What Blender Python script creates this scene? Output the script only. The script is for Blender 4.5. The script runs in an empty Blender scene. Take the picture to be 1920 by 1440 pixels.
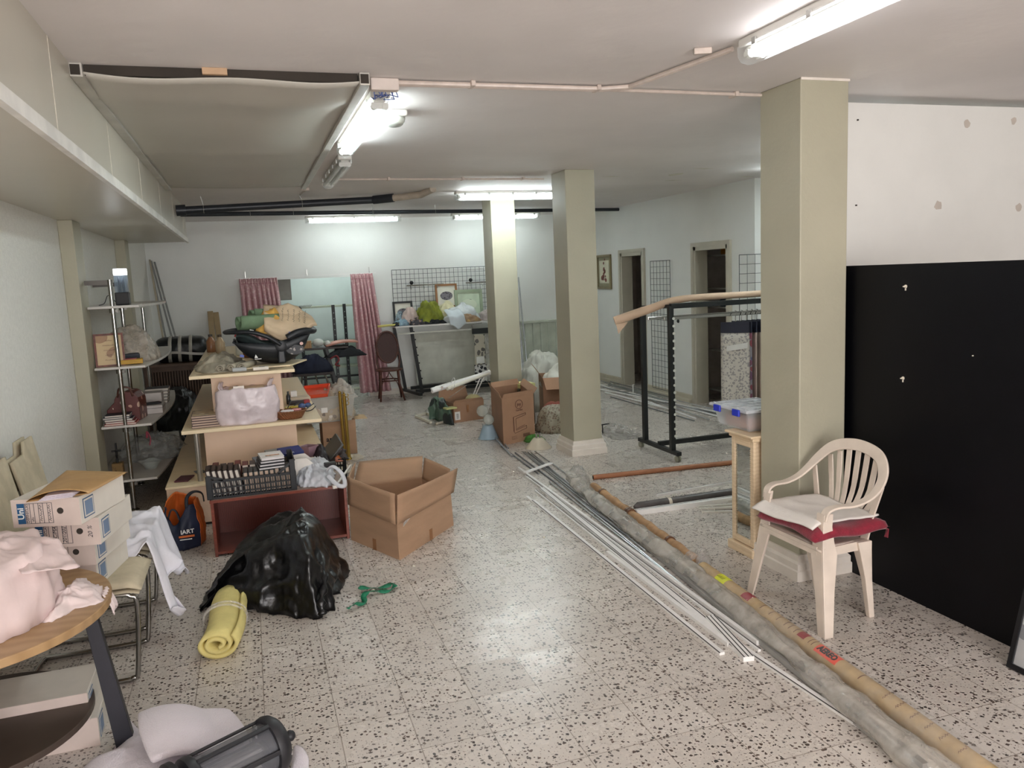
import bpy, bmesh, math, random
from mathutils import Vector, Matrix, noise
PI = math.pi
sc = bpy.context.scene
COL = sc.collection
# ---------------------------------------------------------------- camera (eye height 1.72 m, world X right, Y into the room)
H = 1.72
YAW, PITCH, ROLL, FPX = 0.31318855, 0.13557988, -0.04455949, 1498.14
cy_, sy_, cp_, sp_, cr_, sr_ = (math.cos(YAW), math.sin(YAW), math.cos(PITCH), math.sin(PITCH), math.cos(ROLL), math.sin(ROLL))
fwd = Vector((sy_*cp_, cy_*cp_, -sp_)); r0 = Vector((cy_, -sy_, 0)); u0 = r0.cross(fwd)
rgt = r0*cr_ + u0*sr_; upv = -r0*sr_ + u0*cr_
cam_d = bpy.data.cameras.new('camera'); cam = bpy.data.objects.new('camera', cam_d); COL.objects.link(cam)
cam_d.sensor_width = 36; cam_d.lens = FPX/1920*36; cam_d.clip_start = .05; cam_d.clip_end = 60
cam.matrix_world = Matrix(((rgt.x, upv.x, -fwd.x, 0), (rgt.y, upv.y, -fwd.y, 0), (rgt.z, upv.z, -fwd.z, H), (0, 0, 0, 1)))
sc.camera = cam
# ---------------------------------------------------------------- world, exposure
w = bpy.data.worlds.new('world'); sc.world = w; w.use_nodes = True
w.node_tree.nodes['Background'].inputs[0].default_value = (.8, .9, 1, 1); w.node_tree.nodes['Background'].inputs[1].default_value = .15
sc.view_settings.view_transform = 'Standard'; sc.view_settings.look = 'None'; sc.view_settings.gamma = 1
sc.view_settings.exposure = EXPO = 1.1
sc.cycles.use_denoising = True; sc.cycles.max_bounces = 10; sc.cycles.diffuse_bounces = 8; sc.cycles.glossy_bounces = 4
sc.cycles.transmission_bounces = 6; sc.cycles.transparent_max_bounces = 16; sc.cycles.sample_clamp_indirect = 6
sc.cycles.caustics_reflective = False; sc.cycles.caustics_refractive = False
TUBE_COOL = ((.88, .99, 1.0), 27); TUBE_BACK = ((.88, 1.0, 1.0), 12); TUBE_WARM = ((1.0, .975, 1.0), 7)
def area(name, loc, rot, sx, sy, col, power):
    l = bpy.data.lights.new(name, 'AREA'); l.shape = 'RECTANGLE'; l.size = sx; l.size_y = sy; l.color = col; l.energy = power
    o = bpy.data.objects.new(name, l); o.location = loc; o.rotation_euler = rot; COL.objects.link(o); return o
# daylight from the shop front behind the camera
area('shop_front_daylight', (.9, -3.3, 1.5), (PI/2, 0, 0), 3.4, 2.0, (1.0, .97, .975), 125)
# ---------------------------------------------------------------- helpers
def ray(x, y):
    d = rgt*((x-960)/FPX) - upv*((y-720)/FPX) + fwd
    return d
def fl(x, y, z=0.0):      # point of a horizontal plane seen at photo position x, y
    d = ray(x, y); t = (z-H)/d.z; return Vector((d.x*t, d.y*t, z))
def dp(x, y, Y):          # point of a frontal plane at depth Y
    d = ray(x, y); t = Y/d.y; return Vector((d.x*t, Y, H+d.z*t))
def sx(x, y, X):          # point of a side plane at X
    d = ray(x, y); t = X/d.x; return Vector((X, d.y*t, H+d.z*t))

MATS = {}
def nodes_of(name):
    m = bpy.data.materials.new(name); m.use_nodes = True; nt = m.node_tree
    return m, nt, nt.nodes['Principled BSDF']
def N(nt, t, **kw):
    n = nt.nodes.new('ShaderNode'+t)
    for k, v in kw.items():
        if k in n.bl_rna.properties.keys() and k not in n.inputs: setattr(n, k, v)
        else: n.inputs[k].default_value = v
    return n
def lin(c):
    if max(c) > 1.0: c = tuple(v/255 for v in c)
    return tuple(((v+.055)/1.055)**2.4 if v > .04045 else v/12.92 for v in c)
def rgba(c): return (*lin(c), 1)
def M(name, col=(200, 200, 200), rough=.6, metal=0.0, var=.08, vscale=6, bump=.0, bscale=40, alpha=1.0, trans=0.0, ior=1.45, spec=.5, coat=0.0, stretch=(1, 1, 1), sheen=0.0, col2=None, detail=4):
    """base colour with soft noise variation (real colour mottling), and bump"""
    if name in MATS: return MATS[name]
    m, nt, b = nodes_of(name); MATS[name] = m
    tc = N(nt, 'TexCoord'); mp = N(nt, 'Mapping'); mp.inputs['Scale'].default_value = stretch
    nt.links.new(tc.outputs['Object'], mp.inputs[0])
    no = N(nt, 'TexNoise', Scale=vscale, Detail=detail); nt.links.new(mp.outputs[0], no.inputs['Vector'])
    mx = N(nt, 'Mix', data_type='RGBA'); c = rgba(col)
    c2 = rgba(col2) if col2 else tuple(v*(1-var*2.2) for v in c[:3])+(1,)
    mx.inputs[6].default_value = c; mx.inputs[7].default_value = c2
    rp = N(nt, 'MapRange'); rp.inputs[1].default_value = .35; rp.inputs[2].default_value = .65
    nt.links.new(no.outputs[0], rp.inputs[0]); nt.links.new(rp.outputs[0], mx.inputs[0]); nt.links.new(mx.outputs[2], b.inputs['Base Color'])
    b.inputs['Roughness'].default_value = rough; b.inputs['Metallic'].default_value = metal
    b.inputs['Alpha'].default_value = alpha; b.inputs['Transmission Weight'].default_value = trans; b.inputs['IOR'].default_value = ior
    b.inputs['Specular IOR Level'].default_value = spec; b.inputs['Coat Weight'].default_value = coat; b.inputs['Sheen Weight'].default_value = sheen
    if bump:
        nb = N(nt, 'TexNoise', Scale=bscale, Detail=5); nt.links.new(mp.outputs[0], nb.inputs['Vector'])
        bp = N(nt, 'Bump', Strength=bump, Distance=.01); nt.links.new(nb.outputs[0], bp.inputs['Height']); nt.links.new(bp.outputs[0], b.inputs['Normal'])
    return m
def Mwave(name, col, col2, scale=30, axis='X', dist=3, rough=.5, bump=0.0, profile='SIN', fac=(.2, .8), kind='BANDS', metal=0.0):
    """banded grain: wood, corrugation, wicker"""
    if name in MATS: return MATS[name]
    m, nt, b = nodes_of(name); MATS[name] = m
    tc = N(nt, 'TexCoord'); wv = N(nt, 'TexWave', Scale=scale, Distortion=dist, Detail=3); wv.bands_direction = axis; wv.wave_profile = profile; wv.wave_type = kind
    wv.inputs['Detail Scale'].default_value = 1.2
    nt.links.new(tc.outputs['Object'], wv.inputs[0])
    rp = N(nt, 'MapRange'); rp.inputs[3].default_value = fac[0]; rp.inputs[4].default_value = fac[1]
    nt.links.new(wv.outputs[1], rp.inputs[0]); mx = N(nt, 'Mix', data_type='RGBA'); mx.inputs[6].default_value = rgba(col); mx.inputs[7].default_value = rgba(col2)
    nt.links.new(rp.outputs[0], mx.inputs[0]); nt.links.new(mx.outputs[2], b.inputs['Base Color']); b.inputs['Roughness'].default_value = rough; b.inputs['Metallic'].default_value = metal
    if bump:
        bp = N(nt, 'Bump', Strength=bump, Distance=.004); nt.links.new(wv.outputs[1], bp.inputs['Height']); nt.links.new(bp.outputs[0], b.inputs['Normal'])
    return m
def Mspots(name, col, spot, scale=30, size=.35, rough=.8, keep=.6, spot2=None):
    """a printed pattern: irregular blotches of another colour"""
    if name in MATS: return MATS[name]
    m, nt, b = nodes_of(name); MATS[name] = m
    tc = N(nt, 'TexCoord'); no = N(nt, 'TexNoise', Scale=scale*1.5, Detail=2); nt.links.new(tc.outputs['Object'], no.inputs['Vector'])
    add = N(nt, 'VectorMath', operation='MULTIPLY_ADD'); add.inputs[1].default_value = (.03,)*3
    nt.links.new(no.outputs['Color'], add.inputs[0]); nt.links.new(tc.outputs['Object'], add.inputs[2])
    vo = N(nt, 'TexVoronoi', Scale=scale); nt.links.new(add.outputs[0], vo.inputs['Vector'])
    lt = N(nt, 'Math', operation='LESS_THAN'); lt.inputs[1].default_value = size; nt.links.new(vo.outputs['Distance'], lt.inputs[0])
    sp = N(nt, 'SeparateColor'); nt.links.new(vo.outputs['Color'], sp.inputs[0])
    l2 = N(nt, 'Math', operation='LESS_THAN'); l2.inputs[1].default_value = keep; nt.links.new(sp.outputs[0], l2.inputs[0])
    mu = N(nt, 'Math', operation='MULTIPLY'); nt.links.new(lt.outputs[0], mu.inputs[0]); nt.links.new(l2.outputs[0], mu.inputs[1])
    mx = N(nt, 'Mix', data_type='RGBA'); mx.inputs[6].default_value = rgba(col); mx.inputs[7].default_value = rgba(spot)
    if spot2:
        m2 = N(nt, 'Mix', data_type='RGBA'); m2.inputs[6].default_value = rgba(spot); m2.inputs[7].default_value = rgba(spot2)
        nt.links.new(sp.outputs[1], m2.inputs[0]); nt.links.new(m2.outputs[2], mx.inputs[7])
    nt.links.new(mu.outputs[0], mx.inputs[0]); nt.links.new(mx.outputs[2], b.inputs['Base Color']); b.inputs['Roughness'].default_value = rough
    return m
def Memit(name, col, strength):
    if name in MATS: return MATS[name]
    m, nt, b = nodes_of(name); MATS[name] = m
    b.inputs['Base Color'].default_value = (.8, .8, .8, 1); b.inputs['Emission Color'].default_value = (*col, 1); b.inputs['Emission Strength'].default_value = strength
    return m

class MB:
    """collects shapes in one bmesh; world coordinates are brought into the parent's frame when built"""
    def __init__(s): s.bm = bmesh.new(); s.X = Matrix.Identity(4)
    def v(s, p): return s.bm.verts.new(s.X @ Vector(p))
    def f(s, vs):
        try: return s.bm.faces.new(vs)
        except ValueError: return None
    def hexa(s, p):   # 8 points: bottom 4 ccw, top 4 ccw
        v = [s.v(q) for q in p]
        for a in ((3, 2, 1, 0), (4, 5, 6, 7), (0, 1, 5, 4), (1, 2, 6, 5), (2, 3, 7, 6), (3, 0, 4, 7)): s.f([v[i] for i in a])
        return s
    def box(s, x0, x1, y0, y1, z0, z1):
        x0, x1 = sorted((x0, x1)); y0, y1 = sorted((y0, y1)); z0, z1 = sorted((z0, z1))
        return s.hexa([(x0, y0, z0), (x1, y0, z0), (x1, y1, z0), (x0, y1, z0), (x0, y0, z1), (x1, y0, z1), (x1, y1, z1), (x0, y1, z1)])
    def cbox(s, c, size, rz=0, rx=0, ry=0):
        o = s.X; s.X = o @ Matrix.Translation(c) @ Matrix.Rotation(rz, 4, 'Z') @ Matrix.Rotation(ry, 4, 'Y') @ Matrix.Rotation(rx, 4, 'X')
        a, b, c2 = (q/2 for q in size); s.box(-a, a, -b, b, -c2, c2); s.X = o; return s
    def bar(s, a, b, w_, h_=None, up=(0, 0, 1)):   # rectangular bar from a to b
        h_ = h_ or w_; a, b = Vector(a), Vector(b); d = (b-a).normalized(); u = Vector(up)
        if abs(d.dot(u)) > .99: u = Vector((0, 1, 0))
        r = d.cross(u).normalized(); u = r.cross(d)
        P = []
        for q in (a, b): P += [q-r*w_/2-u*h_/2, q+r*w_/2-u*h_/2, q+r*w_/2+u*h_/2, q-r*w_/2+u*h_/2]
        return s.hexa(P)
    def tube(s, pts, r, n=10, cap=True, closed=False, flat=1.0):
        pts = [Vector(p) for p in pts]; rs = r if isinstance(r, (list, tuple)) else [r]*len(pts)
        rings = []; up = None; L = len(pts)
        for i, p in enumerate(pts):
            if closed: d = pts[(i+1) % L]-pts[i-1]
            else: d = (pts[min(i+1, L-1)]-pts[max(i-1, 0)])
            d = d.normalized() if d.length > 1e-9 else Vector((0, 0, 1))
            if up is None: up = Vector((0, 0, 1)) if abs(d.z) < .9 else Vector((0, 1, 0))
            side = d.cross(up)
            if side.length < 1e-4: side = d.cross(Vector((1, .1, 0)))
            side.normalize(); up = side.cross(d)
            rings.append([s.v(p+side*math.cos(2*PI*k/n)*rs[i]+up*math.sin(2*PI*k/n)*rs[i]*flat) for k in range(n)])
        for i in range(L if closed else L-1):
            A, B = rings[i], rings[(i+1) % L]
            for k in range(n): s.f([A[k], A[(k+1) % n], B[(k+1) % n], B[k]])
        if cap and not closed: s.f(rings[0][::-1]); s.f(rings[-1])
        return s
    def rod(s, a, b, r, n=10): return s.tube([a, b], r, n)
    def lathe(s, prof, c=(0, 0, 0), n=24, cap=True, sc_=(1, 1), axis=None):   # prof: (radius, z)
        c = Vector(c); Rm = axis if axis is not None else Matrix.Identity(3); rings = []
        for r, z in prof: rings.append([s.v(c+Rm @ Vector((math.cos(2*PI*k/n)*r*sc_[0], math.sin(2*PI*k/n)*r*sc_[1], z))) for k in range(n)])
        for A, B in zip(rings, rings[1:]):
            for k in range(n): s.f([A[k], A[(k+1) % n], B[(k+1) % n], B[k]])
        if cap: s.f(rings[0][::-1]); s.f(rings[-1])
        return s
    def prism(s, pts, vec):   # planar outline swept along vec
        vec = Vector(vec); A = [s.v(p) for p in pts]; B = [s.v(Vector(p)+vec) for p in pts]; n = len(pts)
        s.f(A[::-1]); s.f(B)
        for k in range(n): s.f([A[k], A[(k+1) % n], B[(k+1) % n], B[k]])
        return s
    def grid(s, fn, nu, nv, wrap=False):   # fn(u, v) in 0..1
        G = [[s.v(fn(i/nu, j/nv)) for j in range(nv+(0 if wrap else 1))] for i in range(nu+1)]
        m = nv if wrap else nv
        for i in range(nu):
            for j in range(m):
                j2 = (j+1) % nv if wrap else j+1
                s.f([G[i][j], G[i+1][j], G[i+1][j2], G[i][j2]])
        return s
    def sphere(s, c, r, n=12, sc_=(1, 1, 1)):
        return s.lathe([(max(.0005, math.sin(PI*i/n))*r*1.0, -math.cos(PI*i/n)*r*sc_[2]) for i in range(n+1)], c, n*2, True, (sc_[0], sc_[1]))
def root_of(o):
    while o.parent: o = o.parent
    return o
def link(name, mb, m, parent=None, origin=None, bevel=0.0, smooth=False, solid=0.0, sub=0, local=False):
    me = bpy.data.meshes.new(name); bmesh.ops.recalc_face_normals(mb.bm, faces=mb.bm.faces)
    if parent is not None and not local:
        r = root_of(parent); mb.bm.transform(Matrix.LocRotScale(r.location, r.rotation_euler, None).inverted())
    if parent is None and origin is not None: mb.bm.transform(Matrix.Translation(-Vector(origin)))
    mb.bm.to_mesh(me); mb.bm.free()
    for mm in (m if isinstance(m, (list, tuple)) else [m]): me.materials.append(mm)
    o = bpy.data.objects.new(name, me); COL.objects.link(o)
    if parent is not None: o.parent = parent
    elif origin is not None: o.location = origin
    if solid: d = o.modifiers.new('solid', 'SOLIDIFY'); d.thickness = solid; d.offset = 0
    if bevel: d = o.modifiers.new('bevel', 'BEVEL'); d.width = bevel; d.segments = 2; d.limit_method = 'ANGLE'; d.angle_limit = math.radians(40)
    if sub: d = o.modifiers.new('sub', 'SUBSURF'); d.levels = sub; d.render_levels = sub
    if smooth or sub:
        for p in me.polygons: p.use_smooth = True
    if smooth == 'auto': 
        for p in me.polygons: p.use_smooth = True
        bpy_set_sharp(me, 38)
    return o
def bpy_set_sharp(me, deg):
    bm = bmesh.new(); bm.from_mesh(me); lim = math.radians(deg)
    for e in bm.edges:
        if len(e.link_faces) == 2 and e.calc_face_angle(0) > lim: e.smooth = False
    bm.to_mesh(me); bm.free()
def tag(o, label, cat, group=None, kind=None):
    o['label'] = label; o['category'] = cat
    if group: o['group'] = group
    if kind: o['kind'] = kind
    return o
def thing(name, label, cat, loc=(0, 0, 0), rz=0, group=None):
    o = bpy.data.objects.new(name, None); o.empty_display_size = .1; COL.objects.link(o); o.location = loc; o.rotation_euler = (0, 0, rz)
    return tag(o, label, cat, group)
def solo(name, mb, m, label, cat, group=None, kind=None, **kw):
    vs = [v.co for v in mb.bm.verts]; c = Vector(((min(v.x for v in vs)+max(v.x for v in vs))/2, (min(v.y for v in vs)+max(v.y for v in vs))/2, min(v.z for v in vs)))
    return tag(link(name, mb, m, None, c, **kw), label, cat, group, kind)
def struct(name, mb, m, parent=None, **kw):
    o = link(name, mb, m, parent, **kw)
    if parent is None: o['kind'] = 'structure'
    return o
def dup(root, loc, rz=None, label=None, group=None, rot=None):
    r = root.copy(); COL.objects.link(r); r.location = loc
    if rz is not None: r.rotation_euler = (0, 0, rz)
    if rot is not None: r.rotation_euler = rot
    if label: r['label'] = label
    if group: r['group'] = group
    for ch in list(root.children):
        c = ch.copy(); COL.objects.link(c); c.parent = r
        for g in list(ch.children):
            d = g.copy(); COL.objects.link(d); d.parent = c
    return r
def text_mb(s, size, frame, depth=.0006, align='CENTER', shear=0.0, bold=0.0, squash=1.0):
    """writing as a mesh; frame = Matrix with x along the line of text, y up the letters, z out of the surface"""
    cu = bpy.data.curves.new('writing', 'FONT'); cu.body = s; cu.size = size; cu.align_x = align; cu.align_y = 'CENTER'; cu.extrude = depth; cu.shear = shear; cu.offset = bold
    cu.resolution_u = 2
    o = bpy.data.objects.new('writing', cu); COL.objects.link(o); dg = bpy.context.evaluated_depsgraph_get(); me = bpy.data.meshes.new_from_object(o.evaluated_get(dg))
    bpy.data.objects.remove(o); mb = MB(); me.transform(frame @ Matrix.Diagonal((squash, 1, 1, 1))); mb.bm.from_mesh(me); bpy.data.meshes.remove(me); return mb
def scribble_mb(n, size, fr, depth=.0006, seed=1, lines=1):
    """print or handwriting too small to read in the photo: rows of short strokes, no letters"""
    mb = MB(); mb.X = fr.copy(); rr = random.Random(seed+n)
    for j in range(lines):
        x = -n*size*.28; y0 = -(j-(lines-1)/2)*size*1.3
        for k in range(n):
            a = (x+k*size*.56, y0+rr.uniform(-.32, -.1)*size, depth/2); b = (x+(k+rr.uniform(.2, .8))*size*.56, y0+rr.uniform(.05, .36)*size, depth/2); c = (x+(k+.9)*size*.56, y0-rr.uniform(.1, .3)*size, depth/2)
            mb.bar(a, b, size*.09, depth); mb.bar(b, c, size*.09, depth)
    return mb
def frame(o, x, y):
    x = Vector(x).normalized(); y = Vector(y); y = (y-x*x.dot(y)).normalized(); z = x.cross(y); o = Vector(o)
    return Matrix(((x.x, y.x, z.x, o.x), (x.y, y.y, z.y, o.y), (x.z, y.z, z.z, o.z), (0, 0, 0, 1)))
def fbm(p, sc_=1.0, oct_=3):
    p = Vector(p)*sc_; a = 1; t = 0
    for i in range(oct_): t += a*noise.noise(p); p = p*2.03+Vector((5.2, 1.3, 7.7)); a *= .5
    return t
def ridge(p, sc_=1.0, oct_=3):
    p = Vector(p)*sc_; a = 1; t = 0
    for i in range(oct_): t += a*(1-abs(noise.noise(p))*2); p = p*1.9+Vector((3.1, 9.2, 2.7)); a *= .5
    return t-1
def heap(outline, z0, prof, n_r=14, n_t=64, seed=0, amp=.02, fs=8, overhang=0.0, center=None, ridged=True):
    """closed lump over a floor outline: prof(u) -> (spread 0..1, height); u = 0 edge .. 1 centre; folds by noise"""
    O = [Vector((p[0], p[1], 0)) for p in outline]; c = Vector((*center, 0)) if center else sum(O, Vector())/len(O)
    def edge(t):
        t = (t % 1)*len(O); i = int(t); fr = t-i; a, b, c0, d = O[i-1], O[i % len(O)], O[(i+1) % len(O)], O[(i+2) % len(O)]
        return ((b*2)+(c0-a)*fr+(a*2-b*5+c0*4-d)*fr*fr+(b*3-a-c0*3+d)*fr**3)*.5
    E_ = [edge(k/n_t) for k in range(n_t)]; mb = MB(); rings = []
    for i in range(n_r):
        u = i/(n_r-1)*.985; s_, h = prof(u); ring = []
        for k in range(n_t):
            p = c+(E_[k]-c)*s_; nrm = (E_[k]-c).normalized()
            q = Vector((p.x*fs+seed*3.7, p.y*fs, h*fs*1.0+seed)); g = (ridge(q, 1, 3) if ridged else fbm(q, 1, 3))*amp
            wgt = min(1, u*6)
            ring.append(mb.v((p.x+nrm.x*g*(1-u)*.9, p.y+nrm.y*g*(1-u)*.9, max(z0+.001, z0+h+g*wgt*(.35+u*.65)))))
        rings.append(ring)
    for A, B in zip(rings, rings[1:]):
        for k in range(n_t): mb.f([A[k], A[(k+1) % n_t], B[(k+1) % n_t], B[k]])
    mb.f(rings[0][::-1]); mb.f(rings[-1]); return mb
def dome(h, p=2.2, bulge=0.0):   # rounded lump profile
    return lambda u: (1-u+bulge*math.sin(PI*u), h*(1-(1-u)**p))
# ---------------------------------------------------------------- surfaces of the room
C = 2.64; XL = -1.27; XR = 5.30; YB = 12.05; XM = 7.4; YF = -3.6
def floor_material():
    m, nt, b = nodes_of('terrazzo'); L = nt.links.new
    tc = N(nt, 'TexCoord'); sep = N(nt, 'SeparateXYZ'); L(tc.outputs['Object'], sep.inputs[0])
    def math_(op, a, b_=None):
        n = N(nt, 'Math', operation=op)
        for i, q in enumerate((a, b_)):
            if q is None: continue
            if isinstance(q, (int, float)): n.inputs[i].default_value = q
            else: L(q, n.inputs[i])
        return n.outputs[0]
    T = .274
    ux = math_('ADD', math_('DIVIDE', sep.outputs[0], T), -.725+40); uy = math_('ADD', math_('DIVIDE', sep.outputs[1], T), .02+40)
    fx = math_('FRACT', ux); fy = math_('FRACT', uy)
    ex = math_('MINIMUM', fx, math_('SUBTRACT', 1.0, fx)); ey = math_('MINIMUM', fy, math_('SUBTRACT', 1.0, fy))
    jt = math_('LESS_THAN', math_('MINIMUM', ex, ey), .0065)
    comb = N(nt, 'CombineXYZ'); L(math_('FLOOR', ux), comb.inputs[0]); L(math_('FLOOR', uy), comb.inputs[1])
    wn = N(nt, 'TexWhiteNoise'); L(comb.outputs[0], wn.inputs['Vector'])
    # every tile is its own piece of terrazzo: shift the chips per tile
    sh = N(nt, 'VectorMath', operation='MULTIPLY_ADD'); sh.inputs[1].default_value = (9, 9, 9); L(wn.outputs['Color'], sh.inputs[0]); L(tc.outputs['Object'], sh.inputs[2])
    def chips(scale, keep, size, seedoff):
        no = N(nt, 'TexNoise', Scale=scale*1.3, Detail=1); L(sh.outputs[0], no.inputs['Vector'])
        ad = N(nt, 'VectorMath', operation='MULTIPLY_ADD'); ad.inputs[1].default_value = (.85/scale,)*3; L(no.outputs['Color'], ad.inputs[0])
        of = N(nt, 'VectorMath', operation='ADD'); of.inputs[1].default_value = (seedoff, seedoff*.7, 0); L(sh.outputs[0], of.inputs[0]); L(of.outputs[0], ad.inputs[2])
        vo = N(nt, 'TexVoronoi', Scale=scale); vo.voronoi_dimensions = '2D'; L(ad.outputs[0], vo.inputs['Vector'])
        sc_ = N(nt, 'SeparateColor'); L(vo.outputs['Color'], sc_.inputs[0])
        rad = math_('MULTIPLY', sc_.outputs[1], size); rad = math_('ADD', rad, size*.35)
        a = math_('LESS_THAN', vo.outputs['Distance'], rad); b2 = math_('LESS_THAN', sc_.outputs[0], keep)
        return math_('MULTIPLY', a, b2), sc_.outputs[2]
    d1, r1 = chips(60, .40, .335, 0); d2, r2 = chips(120, .22, .30, 3.3); l1, r3 = chips(80, .5, .42, 7.1)
    no = N(nt, 'TexNoise', Scale=2.2, Detail=5); L(tc.outputs['Object'], no.inputs['Vector'])
    base = N(nt, 'Mix', data_type='RGBA'); base.inputs[6].default_value = rgba((214, 207, 200)); base.inputs[7].default_value = rgba((194, 186, 178)); L(no.outputs[0], base.inputs[0])
    til = N(nt, 'Mix', data_type='RGBA', blend_type='MULTIPLY'); til.inputs[7].default_value = (.86, .85, .84, 1); L(base.outputs[2], til.inputs[6]); L(wn.outputs['Value'], til.inputs[0])
    lt = N(nt, 'Mix', data_type='RGBA'); lt.inputs[7].default_value = rgba((216, 206, 194)); L(til.outputs[2], lt.inputs[6]); L(math_('MULTIPLY', l1, .3), lt.inputs[0])
    dk = N(nt, 'Mix', data_type='RGBA'); dk.inputs[6].default_value = rgba((36, 32, 33)); dk.inputs[7].default_value = rgba((84, 64, 56)); L(r1, dk.inputs[0])
    m1 = N(nt, 'Mix', data_type='RGBA'); L(lt.outputs[2], m1.inputs[6]); L(dk.outputs[2], m1.inputs[7]); L(math_('MULTIPLY', d1, .95), m1.inputs[0])
    m2 = N(nt, 'Mix', data_type='RGBA'); L(m1.outputs[2], m2.inputs[6]); m2.inputs[7].default_value = rgba((104, 90, 80)); L(math_('MULTIPLY', d2, .6), m2.inputs[0])
    m3 = N(nt, 'Mix', data_type='RGBA'); L(m2.outputs[2], m3.inputs[6]); m3.inputs[7].default_value = rgba((120, 108, 96)); L(math_('MULTIPLY', jt, .75), m3.inputs[0])
    L(m3.outputs[2], b.inputs['Base Color'])
    rn = N(nt, 'TexNoise', Scale=7, Detail=4); L(tc.outputs['Object'], rn.inputs['Vector'])
    rr = math_('ADD', math_('MULTIPLY', rn.outputs[0], .24), math_('MULTIPLY', wn.outputs['Value'], .10)); rr = math_('ADD', rr, .13); L(rr, b.inputs['Roughness'])
    bn = N(nt, 'TexNoise', Scale=14, Detail=3); L(tc.outputs['Object'], bn.inputs['Vector'])
    bp = N(nt, 'Bump', Strength=.12, Distance=.004); L(bn.outputs[0], bp.inputs['Height']); L(bp.outputs[0], b.inputs['Normal'])
    b.inputs['Specular IOR Level'].default_value = .75
    return m
MAT_FLOOR = floor_material()
MAT_CEIL = M('painted_ceiling', (228, 223, 221), .62, var=.035, vscale=1.3, bump=.5, bscale=5)
MAT_WALL = M('white_wall', (229, 230, 227), .75, var=.02, vscale=2, bump=.12, bscale=60)
MAT_WALLP = M('stippled_wall', (230, 229, 223), .8, var=.03, vscale=40, bump=.35, bscale=110)
MAT_SOFF = M('greige_laminate', (200, 194, 180), .33, var=.02, vscale=2, bump=.08, bscale=3)
MAT_PIL = M('sage_paint', (172, 168, 148), .5, var=.03, vscale=3, bump=.12, bscale=50)
MAT_TRIM = M('white_gloss_trim', (222, 214, 204), .35, var=.04, vscale=12)
MAT_DARK = M('dark_gap', (60, 54, 48), .9)
MAT_BOARD = M('ceiling_board', (194, 190, 180), .42, var=.03, vscale=1.2, bump=.25, bscale=2.5)
MAT_BLACK = M('black_panel', (7, 7, 12), .45, var=.1, spec=.22)
MAT_FRAMEP = M('greige_door_frame', (188, 182, 166), .45, var=.03)
struct('floor', MB().box(XL-.2, XM+.6, YF-.2, 16, -.12, 0), MAT_FLOOR)
struct('ceiling', MB().box(XL-.2, XM+.6, YF-.2, 16, C, C+.12), MAT_CEIL)
struct('wall_left', MB().box(XL-.15, XL, YF, YB, 0, C), MAT_WALLP)
struct('wall_front', MB().box(XL-.15, XM+.1, YF-.15, YF, 0, C), MAT_WALL)
struct('wall_far_right', MB().box(XM, XM+.15, YF, 7.7, 0, C), MAT_WALL)
# back wall with the curtained opening
OX0, OX1, OZ = .0, 1.62, 1.80
mb = MB(); mb.box(XL-.15, OX0, YB, YB+.12, 0, C); mb.box(OX1, XR+.2, YB, YB+.12, 0, C); mb.box(OX0, OX1, YB, YB+.12, OZ, C)
struct('wall_back', mb, MAT_WALL)
# back room beyond the curtains
mb = MB(); mb.box(-1.0, 3.4, 14.2, 14.3, 0, C); mb.box(-1.1, -1.0, YB+.12, 14.3, 0, C); mb.box(3.4, 3.5, YB+.12, 14.3, 0, C)
struct('wall_store_room', mb, M('cool_white_wall', (214, 224, 220), .75, var=.02))
# right wall with two doorways
D1 = (10.15, 10.85); D2 = (8.05, 8.80)
mb = MB(); t_ = .14
for a, b_ in ((7.7, D2[0]), (D2[1], D1[0]), (D1[1], YB+.12)): mb.box(XR, XR+t_, a, b_, 0, C)
for a, b_ in (D1, D2): mb.box(XR, XR+t_, a, b_, 1.96, C)
mb.box(XR, XM+.1, 7.56, 7.7, 0, C)
struct('wall_right', mb, MAT_WALL)
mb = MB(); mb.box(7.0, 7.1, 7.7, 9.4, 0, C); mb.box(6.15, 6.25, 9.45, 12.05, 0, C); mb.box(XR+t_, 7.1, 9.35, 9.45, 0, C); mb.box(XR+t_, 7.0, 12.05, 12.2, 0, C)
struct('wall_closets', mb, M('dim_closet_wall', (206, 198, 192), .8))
for i, (a, b_) in enumerate((D1, D2)):
    fr = struct('door_%d' % (i+1), MB().box(XR-.02, XR+t_+.01, a-.0, a+.045, 0, 1.96).box(XR-.02, XR+t_+.01, b_-.045, b_, 0, 1.96).box(XR-.02, XR+t_+.01, a, b_, 1.915, 1.96), MAT_FRAMEP)
    tr = struct('door_trim', MB().box(XR-.03, XR, a-.05, a, 0, 2.01).box(XR-.03, XR, b_, b_+.05, 0, 2.01).box(XR-.03, XR, a, b_, 1.96, 2.01), MAT_FRAMEP, fr)
# baseboards
def skirting(name, pts, inward, mat=MAT_TRIM, h=.12, t=.022):
    mb = MB()
    for (x0, y0), (x1, y1) in zip(pts, pts[1:]):
        dx, dy = inward
        mb.box(min(x0, x1, x0+dx*t), max(x0, x1, x0+dx*t), min(y0, y1, y0+dy*t), max(y0, y1, y0+dy*t), 0, h)
        mb.box(min(x0, x1, x0+dx*t*1.6), max(x0, x1, x0+dx*t*1.6), min(y0, y1, y0+dy*t*1.6), max(y0, y1, y0+dy*t*1.6), 0, h*.35)
    struct(name, mb, mat, bevel=.004)
skirting('baseboard_left', [(XL, YF), (XL, 6.7)], (1, 0), h=.15)
skirting('baseboard_back', [(OX1+.02, YB), (XR, YB)], (0, -1), h=.09)
skirting('baseboard_back', [(XL, YB), (OX0-.02, YB)], (0, -1), h=.09)
MAT_LEDGE = M('beige_ledge', (196, 188, 170), .5, var=.05)
mb = MB()
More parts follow.
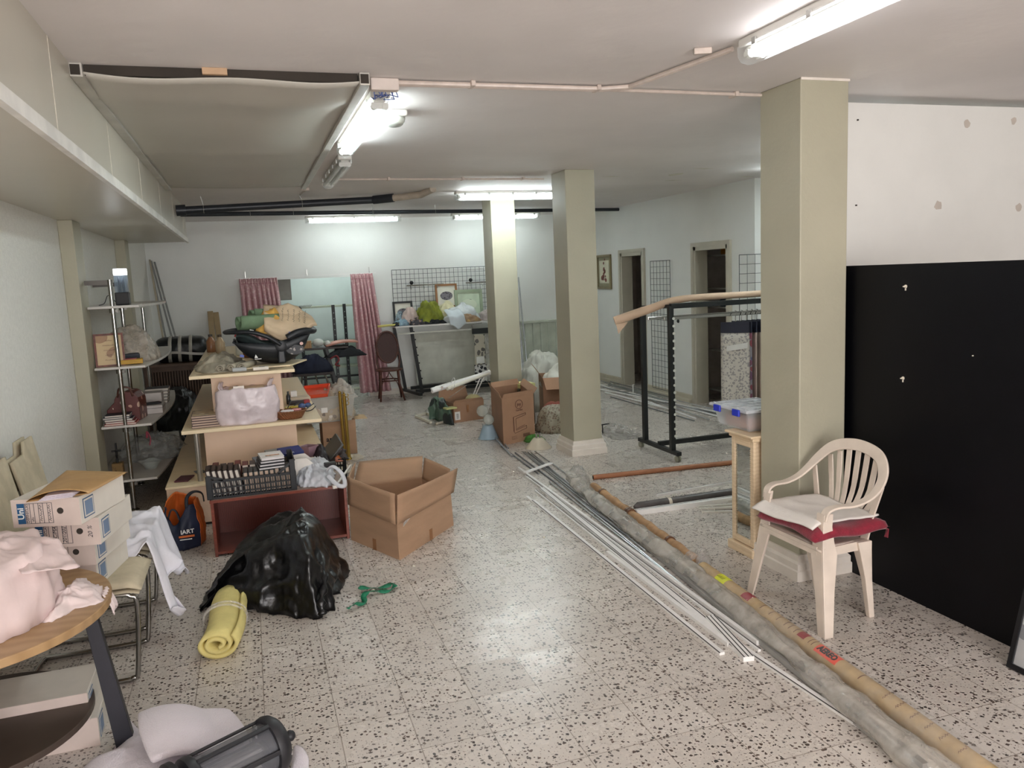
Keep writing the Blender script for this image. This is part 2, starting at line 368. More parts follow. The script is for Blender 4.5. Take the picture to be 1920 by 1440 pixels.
for a, b_ in ((7.7, D2[0]-.05), (D2[1]+.05, D1[0]-.05), (D1[1]+.05, YB)): mb.box(XR-.03, XR, a, b_, 0, .10); mb.box(XR-.075, XR, a, b_, 0, .045)
struct('baseboard_right', mb, MAT_LEDGE, bevel=.005)
# soffit along the left wall
struct('ceiling_soffit', MB().box(XL, -.60, YF, 10.05, 2.262, C), MAT_SOFF)
struct('trim_1', MB().box(-.612, -.586, YF, 10.06, 2.250, 2.300), M('soffit_strip', (240, 237, 231), .4))
mb = MB()
for y in (.9, 2.12, 3.35, 4.6, 5.85, 7.1, 8.35, 9.6): mb.box(-.601, -.5985, y, y+.006, 2.295, C)
struct('trim_2', mb, M('seam_line', (222, 214, 200), .5))
# board under the ceiling, with its two metal channels
BY0, BY1 = 3.72, 7.70
mb = MB()
def boardz(u, v):
    x = -.575+u*1.15; y = BY0+v*(BY1-BY0); sag = .018*math.sin(PI*u)+.01*math.sin(u*9+v*7)*(1-v)
    return (x, y, 2.607-sag*(1 if v < .2 else .6)-.012*max(0, math.sin(v*PI*5))**6)
mb.grid(boardz, 24, 40)
struct('ceiling_board', mb, MAT_BOARD, solid=.006, smooth=True)
struct('trim_3', MB().box(-.600, -.552, BY0-.01, 7.75, 2.585, C).box(.555, .600, BY0-.01, 7.75, 2.585, C), M('channel_metal', (200, 196, 188), .35, metal=.3), bevel=.003)
mb = MB(); mb.box(-.55, .55, BY0+.02, BY0+.04, 2.60, C)  # dark filler: shade of the gap above the board put into its colour
struct('ceiling_gap_shade', mb, MAT_DARK)
mb = MB()
for x in (-.596, .559): mb.box(x, x+.036, BY0-.012, BY0-.0095, 2.592, 2.632)
struct('trim_5', mb, MAT_DARK)
solo('wood_batten', MB().box(-.10, .0, BY0-.005, BY0+.018, 2.612, 2.639), M('raw_wood', (196, 164, 132), .7), 'short raw wood batten over the front edge of the ceiling board', 'batten')
# pillars
def pillar(x0, x1, y0, y1, base=True, z1=C):
    p = struct('pillar', MB().box(x0, x1, y0, y1, 0, z1), MAT_PIL, bevel=.006)
    if base:
        mb = MB(); prof = [(.035, 0), (.035, .055), (.028, .062), (.028, .095), (.016, .108), (.012, .140), (-.01, .141)]
        R_ = [[mb.v(q) for q in ((x0-d, y0-d, z), (x1+d, y0-d, z), (x1+d, y1+d, z), (x0-d, y1+d, z))] for d, z in prof]
        for A, B in zip(R_, R_[1:]):
            for k in range(4): mb.f([A[k], A[(k+1) % 4], B[(k+1) % 4], B[k]])
        struct('pillar_base', mb, MAT_TRIM, p)
    return p
NPX0, NPX1, NPY0, NPY1 = 2.735, 3.03, 3.51, 3.85
pillar(NPX0, NPX1, NPY0, NPY1); pillar(2.81, 3.10, 6.86, 7.20)
BPX0, BPX1, BPY0, BPY1 = 2.765, 3.06, 9.05, 9.4
pillar(BPX0, BPX1, BPY0, BPY1)
pillar(XL, -1.17, 6.66, 6.96, False, 2.262); pillar(XL, -1.17, 9.33, 9.6, False, 2.262)
struct('trim_6', MB().box(NPX0-.002, NPX1+.002, NPY0-.006, NPY0+.0, C-.012, C), M('caulk', (232, 224, 214), .6))
# white partition behind the near pillar, black half wall in front of it
mb = MB(); mb.box(NPX1, XM, 3.84, 3.92, 0, 2.60)
pw = struct('wall_partition', mb, M('partition_white', (230, 230, 226), .6, var=.02, vscale=3, bump=.1, bscale=25))
mb = MB()
rnd = random.Random(3)
for x, z, r in ((3.98, 2.02, .03), (4.62, 2.0, .026), (4.18, 2.50, .025), (4.55, 2.52, .022), (4.75, 2.50, .02)):
    mb.prism([(x+math.cos(a*.6981)*r*(.7+.5*rnd.random()), 3.8395, z+math.sin(a*.6981)*r*(.7+.5*rnd.random())) for a in range(9)], (0, -.0006, 0))
struct('wall_patch', mb, M('filler_patch', (203, 194, 184), .9), pw)
mb = MB()
for p in (dp(1608, 225, 3.838), dp(1605, 385, 3.838)): mb.box(p.x-.004, p.x+.004, 3.832, 3.84, p.z-.004, p.z+.004)
struct('wall_plug', mb, MAT_DARK, pw)
mb = MB(); mb.box(3.062, 3.10, 1.1, 3.835, 0, 1.688)
bw = struct('wall_black_panel', mb, MAT_BLACK)
for px, py in ((1698, 537), (1693, 709)):
    p = sx(px, py, 3.06); mb = MB(); R_ = Matrix.Rotation(PI/2, 3, 'Y')
    mb.lathe([(.0085, 0), (.0085, .004), (.004, .004), (.003, .018)], (3.062, p.y, p.z), 10, axis=Matrix.Rotation(-PI/2, 3, 'Y')); mb.box(3.058, 3.0615, p.y-.003, p.y+.003, p.z-.02, p.z)
    solo('wall_hook', mb, M('cream_plastic', (226, 216, 200), .5), 'small cream keyhole hook %s on the black panel' % ('above the other one' if py < 600 else 'below the other one'), 'hook')
p = sx(1824, 667, 3.06); mb = MB(); mb.lathe([(.003, 0), (.002, .006)], (3.062, p.y, p.z), 8, axis=Matrix.Rotation(-PI/2, 3, 'Y'))
solo('nail', mb, M('cream_plastic', (226, 216, 200), .5), 'tiny pale nail head to the right of the hooks on the black panel', 'nail')

# ---------------------------------------------------------------- light fittings
MAT_HOUSE = M('fitting_housing', (214, 212, 206), .45, var=.02); MAT_COVER = M('clear_cover', (225, 238, 240), .12, alpha=.13, var=0)
MAT_TUBE_C = Memit('tube_cool', *TUBE_COOL); MAT_TUBE_B = Memit('tube_back', *TUBE_BACK); MAT_TUBE_W = Memit('tube_warm', *TUBE_WARM); MAT_TUBE_OFF = M('tube_unlit', (226, 226, 222), .3)
MAT_CLIP = M('steel_clip', (190, 190, 186), .3, metal=.8)
def batten(name, label, p, length, along, mat_tube, tubes=2, cover=True, group=None):
    """p: middle of the fitting at the ceiling, z = ceiling"""
    t = thing(name, label, 'light', p, 0 if along == 'X' else PI/2, group); h = length/2
    link('housing', MB().box(-h, h, -.05, .05, -.035, -.0005).box(-h*.97, h*.97, -.03, .03, -.05, -.035), MAT_HOUSE, t, bevel=.008, local=True)
    for y in ((-.027, .027) if tubes == 2 else (0,)):
        link('tube', MB().tube([(-h*.92, y, -.068), (h*.92, y, -.068)], .0135, 12), mat_tube, t, local=True, smooth='auto')
    for s in (-1, 1):
        mb = MB()
        for y in ((-.027, .027) if tubes == 2 else (0,)): mb.tube([(s*h*.92, y, -.068), (s*h*.96, y, -.068)], .017, 12)
        mb.box(s*h*.93, s*h*.955, -.04, .04, -.08, -.05); link('lamp_holder', mb, MAT_HOUSE, t, local=True)
    if cover:
        mb = MB(); pr = [(-.053, -.033), (-.05, -.07), (-.035, -.092), (0, -.1), (.035, -.092), (.05, -.07), (.053, -.033)]
        for (a, b_), (c_, d_) in zip(pr, pr[1:]): mb.f([mb.v((-h, a, b_)), mb.v((h, a, b_)), mb.v((h, c_, d_)), mb.v((-h, c_, d_))])
        for s in (-1, 1): mb.f([mb.v((s*h, a, b_)) for a, b_ in pr])
        link('cover', mb, MAT_COVER, t, local=True, smooth='auto')
        for k in range(5):
            for s in (-1, 1): link('clip', MB().box(-h*.85+k*h*.425-.012, -h*.85+k*h*.425+.012, s*.05, s*.058, -.05, -.022), MAT_CLIP, t, local=True)
    return t
G_ = 'fluorescent battens on the ceiling'
batten('ceiling_batten_light', 'lit twin fluorescent batten nearest the camera, cut by the top edge', (2.06, 2.20, C), 1.56, 'Y', MAT_TUBE_W, group=G_)
batten('ceiling_batten_light', 'lit fluorescent batten beside the metal channel of the ceiling board', (.70, 4.80, C), 1.52, 'Y', Memit('tube_near', TUBE_COOL[0], 21), group=G_)
batten('ceiling_batten_light', 'lit fluorescent batten running into the middle pillar', (2.86, 8.55, C), 1.28, 'X', Memit('tube_mid', TUBE_COOL[0], 38), group=G_)
batten('ceiling_batten_light', 'lit fluorescent batten under the dark pipe, leftmost along the back wall', (1.50, 11.45, C), 1.32, 'X', MAT_TUBE_B, group=G_)
batten('ceiling_batten_light', 'lit fluorescent batten partly hidden behind the rear pillar', (3.58, 11.45, C), 1.36, 'X', MAT_TUBE_B, group=G_)
batten('ceiling_batten_light', 'unlit fluorescent batten with clear cover at the end of the metal channel', (.76, 6.7, C), 1.30, 'Y', MAT_TUBE_OFF, group=G_)
for x, y, w_ in ((.9, .1, 'left above'), (3.6, .4, 'right above'), (2.2, -2.2, 'far behind')):   # the same fittings go on over the part of the shop behind the camera
    batten('ceiling_batten_light', 'lit fluorescent batten out of frame, %s the camera' % w_, (x, y, C), 1.5, 'Y', MAT_TUBE_W, group=G_)
for x, y, w_ in ((1.4, 13.3, 'the store room beyond the curtains'), (4.5, 5.2, 'the bay behind the white partition, unseen, added to brighten the right wall'), (5.1, 6.35, 'the far corner of the bay behind the partition, unseen, added to brighten the doorway wall')): batten('ceiling_batten_light', 'lit fluorescent batten in '+w_, (x, y, C), 1.2, 'X' if x < 2 else 'Y', MAT_TUBE_C, group=G_)  # both battens behind the partition are unseen, added to light the right wall
t = thing('bulkhead_lamp', 'small unlit white bulkhead lamp beside the long lit batten', 'lamp', (.86, 4.55, C))
link('lamp_base', MB().box(-.055, .055, -.10, .10, -.035, 0), MAT_HOUSE, t, local=True, bevel=.012)
link('diffuser', MB().lathe([(.001, -.075), (.035, -.072), (.052, -.06), (.055, -.034)], (0, 0, 0), 20, True, (1, 1.7)), M('frosted_cover', (214, 220, 212), .25), t, local=True, smooth=True)
# conduits
MAT_PIPE = M('painted_conduit', (208, 194, 184), .35, var=.06, vscale=20)
def conduit(label, pts, r, clips, n=2):
    t = thing('ceiling_conduit', label, 'pipe', (pts[0][0], pts[0][1], C-.02))
    for k in range(n):
        mb = MB(); mb.tube([(p[0], p[1]+(k*.026 if n > 1 else 0), C-r-.006) for p in pts], r, 8)
        link('pipe', mb, MAT_PIPE, t, smooth='auto')
    for x, y, ang in clips:
        m2 = MB(); m2.cbox((x, y+.01, C-.014), (.022, .075, .026), ang); link('clamp', m2, MAT_PIPE, t, bevel=.004)
    return t
J = fl(1150, 160, C); J2 = fl(1400, 50, C); J3 = fl(1425, 176, C); BX = fl(722, 147, C)
conduit('pair of painted conduits crossing the ceiling from the junction box towards the near batten', [(BX.x+.05, BX.y), (J.x-.06, J.y), (J.x+.06, J.y-.06), (2.03, 3.05)], .011, [(fl(885, 152, C).x, fl(885, 152, C).y, 0), (fl(1120, 160, C).x, fl(1120, 160, C).y, 0), (fl(1320, 88, C).x, fl(1320, 88, C).y, 1.2)])
conduit('thin painted conduit branching off the pair to the near pillar', [(J.x, J.y+.03), (2.736, 3.84)], .009, [(fl(1378, 172, C).x, fl(1378, 172, C).y, 0)], 1)
conduit('thin painted conduit crossing the ceiling between the unlit batten and the middle pillar', [(.80, 7.36), (2.82, 7.42)], .008, [(1.3, 7.36, 0), (2.0, 7.39, 0), (2.6, 7.40, 0)], 1)
conduit('short crooked conduit running on from the metal channel', [(.62, 7.76), (.60, 8.0), (.63, 8.15), (.60, 8.6)], .009, [(.62, 8.1, 1.57)], 1)
t = thing('junction_box', 'open junction box with loose blue wires at the end of the long lit batten', 'junction box', (BX.x, BX.y, C-.06))
link('box_body', MB().box(BX.x-.07, BX.x+.06, BX.y-.02, BX.y+.03, C-.055, C-.001), M('painted_box', (216, 204, 196), .5), t, bevel=.006)
rnd = random.Random(5); mb = MB()
for k in range(9):
    a = Vector((BX.x-.05+.012*k, BX.y+.03, C-.03)); mb.tube([a, a+Vector((rnd.uniform(-.03, .03), .04, -.03-rnd.random()*.02)), a+Vector((rnd.uniform(-.03, .03), .09, -.01-rnd.random()*.03)), a+Vector((rnd.uniform(-.02, .02), .14, -.02))], .0025, 5)
link('wires', mb, M('blue_wire', (92, 110, 170), .5), t)
# black drain pipes along the back
MAT_PVC = M('black_pvc', (44, 48, 54), .38, var=.1)
t = thing('drain_pipe', 'thick black drain pipe with a beige end rising to the ceiling', 'pipe', (-.6, 8.75, 2.45))
A = Vector((-.6, 8.75, 2.50)); a1 = dp(328, 395, 8.75); A = Vector((-.598, 8.75, a1.z)); B = fl(700, 375, 2.585); E1 = fl(738, 371, 2.592); E2 = fl(790, 365, 2.60); E3 = fl(812, 354, 2.63)
link('pipe', MB().tube([A, B], .037, 14).tube([B, E1], .045, 14), MAT_PVC, t, smooth='auto')
link('wall_sleeve', MB().tube([A, A+(B-A)*.045], .055, 14), MAT_PVC, t, smooth='auto')
link('beige_elbow', MB().tube([E1, E2, E3], .036, 12), M('old_beige_pipe', (196, 184, 168), .5, var=.1, vscale=10), t, smooth='auto')
for f_ in (.13, .62):
    q = A+(B-A)*f_; mb = MB(); mb.tube([(q.x, q.y+.04*math.cos(k*.5236), q.z+.04*math.sin(k*.5236)) for k in range(12)], .003, 5, closed=True); mb.rod((q.x, q.y, q.z+.04), (q.x-.02, q.y, C), .003, 6)
    link('hanger', mb, MAT_CLIP, t)
t = thing('drain_pipe', 'long thin black pipe crossing in front of the back wall to the right wall', 'pipe', (-.6, 9.3, 2.46))
A = dp(343, 402, 9.3); A.x = -.598; B = Vector((XR, 10.9, C-.035))
link('pipe', MB().tube([A, B], .024, 12), MAT_PVC, t, smooth='auto')
for f_ in (.12, .2, .36, .50, .9):
    q = A+(B-A)*f_; mb = MB(); mb.tube([(q.x, q.y+.027*math.cos(k*.5236), q.z+.027*math.sin(k*.5236)) for k in range(12)], .0025, 5, closed=True); mb.rod((q.x, q.y, q.z+.027), (q.x, q.y, C), .0025, 6)
    link('hanger', mb, MAT_CLIP, t)
# flaking paint
mb = MB(); q = fl(1266, 327, C)
mb.prism([(q.x+math.cos(a*.5236)*.07*(.6+.5*random.Random(a).random()), q.y+math.sin(a*.5236)*.13*(.6+.5*random.Random(a+9).random()), C-.0008) for a in range(12)], (0, 0, -.0008))
for (px, py, l_) in ((1320, 316, .12), (1400, 331, .09), (1262, 338, .1), (1145, 331, .1)):
    q = fl(px, py, C); mb.prism([(q.x-l_, q.y, C-.0008), (q.x-.02, q.y-.03, C-.0008), (q.x+l_, q.y-.01, C-.0008), (q.x+.01, q.y+.025, C-.0008)], (0, 0, -.0008))
struct('ceiling_paint_patch', mb, M('bare_patch', (222, 218, 206), .8))
# ================================================================ right foreground
def sweep(mb, pts, wd, w, t, closed=False):
    """rectangular band: wd = direction of its width at each point"""
    pts = [Vector(p) for p in pts]; L = len(pts); R_ = []
    for i, p in enumerate(pts):
        d = (pts[min(i+1, L-1)]-pts[max(i-1, 0)]).normalized(); wv = Vector(wd[i]) if isinstance(wd, list) else Vector(wd)
        wv = (wv-d*wv.dot(d)).normalized(); n = d.cross(wv); a = (w[i] if isinstance(w, list) else w)/2; b = (t[i] if isinstance(t, list) else t)/2
        R_.append([mb.v(p+wv*a*s+n*b*q) for s, q in ((-1, -1), (1, -1), (1, 1), (-1, 1))])
    for A, B in zip(R_, R_[1:]):
        for k in range(4): mb.f([A[k], A[(k+1) % 4], B[(k+1) % 4], B[k]])
    mb.f(R_[0][::-1]); mb.f(R_[-1]); return mb
def smooth_path(pts, n=6):
    P = [Vector(p) for p in pts]; out = []
    for i in range(len(P)-1):
        a, b, c, d = P[max(i-1, 0)], P[i], P[i+1], P[min(i+2, len(P)-1)]
        for k in range(n):
            f = k/n; out.append(((b*2)+(c-a)*f+(a*2-b*5+c*4-d)*f*f+(b*3-a-c*3+d)*f**3)*.5)
    out.append(P[-1]); return out
MAT_PP = M('cream_plastic_chair', (222, 208, 194), .38, var=.05, vscale=9, bump=.04, bscale=30)
def garden_chair():
    cx, cyy = 2.60, 3.175
    t = thing('garden_chair', 'cream plastic garden armchair beside the near pillar with a red cushion', 'chair', (cx, cyy, 0))
    half = [(2.44, .215, .53), (2.455, .222, .575), (2.50, .232, .592), (2.58, .242, .592), (2.66, .248, .612), (2.72, .246, .65), (2.77, .226, .705), (2.805, .18, .76), (2.825, .11, .79), (2.832, 0, .803)]
    pts = [(x, cyy+y, z) for x, y, z in half]+[(x, cyy-y, z) for x, y, z in half[-2::-1]]
    pts = smooth_path(pts, 5); wd = []
    for p in pts:
        k = min(1, max(0, (p.z-.595)/.10)); yy = (p.y-cyy)
        rad = Vector((.10, yy, (p.z-.56)*1.2)).normalized(); flat = Vector((0, 1 if yy > 0 else -1, 0)); wd.append(flat*(1-k)+rad*k)
    w_ = [.046+.012*min(1, max(0, (p.z-.62)/.1)) for p in pts]
    link('arm_and_back_hoop', sweep(MB(), pts, wd, w_, .011), MAT_PP, t, bevel=.003, smooth='auto')
    for s in (-1, 1):    # front legs: L section rising into the arm
        mb = MB(); y0, y1 = cyy+s*.296, cyy+s*.232
        prof = [(0, 2.39, y0, .042), (.2, 2.41, cyy+s*.262, .056), (.37, 2.425, cyy+s*.236, .078), (.42, 2.43, cyy+s*.228, .062), (.50, 2.437, cyy+s*.222, .046), (.56, 2.446, cyy+s*.219, .044)]
        for off in ('front', 'side'):
            ring = []
            for z, x, y, w in prof:
                if off == 'front': q = [(x-.008, y-s*w, z), (x-.008, y, z), (x, y, z), (x, y-s*w, z)]
                else: q = [(x-.008, y, z), (x-.008, y+s*.008, z), (x+w*.95, y+s*.008, z), (x+w*.95, y, z)]
                ring.append([mb.v(k) for k in q])
            for A, B in zip(ring, ring[1:]):
                for k in range(4): mb.f([A[k], A[(k+1) % 4], B[(k+1) % 4], B[k]])
            mb.f(ring[0]); mb.f(ring[-1])
        link('leg', mb, MAT_PP, t, bevel=.002)
    for s in (-1, 1):    # rear legs
        mb = MB(); prof = [(0, 2.742, .19, .028, .03), (.2, 2.71, .197, .034, .04), (.36, 2.675, .205, .05, .07), (.40, 2.67, .205, .05, .08)]; ring = []
        for z, x, y, w, d in prof: ring.append([mb.v((x-d/2, cyy+s*y-w/2, z)), mb.v((x+d/2, cyy+s*y-w/2, z)), mb.v((x+d/2, cyy+s*y+w/2, z)), mb.v((x-d/2, cyy+s*y+w/2, z))])
        for A, B in zip(ring, ring[1:]):
            for k in range(4): mb.f([A[k], A[(k+1) % 4], B[(k+1) % 4], B[k]])
        mb.f(ring[0]); mb.f(ring[-1]); link('leg', mb, MAT_PP, t, bevel=.004)
    mb = MB()
    def seat(u, v):
        x = 2.415+u*.30; hw = .232-.03*u; y = cyy+(v*2-1)*hw; e = abs(v*2-1)
        return (x, y, .405-.012*u-.014*(1-e*e)*(1-abs(u*2-1))-(.02 if u < .02 else 0))
    mb.grid(seat, 14, 14); link('seat', mb, MAT_PP, t, solid=.007, smooth=True)
    mb = MB(); mb.box(2.416, 2.424, cyy-.20, cyy+.20, .36, .402)
    for s in (-1, 1): mb.hexa([(2.43, cyy+s*.232, .365), (2.70, cyy+s*.20, .355), (2.70, cyy+s*.208, .355), (2.43, cyy+s*.24, .365), (2.43, cyy+s*.232, .404), (2.70, cyy+s*.20, .40), (2.70, cyy+s*.208, .40), (2.43, cyy+s*.24, .404)])
    link('seat_apron', mb, MAT_PP, t)
    for k in range(7):   # fan of back slats
        f = (k-3)/3; b0 = Vector((2.715, cyy+f*.092, .40)); b1 = Vector((2.80, cyy+f*.162, .60+.0*abs(f))); zt = .778-.055*f*f
        b2 = Vector((2.829-.014*f*f, cyy+f*.188, zt)); bm_ = Vector((2.762, cyy+f*.118, .50))
        link('back_slat', sweep(MB(), smooth_path([b0, bm_, b1, b2], 4), (0, 1, 0), [.031]*3+[.029]*6+[.034]*4, .007), MAT_PP, t, bevel=.002)
    mb = MB(); sweep(mb, [(2.705, cyy-.135, .40), (2.705, cyy+.135, .40)], (0, 0, 1), .05, .008); link('back_rail', mb, MAT_PP, t, bevel=.002)
    for s in (-1, 1): link('back_stile', sweep(MB(), [(2.70, cyy+s*.185, .385), (2.735, cyy+s*.19, .50), (2.755, cyy+s*.235, .66)], (0, 1, 0), [.05, .035, .03], .009), MAT_PP, t, bevel=.002)
garden_chair()
def cushion():
    mb = MB(); c = Vector((2.585, 3.155, 0)); n = 28
    def top(u, v, s):
        x = (u*2-1); y = (v*2-1); e = max(abs(x), abs(y)); th = (1-e**4)**.5*.050
        tuft = sum(math.exp(-((x-a)**2+(y-b)**2)*28) for a in (-.42, .42) for b in (-.42, .42)); th *= 1-.65*min(1, tuft)
        w = 1-.05*math.cos(y*PI)*(abs(x) > .8)
        X = c.x+x*.205*w; Y = c.y+y*.225; z = .455+s*th*(1 if s > 0 else .7)+.006*math.sin(x*5+y*3)
        return (X, Y, z)
    mb.grid(lambda u, v: top(u, v, 1), n, n); mb.grid(lambda u, v: top(u, v, -.85), n, n); bmesh.ops.remove_doubles(mb.bm, verts=mb.bm.verts, dist=.0008)
    o = solo('seat_cushion', mb, M('red_cotton', (138, 26, 48), .85, var=.12, vscale=30, bump=.3, bscale=120, sheen=.3), 'dark red tufted seat cushion on the cream plastic armchair, under a white sheet', 'cushion', smooth=True)
    for s, (a, b) in enumerate((((2.78, 2.98, .455), (2.80, 2.955, .40)), ((2.78, 3.30, .45), (2.80, 3.30, .42)))):
        mb = MB(); sweep(mb, [a, ((a[0]+b[0])/2+.02, (a[1]+b[1])/2-.01, (a[2]+b[2])/2+.01), b], (0, 1, .2), .022, .003); link('tie_ribbon', mb, MATS['red_cotton'], None, a)
        q = bpy.data.objects[-1] if False else [x for x in COL.objects if x.name.startswith('tie_ribbon')][-1]
        q.location = Vector(a)-o.location; q.parent = o
cushion()
def cloth_sheet(name, corners, label, cat, mat, z_fn, thick=.004, n=(24, 24), **kw):
    a, b, c, d = [Vector(p) for p in corners]; mb = MB()
    def fn(u, v):
        p = (a*(1-u)+b*u)*(1-v)+(d*(1-u)+c*u)*v; return z_fn(p, u, v)
    mb.grid(fn, *n); return solo(name, mb, mat, label, cat, solid=thick, smooth=True, **kw)
MAT_SHEET = M('white_cotton', (228, 222, 216), .85, var=.03, vscale=8, bump=.15, bscale=60)
def zs(p, u, v):
    z = .516+.010*ridge((p.x*5, p.y*5, 1), 1, 2)*.7+.004*math.sin(u*9)
    e = max(0, 2.43-p.x); z -= e*.5
    return (p.x, p.y, z)
cloth_sheet('folded_sheet', ((2.385, 2.965, 0), (2.36, 3.40, 0), (2.73, 3.37, 0), (2.76, 2.96, 0)), 'folded white cotton sheet lying over the red cushion of the plastic armchair', 'sheet', MAT_SHEET, zs, .008, (30, 30))

# narrow mirror cabinet by the pillar
MAT_PINE = Mwave('pale_wood', (226, 204, 174), (212, 188, 154), 14, 'Z', 4, .5, .05)
MAT_MIRROR = M('mirror_glass', (215, 222, 220), .03, metal=1.0, var=0)
x0, y0, y1 = 2.705, 3.875, 4.10
t = thing('mirror_cabinet', 'narrow pale wood cabinet with a tall mirror door behind the near pillar', 'cabinet', (x0+.1, 3.99, 0))
link('cabinet_body', MB().box(x0+.02, x0+.20, y0+.01, y1-.01, .04, .705), MAT_PINE, t)
link('cabinet_top', MB().box(x0-.03, x0+.22, y0-.02, y1+.03, .722, .738).box(x0-.012, x0+.21, y0-.01, y1+.012, .700, .722), MAT_PINE, t, bevel=.006)
link('plinth', MB().box(x0-.02, x0+.21, y0-.01, y1+.02, 0, .055), MAT_PINE, t, bevel=.006)
mb = MB()
for a, b_, c_, d_ in ((y0, y0+.035, .06, .70), (y1-.035, y1, .06, .70), (y0+.035, y1-.035, .06, .10), (y0+.035, y1-.035, .66, .70)): mb.box(x0, x0+.02, a, b_, c_, d_)
dr = link('door_frame', mb, MAT_PINE, t, bevel=.005)
link('mirror', MB().box(x0+.008, x0+.014, y0+.033, y1-.033, .098, .662), MAT_MIRROR, dr)
mb = MB()
for k in range(46): z = .105+k*.012; mb.sphere((x0+.004, y1-.038, z), .004, 4)
for k in range(46): z = .105+k*.012; mb.sphere((x0+.004, y0+.038, z), .004, 4)
link('rope_beading', mb, MAT_PINE, dr)
# storage box on the cabinet
MAT_CLEARP = M('clear_plastic', (215, 222, 226), .15, alpha=.35, var=0)
x0, x1, y0, y1, z0 = 2.70, 3.02, 3.93, 4.30, .740
t = thing('storage_box', 'clear plastic storage box with blue clips on the mirror cabinet', 'box', (2.86, 4.1, z0))
mb = MB(); mb.hexa([(x0+.03, y0+.03, z0), (x1-.03, y0+.03, z0), (x1-.03, y1-.03, z0), (x0+.03, y1-.03, z0), (x0, y0, z0+.12), (x1, y0, z0+.12), (x1, y1, z0+.12), (x0, y1, z0+.12)])
link('box_body', mb, MAT_CLEARP, t, bevel=.012)
ld = link('lid', MB().box(x0-.015, x1+.015, y0-.015, y1+.015, z0+.12, z0+.138), M('milky_lid', (214, 218, 224), .3, alpha=.8), t, bevel=.005)
mb = MB()
for k in range(5): mb.box(x0+.01+k*.07, x0+.016+k*.07, y0, y1, z0+.138, z0+.142)
for k in range(5): mb.box(x0, x1, y0+.02+k*.08, y0+.026+k*.08, z0+.138, z0+.142)
link('lid_ribs', mb, MATS['milky_lid'], ld)
for yy in (y0+.085, y1-.085): link('clip', MB().box(x0-.026, x0-.012, yy-.035, yy+.035, z0+.095, z0+.136), M('blue_clip', (38, 56, 190), .35), t, bevel=.005)
solo('fabric_bundle', MB().box(x0+.05, x1-.05, y0+.05, y1-.05, z0+.004, z0+.085), M('pink_fabric', (196, 150, 138), .85, var=.1, vscale=30), 'pinkish folded fabric inside the clear box with blue clips', 'fabric', bevel=.02)
# picture frame leaning on the black panel
q = fl(1892, 1250); xb = q.x; yb = q.y
t = thing('framed_poster', 'black framed grey poster leaning on the black panel at the right edge', 'picture', (xb+.05, yb-.3, 0))
def lean(y, s, off=0): return Vector((xb+(3.056-xb)*s+off, y, .62*s))
mb = MB()
for ya, yb2 in ((yb, yb-.02), (yb-.62, yb-.64)): mb.prism([lean(ya, 0), lean(ya, 1), lean(yb2, 1), lean(yb2, 0)], (-.018, 0, .006))
for s0, s1 in ((0, .035), (.965, 1)): mb.prism([lean(yb-.02, s0), lean(yb-.02, s1), lean(yb-.62, s1), lean(yb-.62, s0)], (-.018, 0, .006))
link('frame', mb, M('black_frame', (22, 22, 26), .35), t)
link('poster', MB().prism([lean(yb-.02, .035, -.004), lean(yb-.02, .965, -.004), lean(yb-.62, .965, -.004), lean(yb-.62, .035, -.004)], (-.003, 0, .001)), Mspots('grey_print', (176, 172, 170), (92, 90, 94), 9, .5, .4, .35), t)
for s in (0,): link('glass', MB().prism([lean(yb-.02, .035, -.010), lean(yb-.02, .965, -.010), lean(yb-.62, .965, -.010), lean(yb-.62, .035, -.010)], (-.002, 0, .001)), M('picture_glass', (220, 226, 230), .05, alpha=.15), t)

# ---------------------------------------------------------------- long profiles and rolls on the floor
MAT_WPVC = M('white_profile', (236, 234, 232), .35, var=.02, vscale=30); MAT_GROOVE = M('profile_groove', (60, 58, 58), .6)
MAT_ALU = M('aluminium', (186, 188, 190), .32, metal=.9, var=.06, vscale=20); MAT_ALUD = M('dull_aluminium', (140, 142, 144), .4, metal=.85, var=.1)
def strip(label, a, b, w=.028, h=.010, z=0, mat=None, grooves=(), name='profile_strip', cat='profile', group='loose profiles on the floor', rail=True):
    a = Vector((a[0], a[1], z+h/2)); b = Vector((b[0], b[1], z+h/2)); d = (b-a).normalized(); s_ = d.cross(Vector((0, 0, 1)))
    mb = MB(); mb.bar(a, b, w, h)
    o = solo(name, mb, mat or MAT_WPVC, label, cat, group)
    if grooves:
        for g in grooves:
            m2 = MB(); m2.bar(a+s_*g+Vector((0, 0, h/2)), b+s_*g+Vector((0, 0, h/2)), .0055, .0012); link('groove', m2, MAT_GROOVE, o)
    return o
F2 = lambda x, y, z=0: fl(x, y, z)
strip('thin white profile strip lying apart, nearest the open floor', F2(1000, 940), F2(1354, 1228), .026, .012, grooves=(.011,))
strip('shorter white profile strip beginning left of its neighbours', F2(988, 931), F2(1030, 966), .022, .006)
strip('flat white profile with a dark groove, left side of the white bundle', F2(1004, 921), F2(1369, 1213), .016, .012, grooves=(-.007,))
strip('broad flat white profile in the middle of the white bundle', F2(1016, 917), F2(1400, 1232), .052, .014, grooves=(-.018, .020))
strip('short white profile slanting out of the white bundle', F2(1139, 1038), F2(1368, 1212), .024, .018)
strip('narrow grooved white profile ending level with the broad one', F2(1332, 1162), F2(1404, 1240), .05, .022, grooves=(-.02, 0, .02))
strip('long white profile with a dark line running on to the bottom edge', F2(1360, 1195), F2(1745, 1452), .024, .014, grooves=(.012,))
strip('long white round edged rail, rightmost of the white bundle', F2(972, 880), F2(1422, 1210), .020, .022, grooves=())
strip('flat white rail beside the round edged one', F2(985, 893), F2(1424, 1222), .014, .012, grooves=(-.006,))
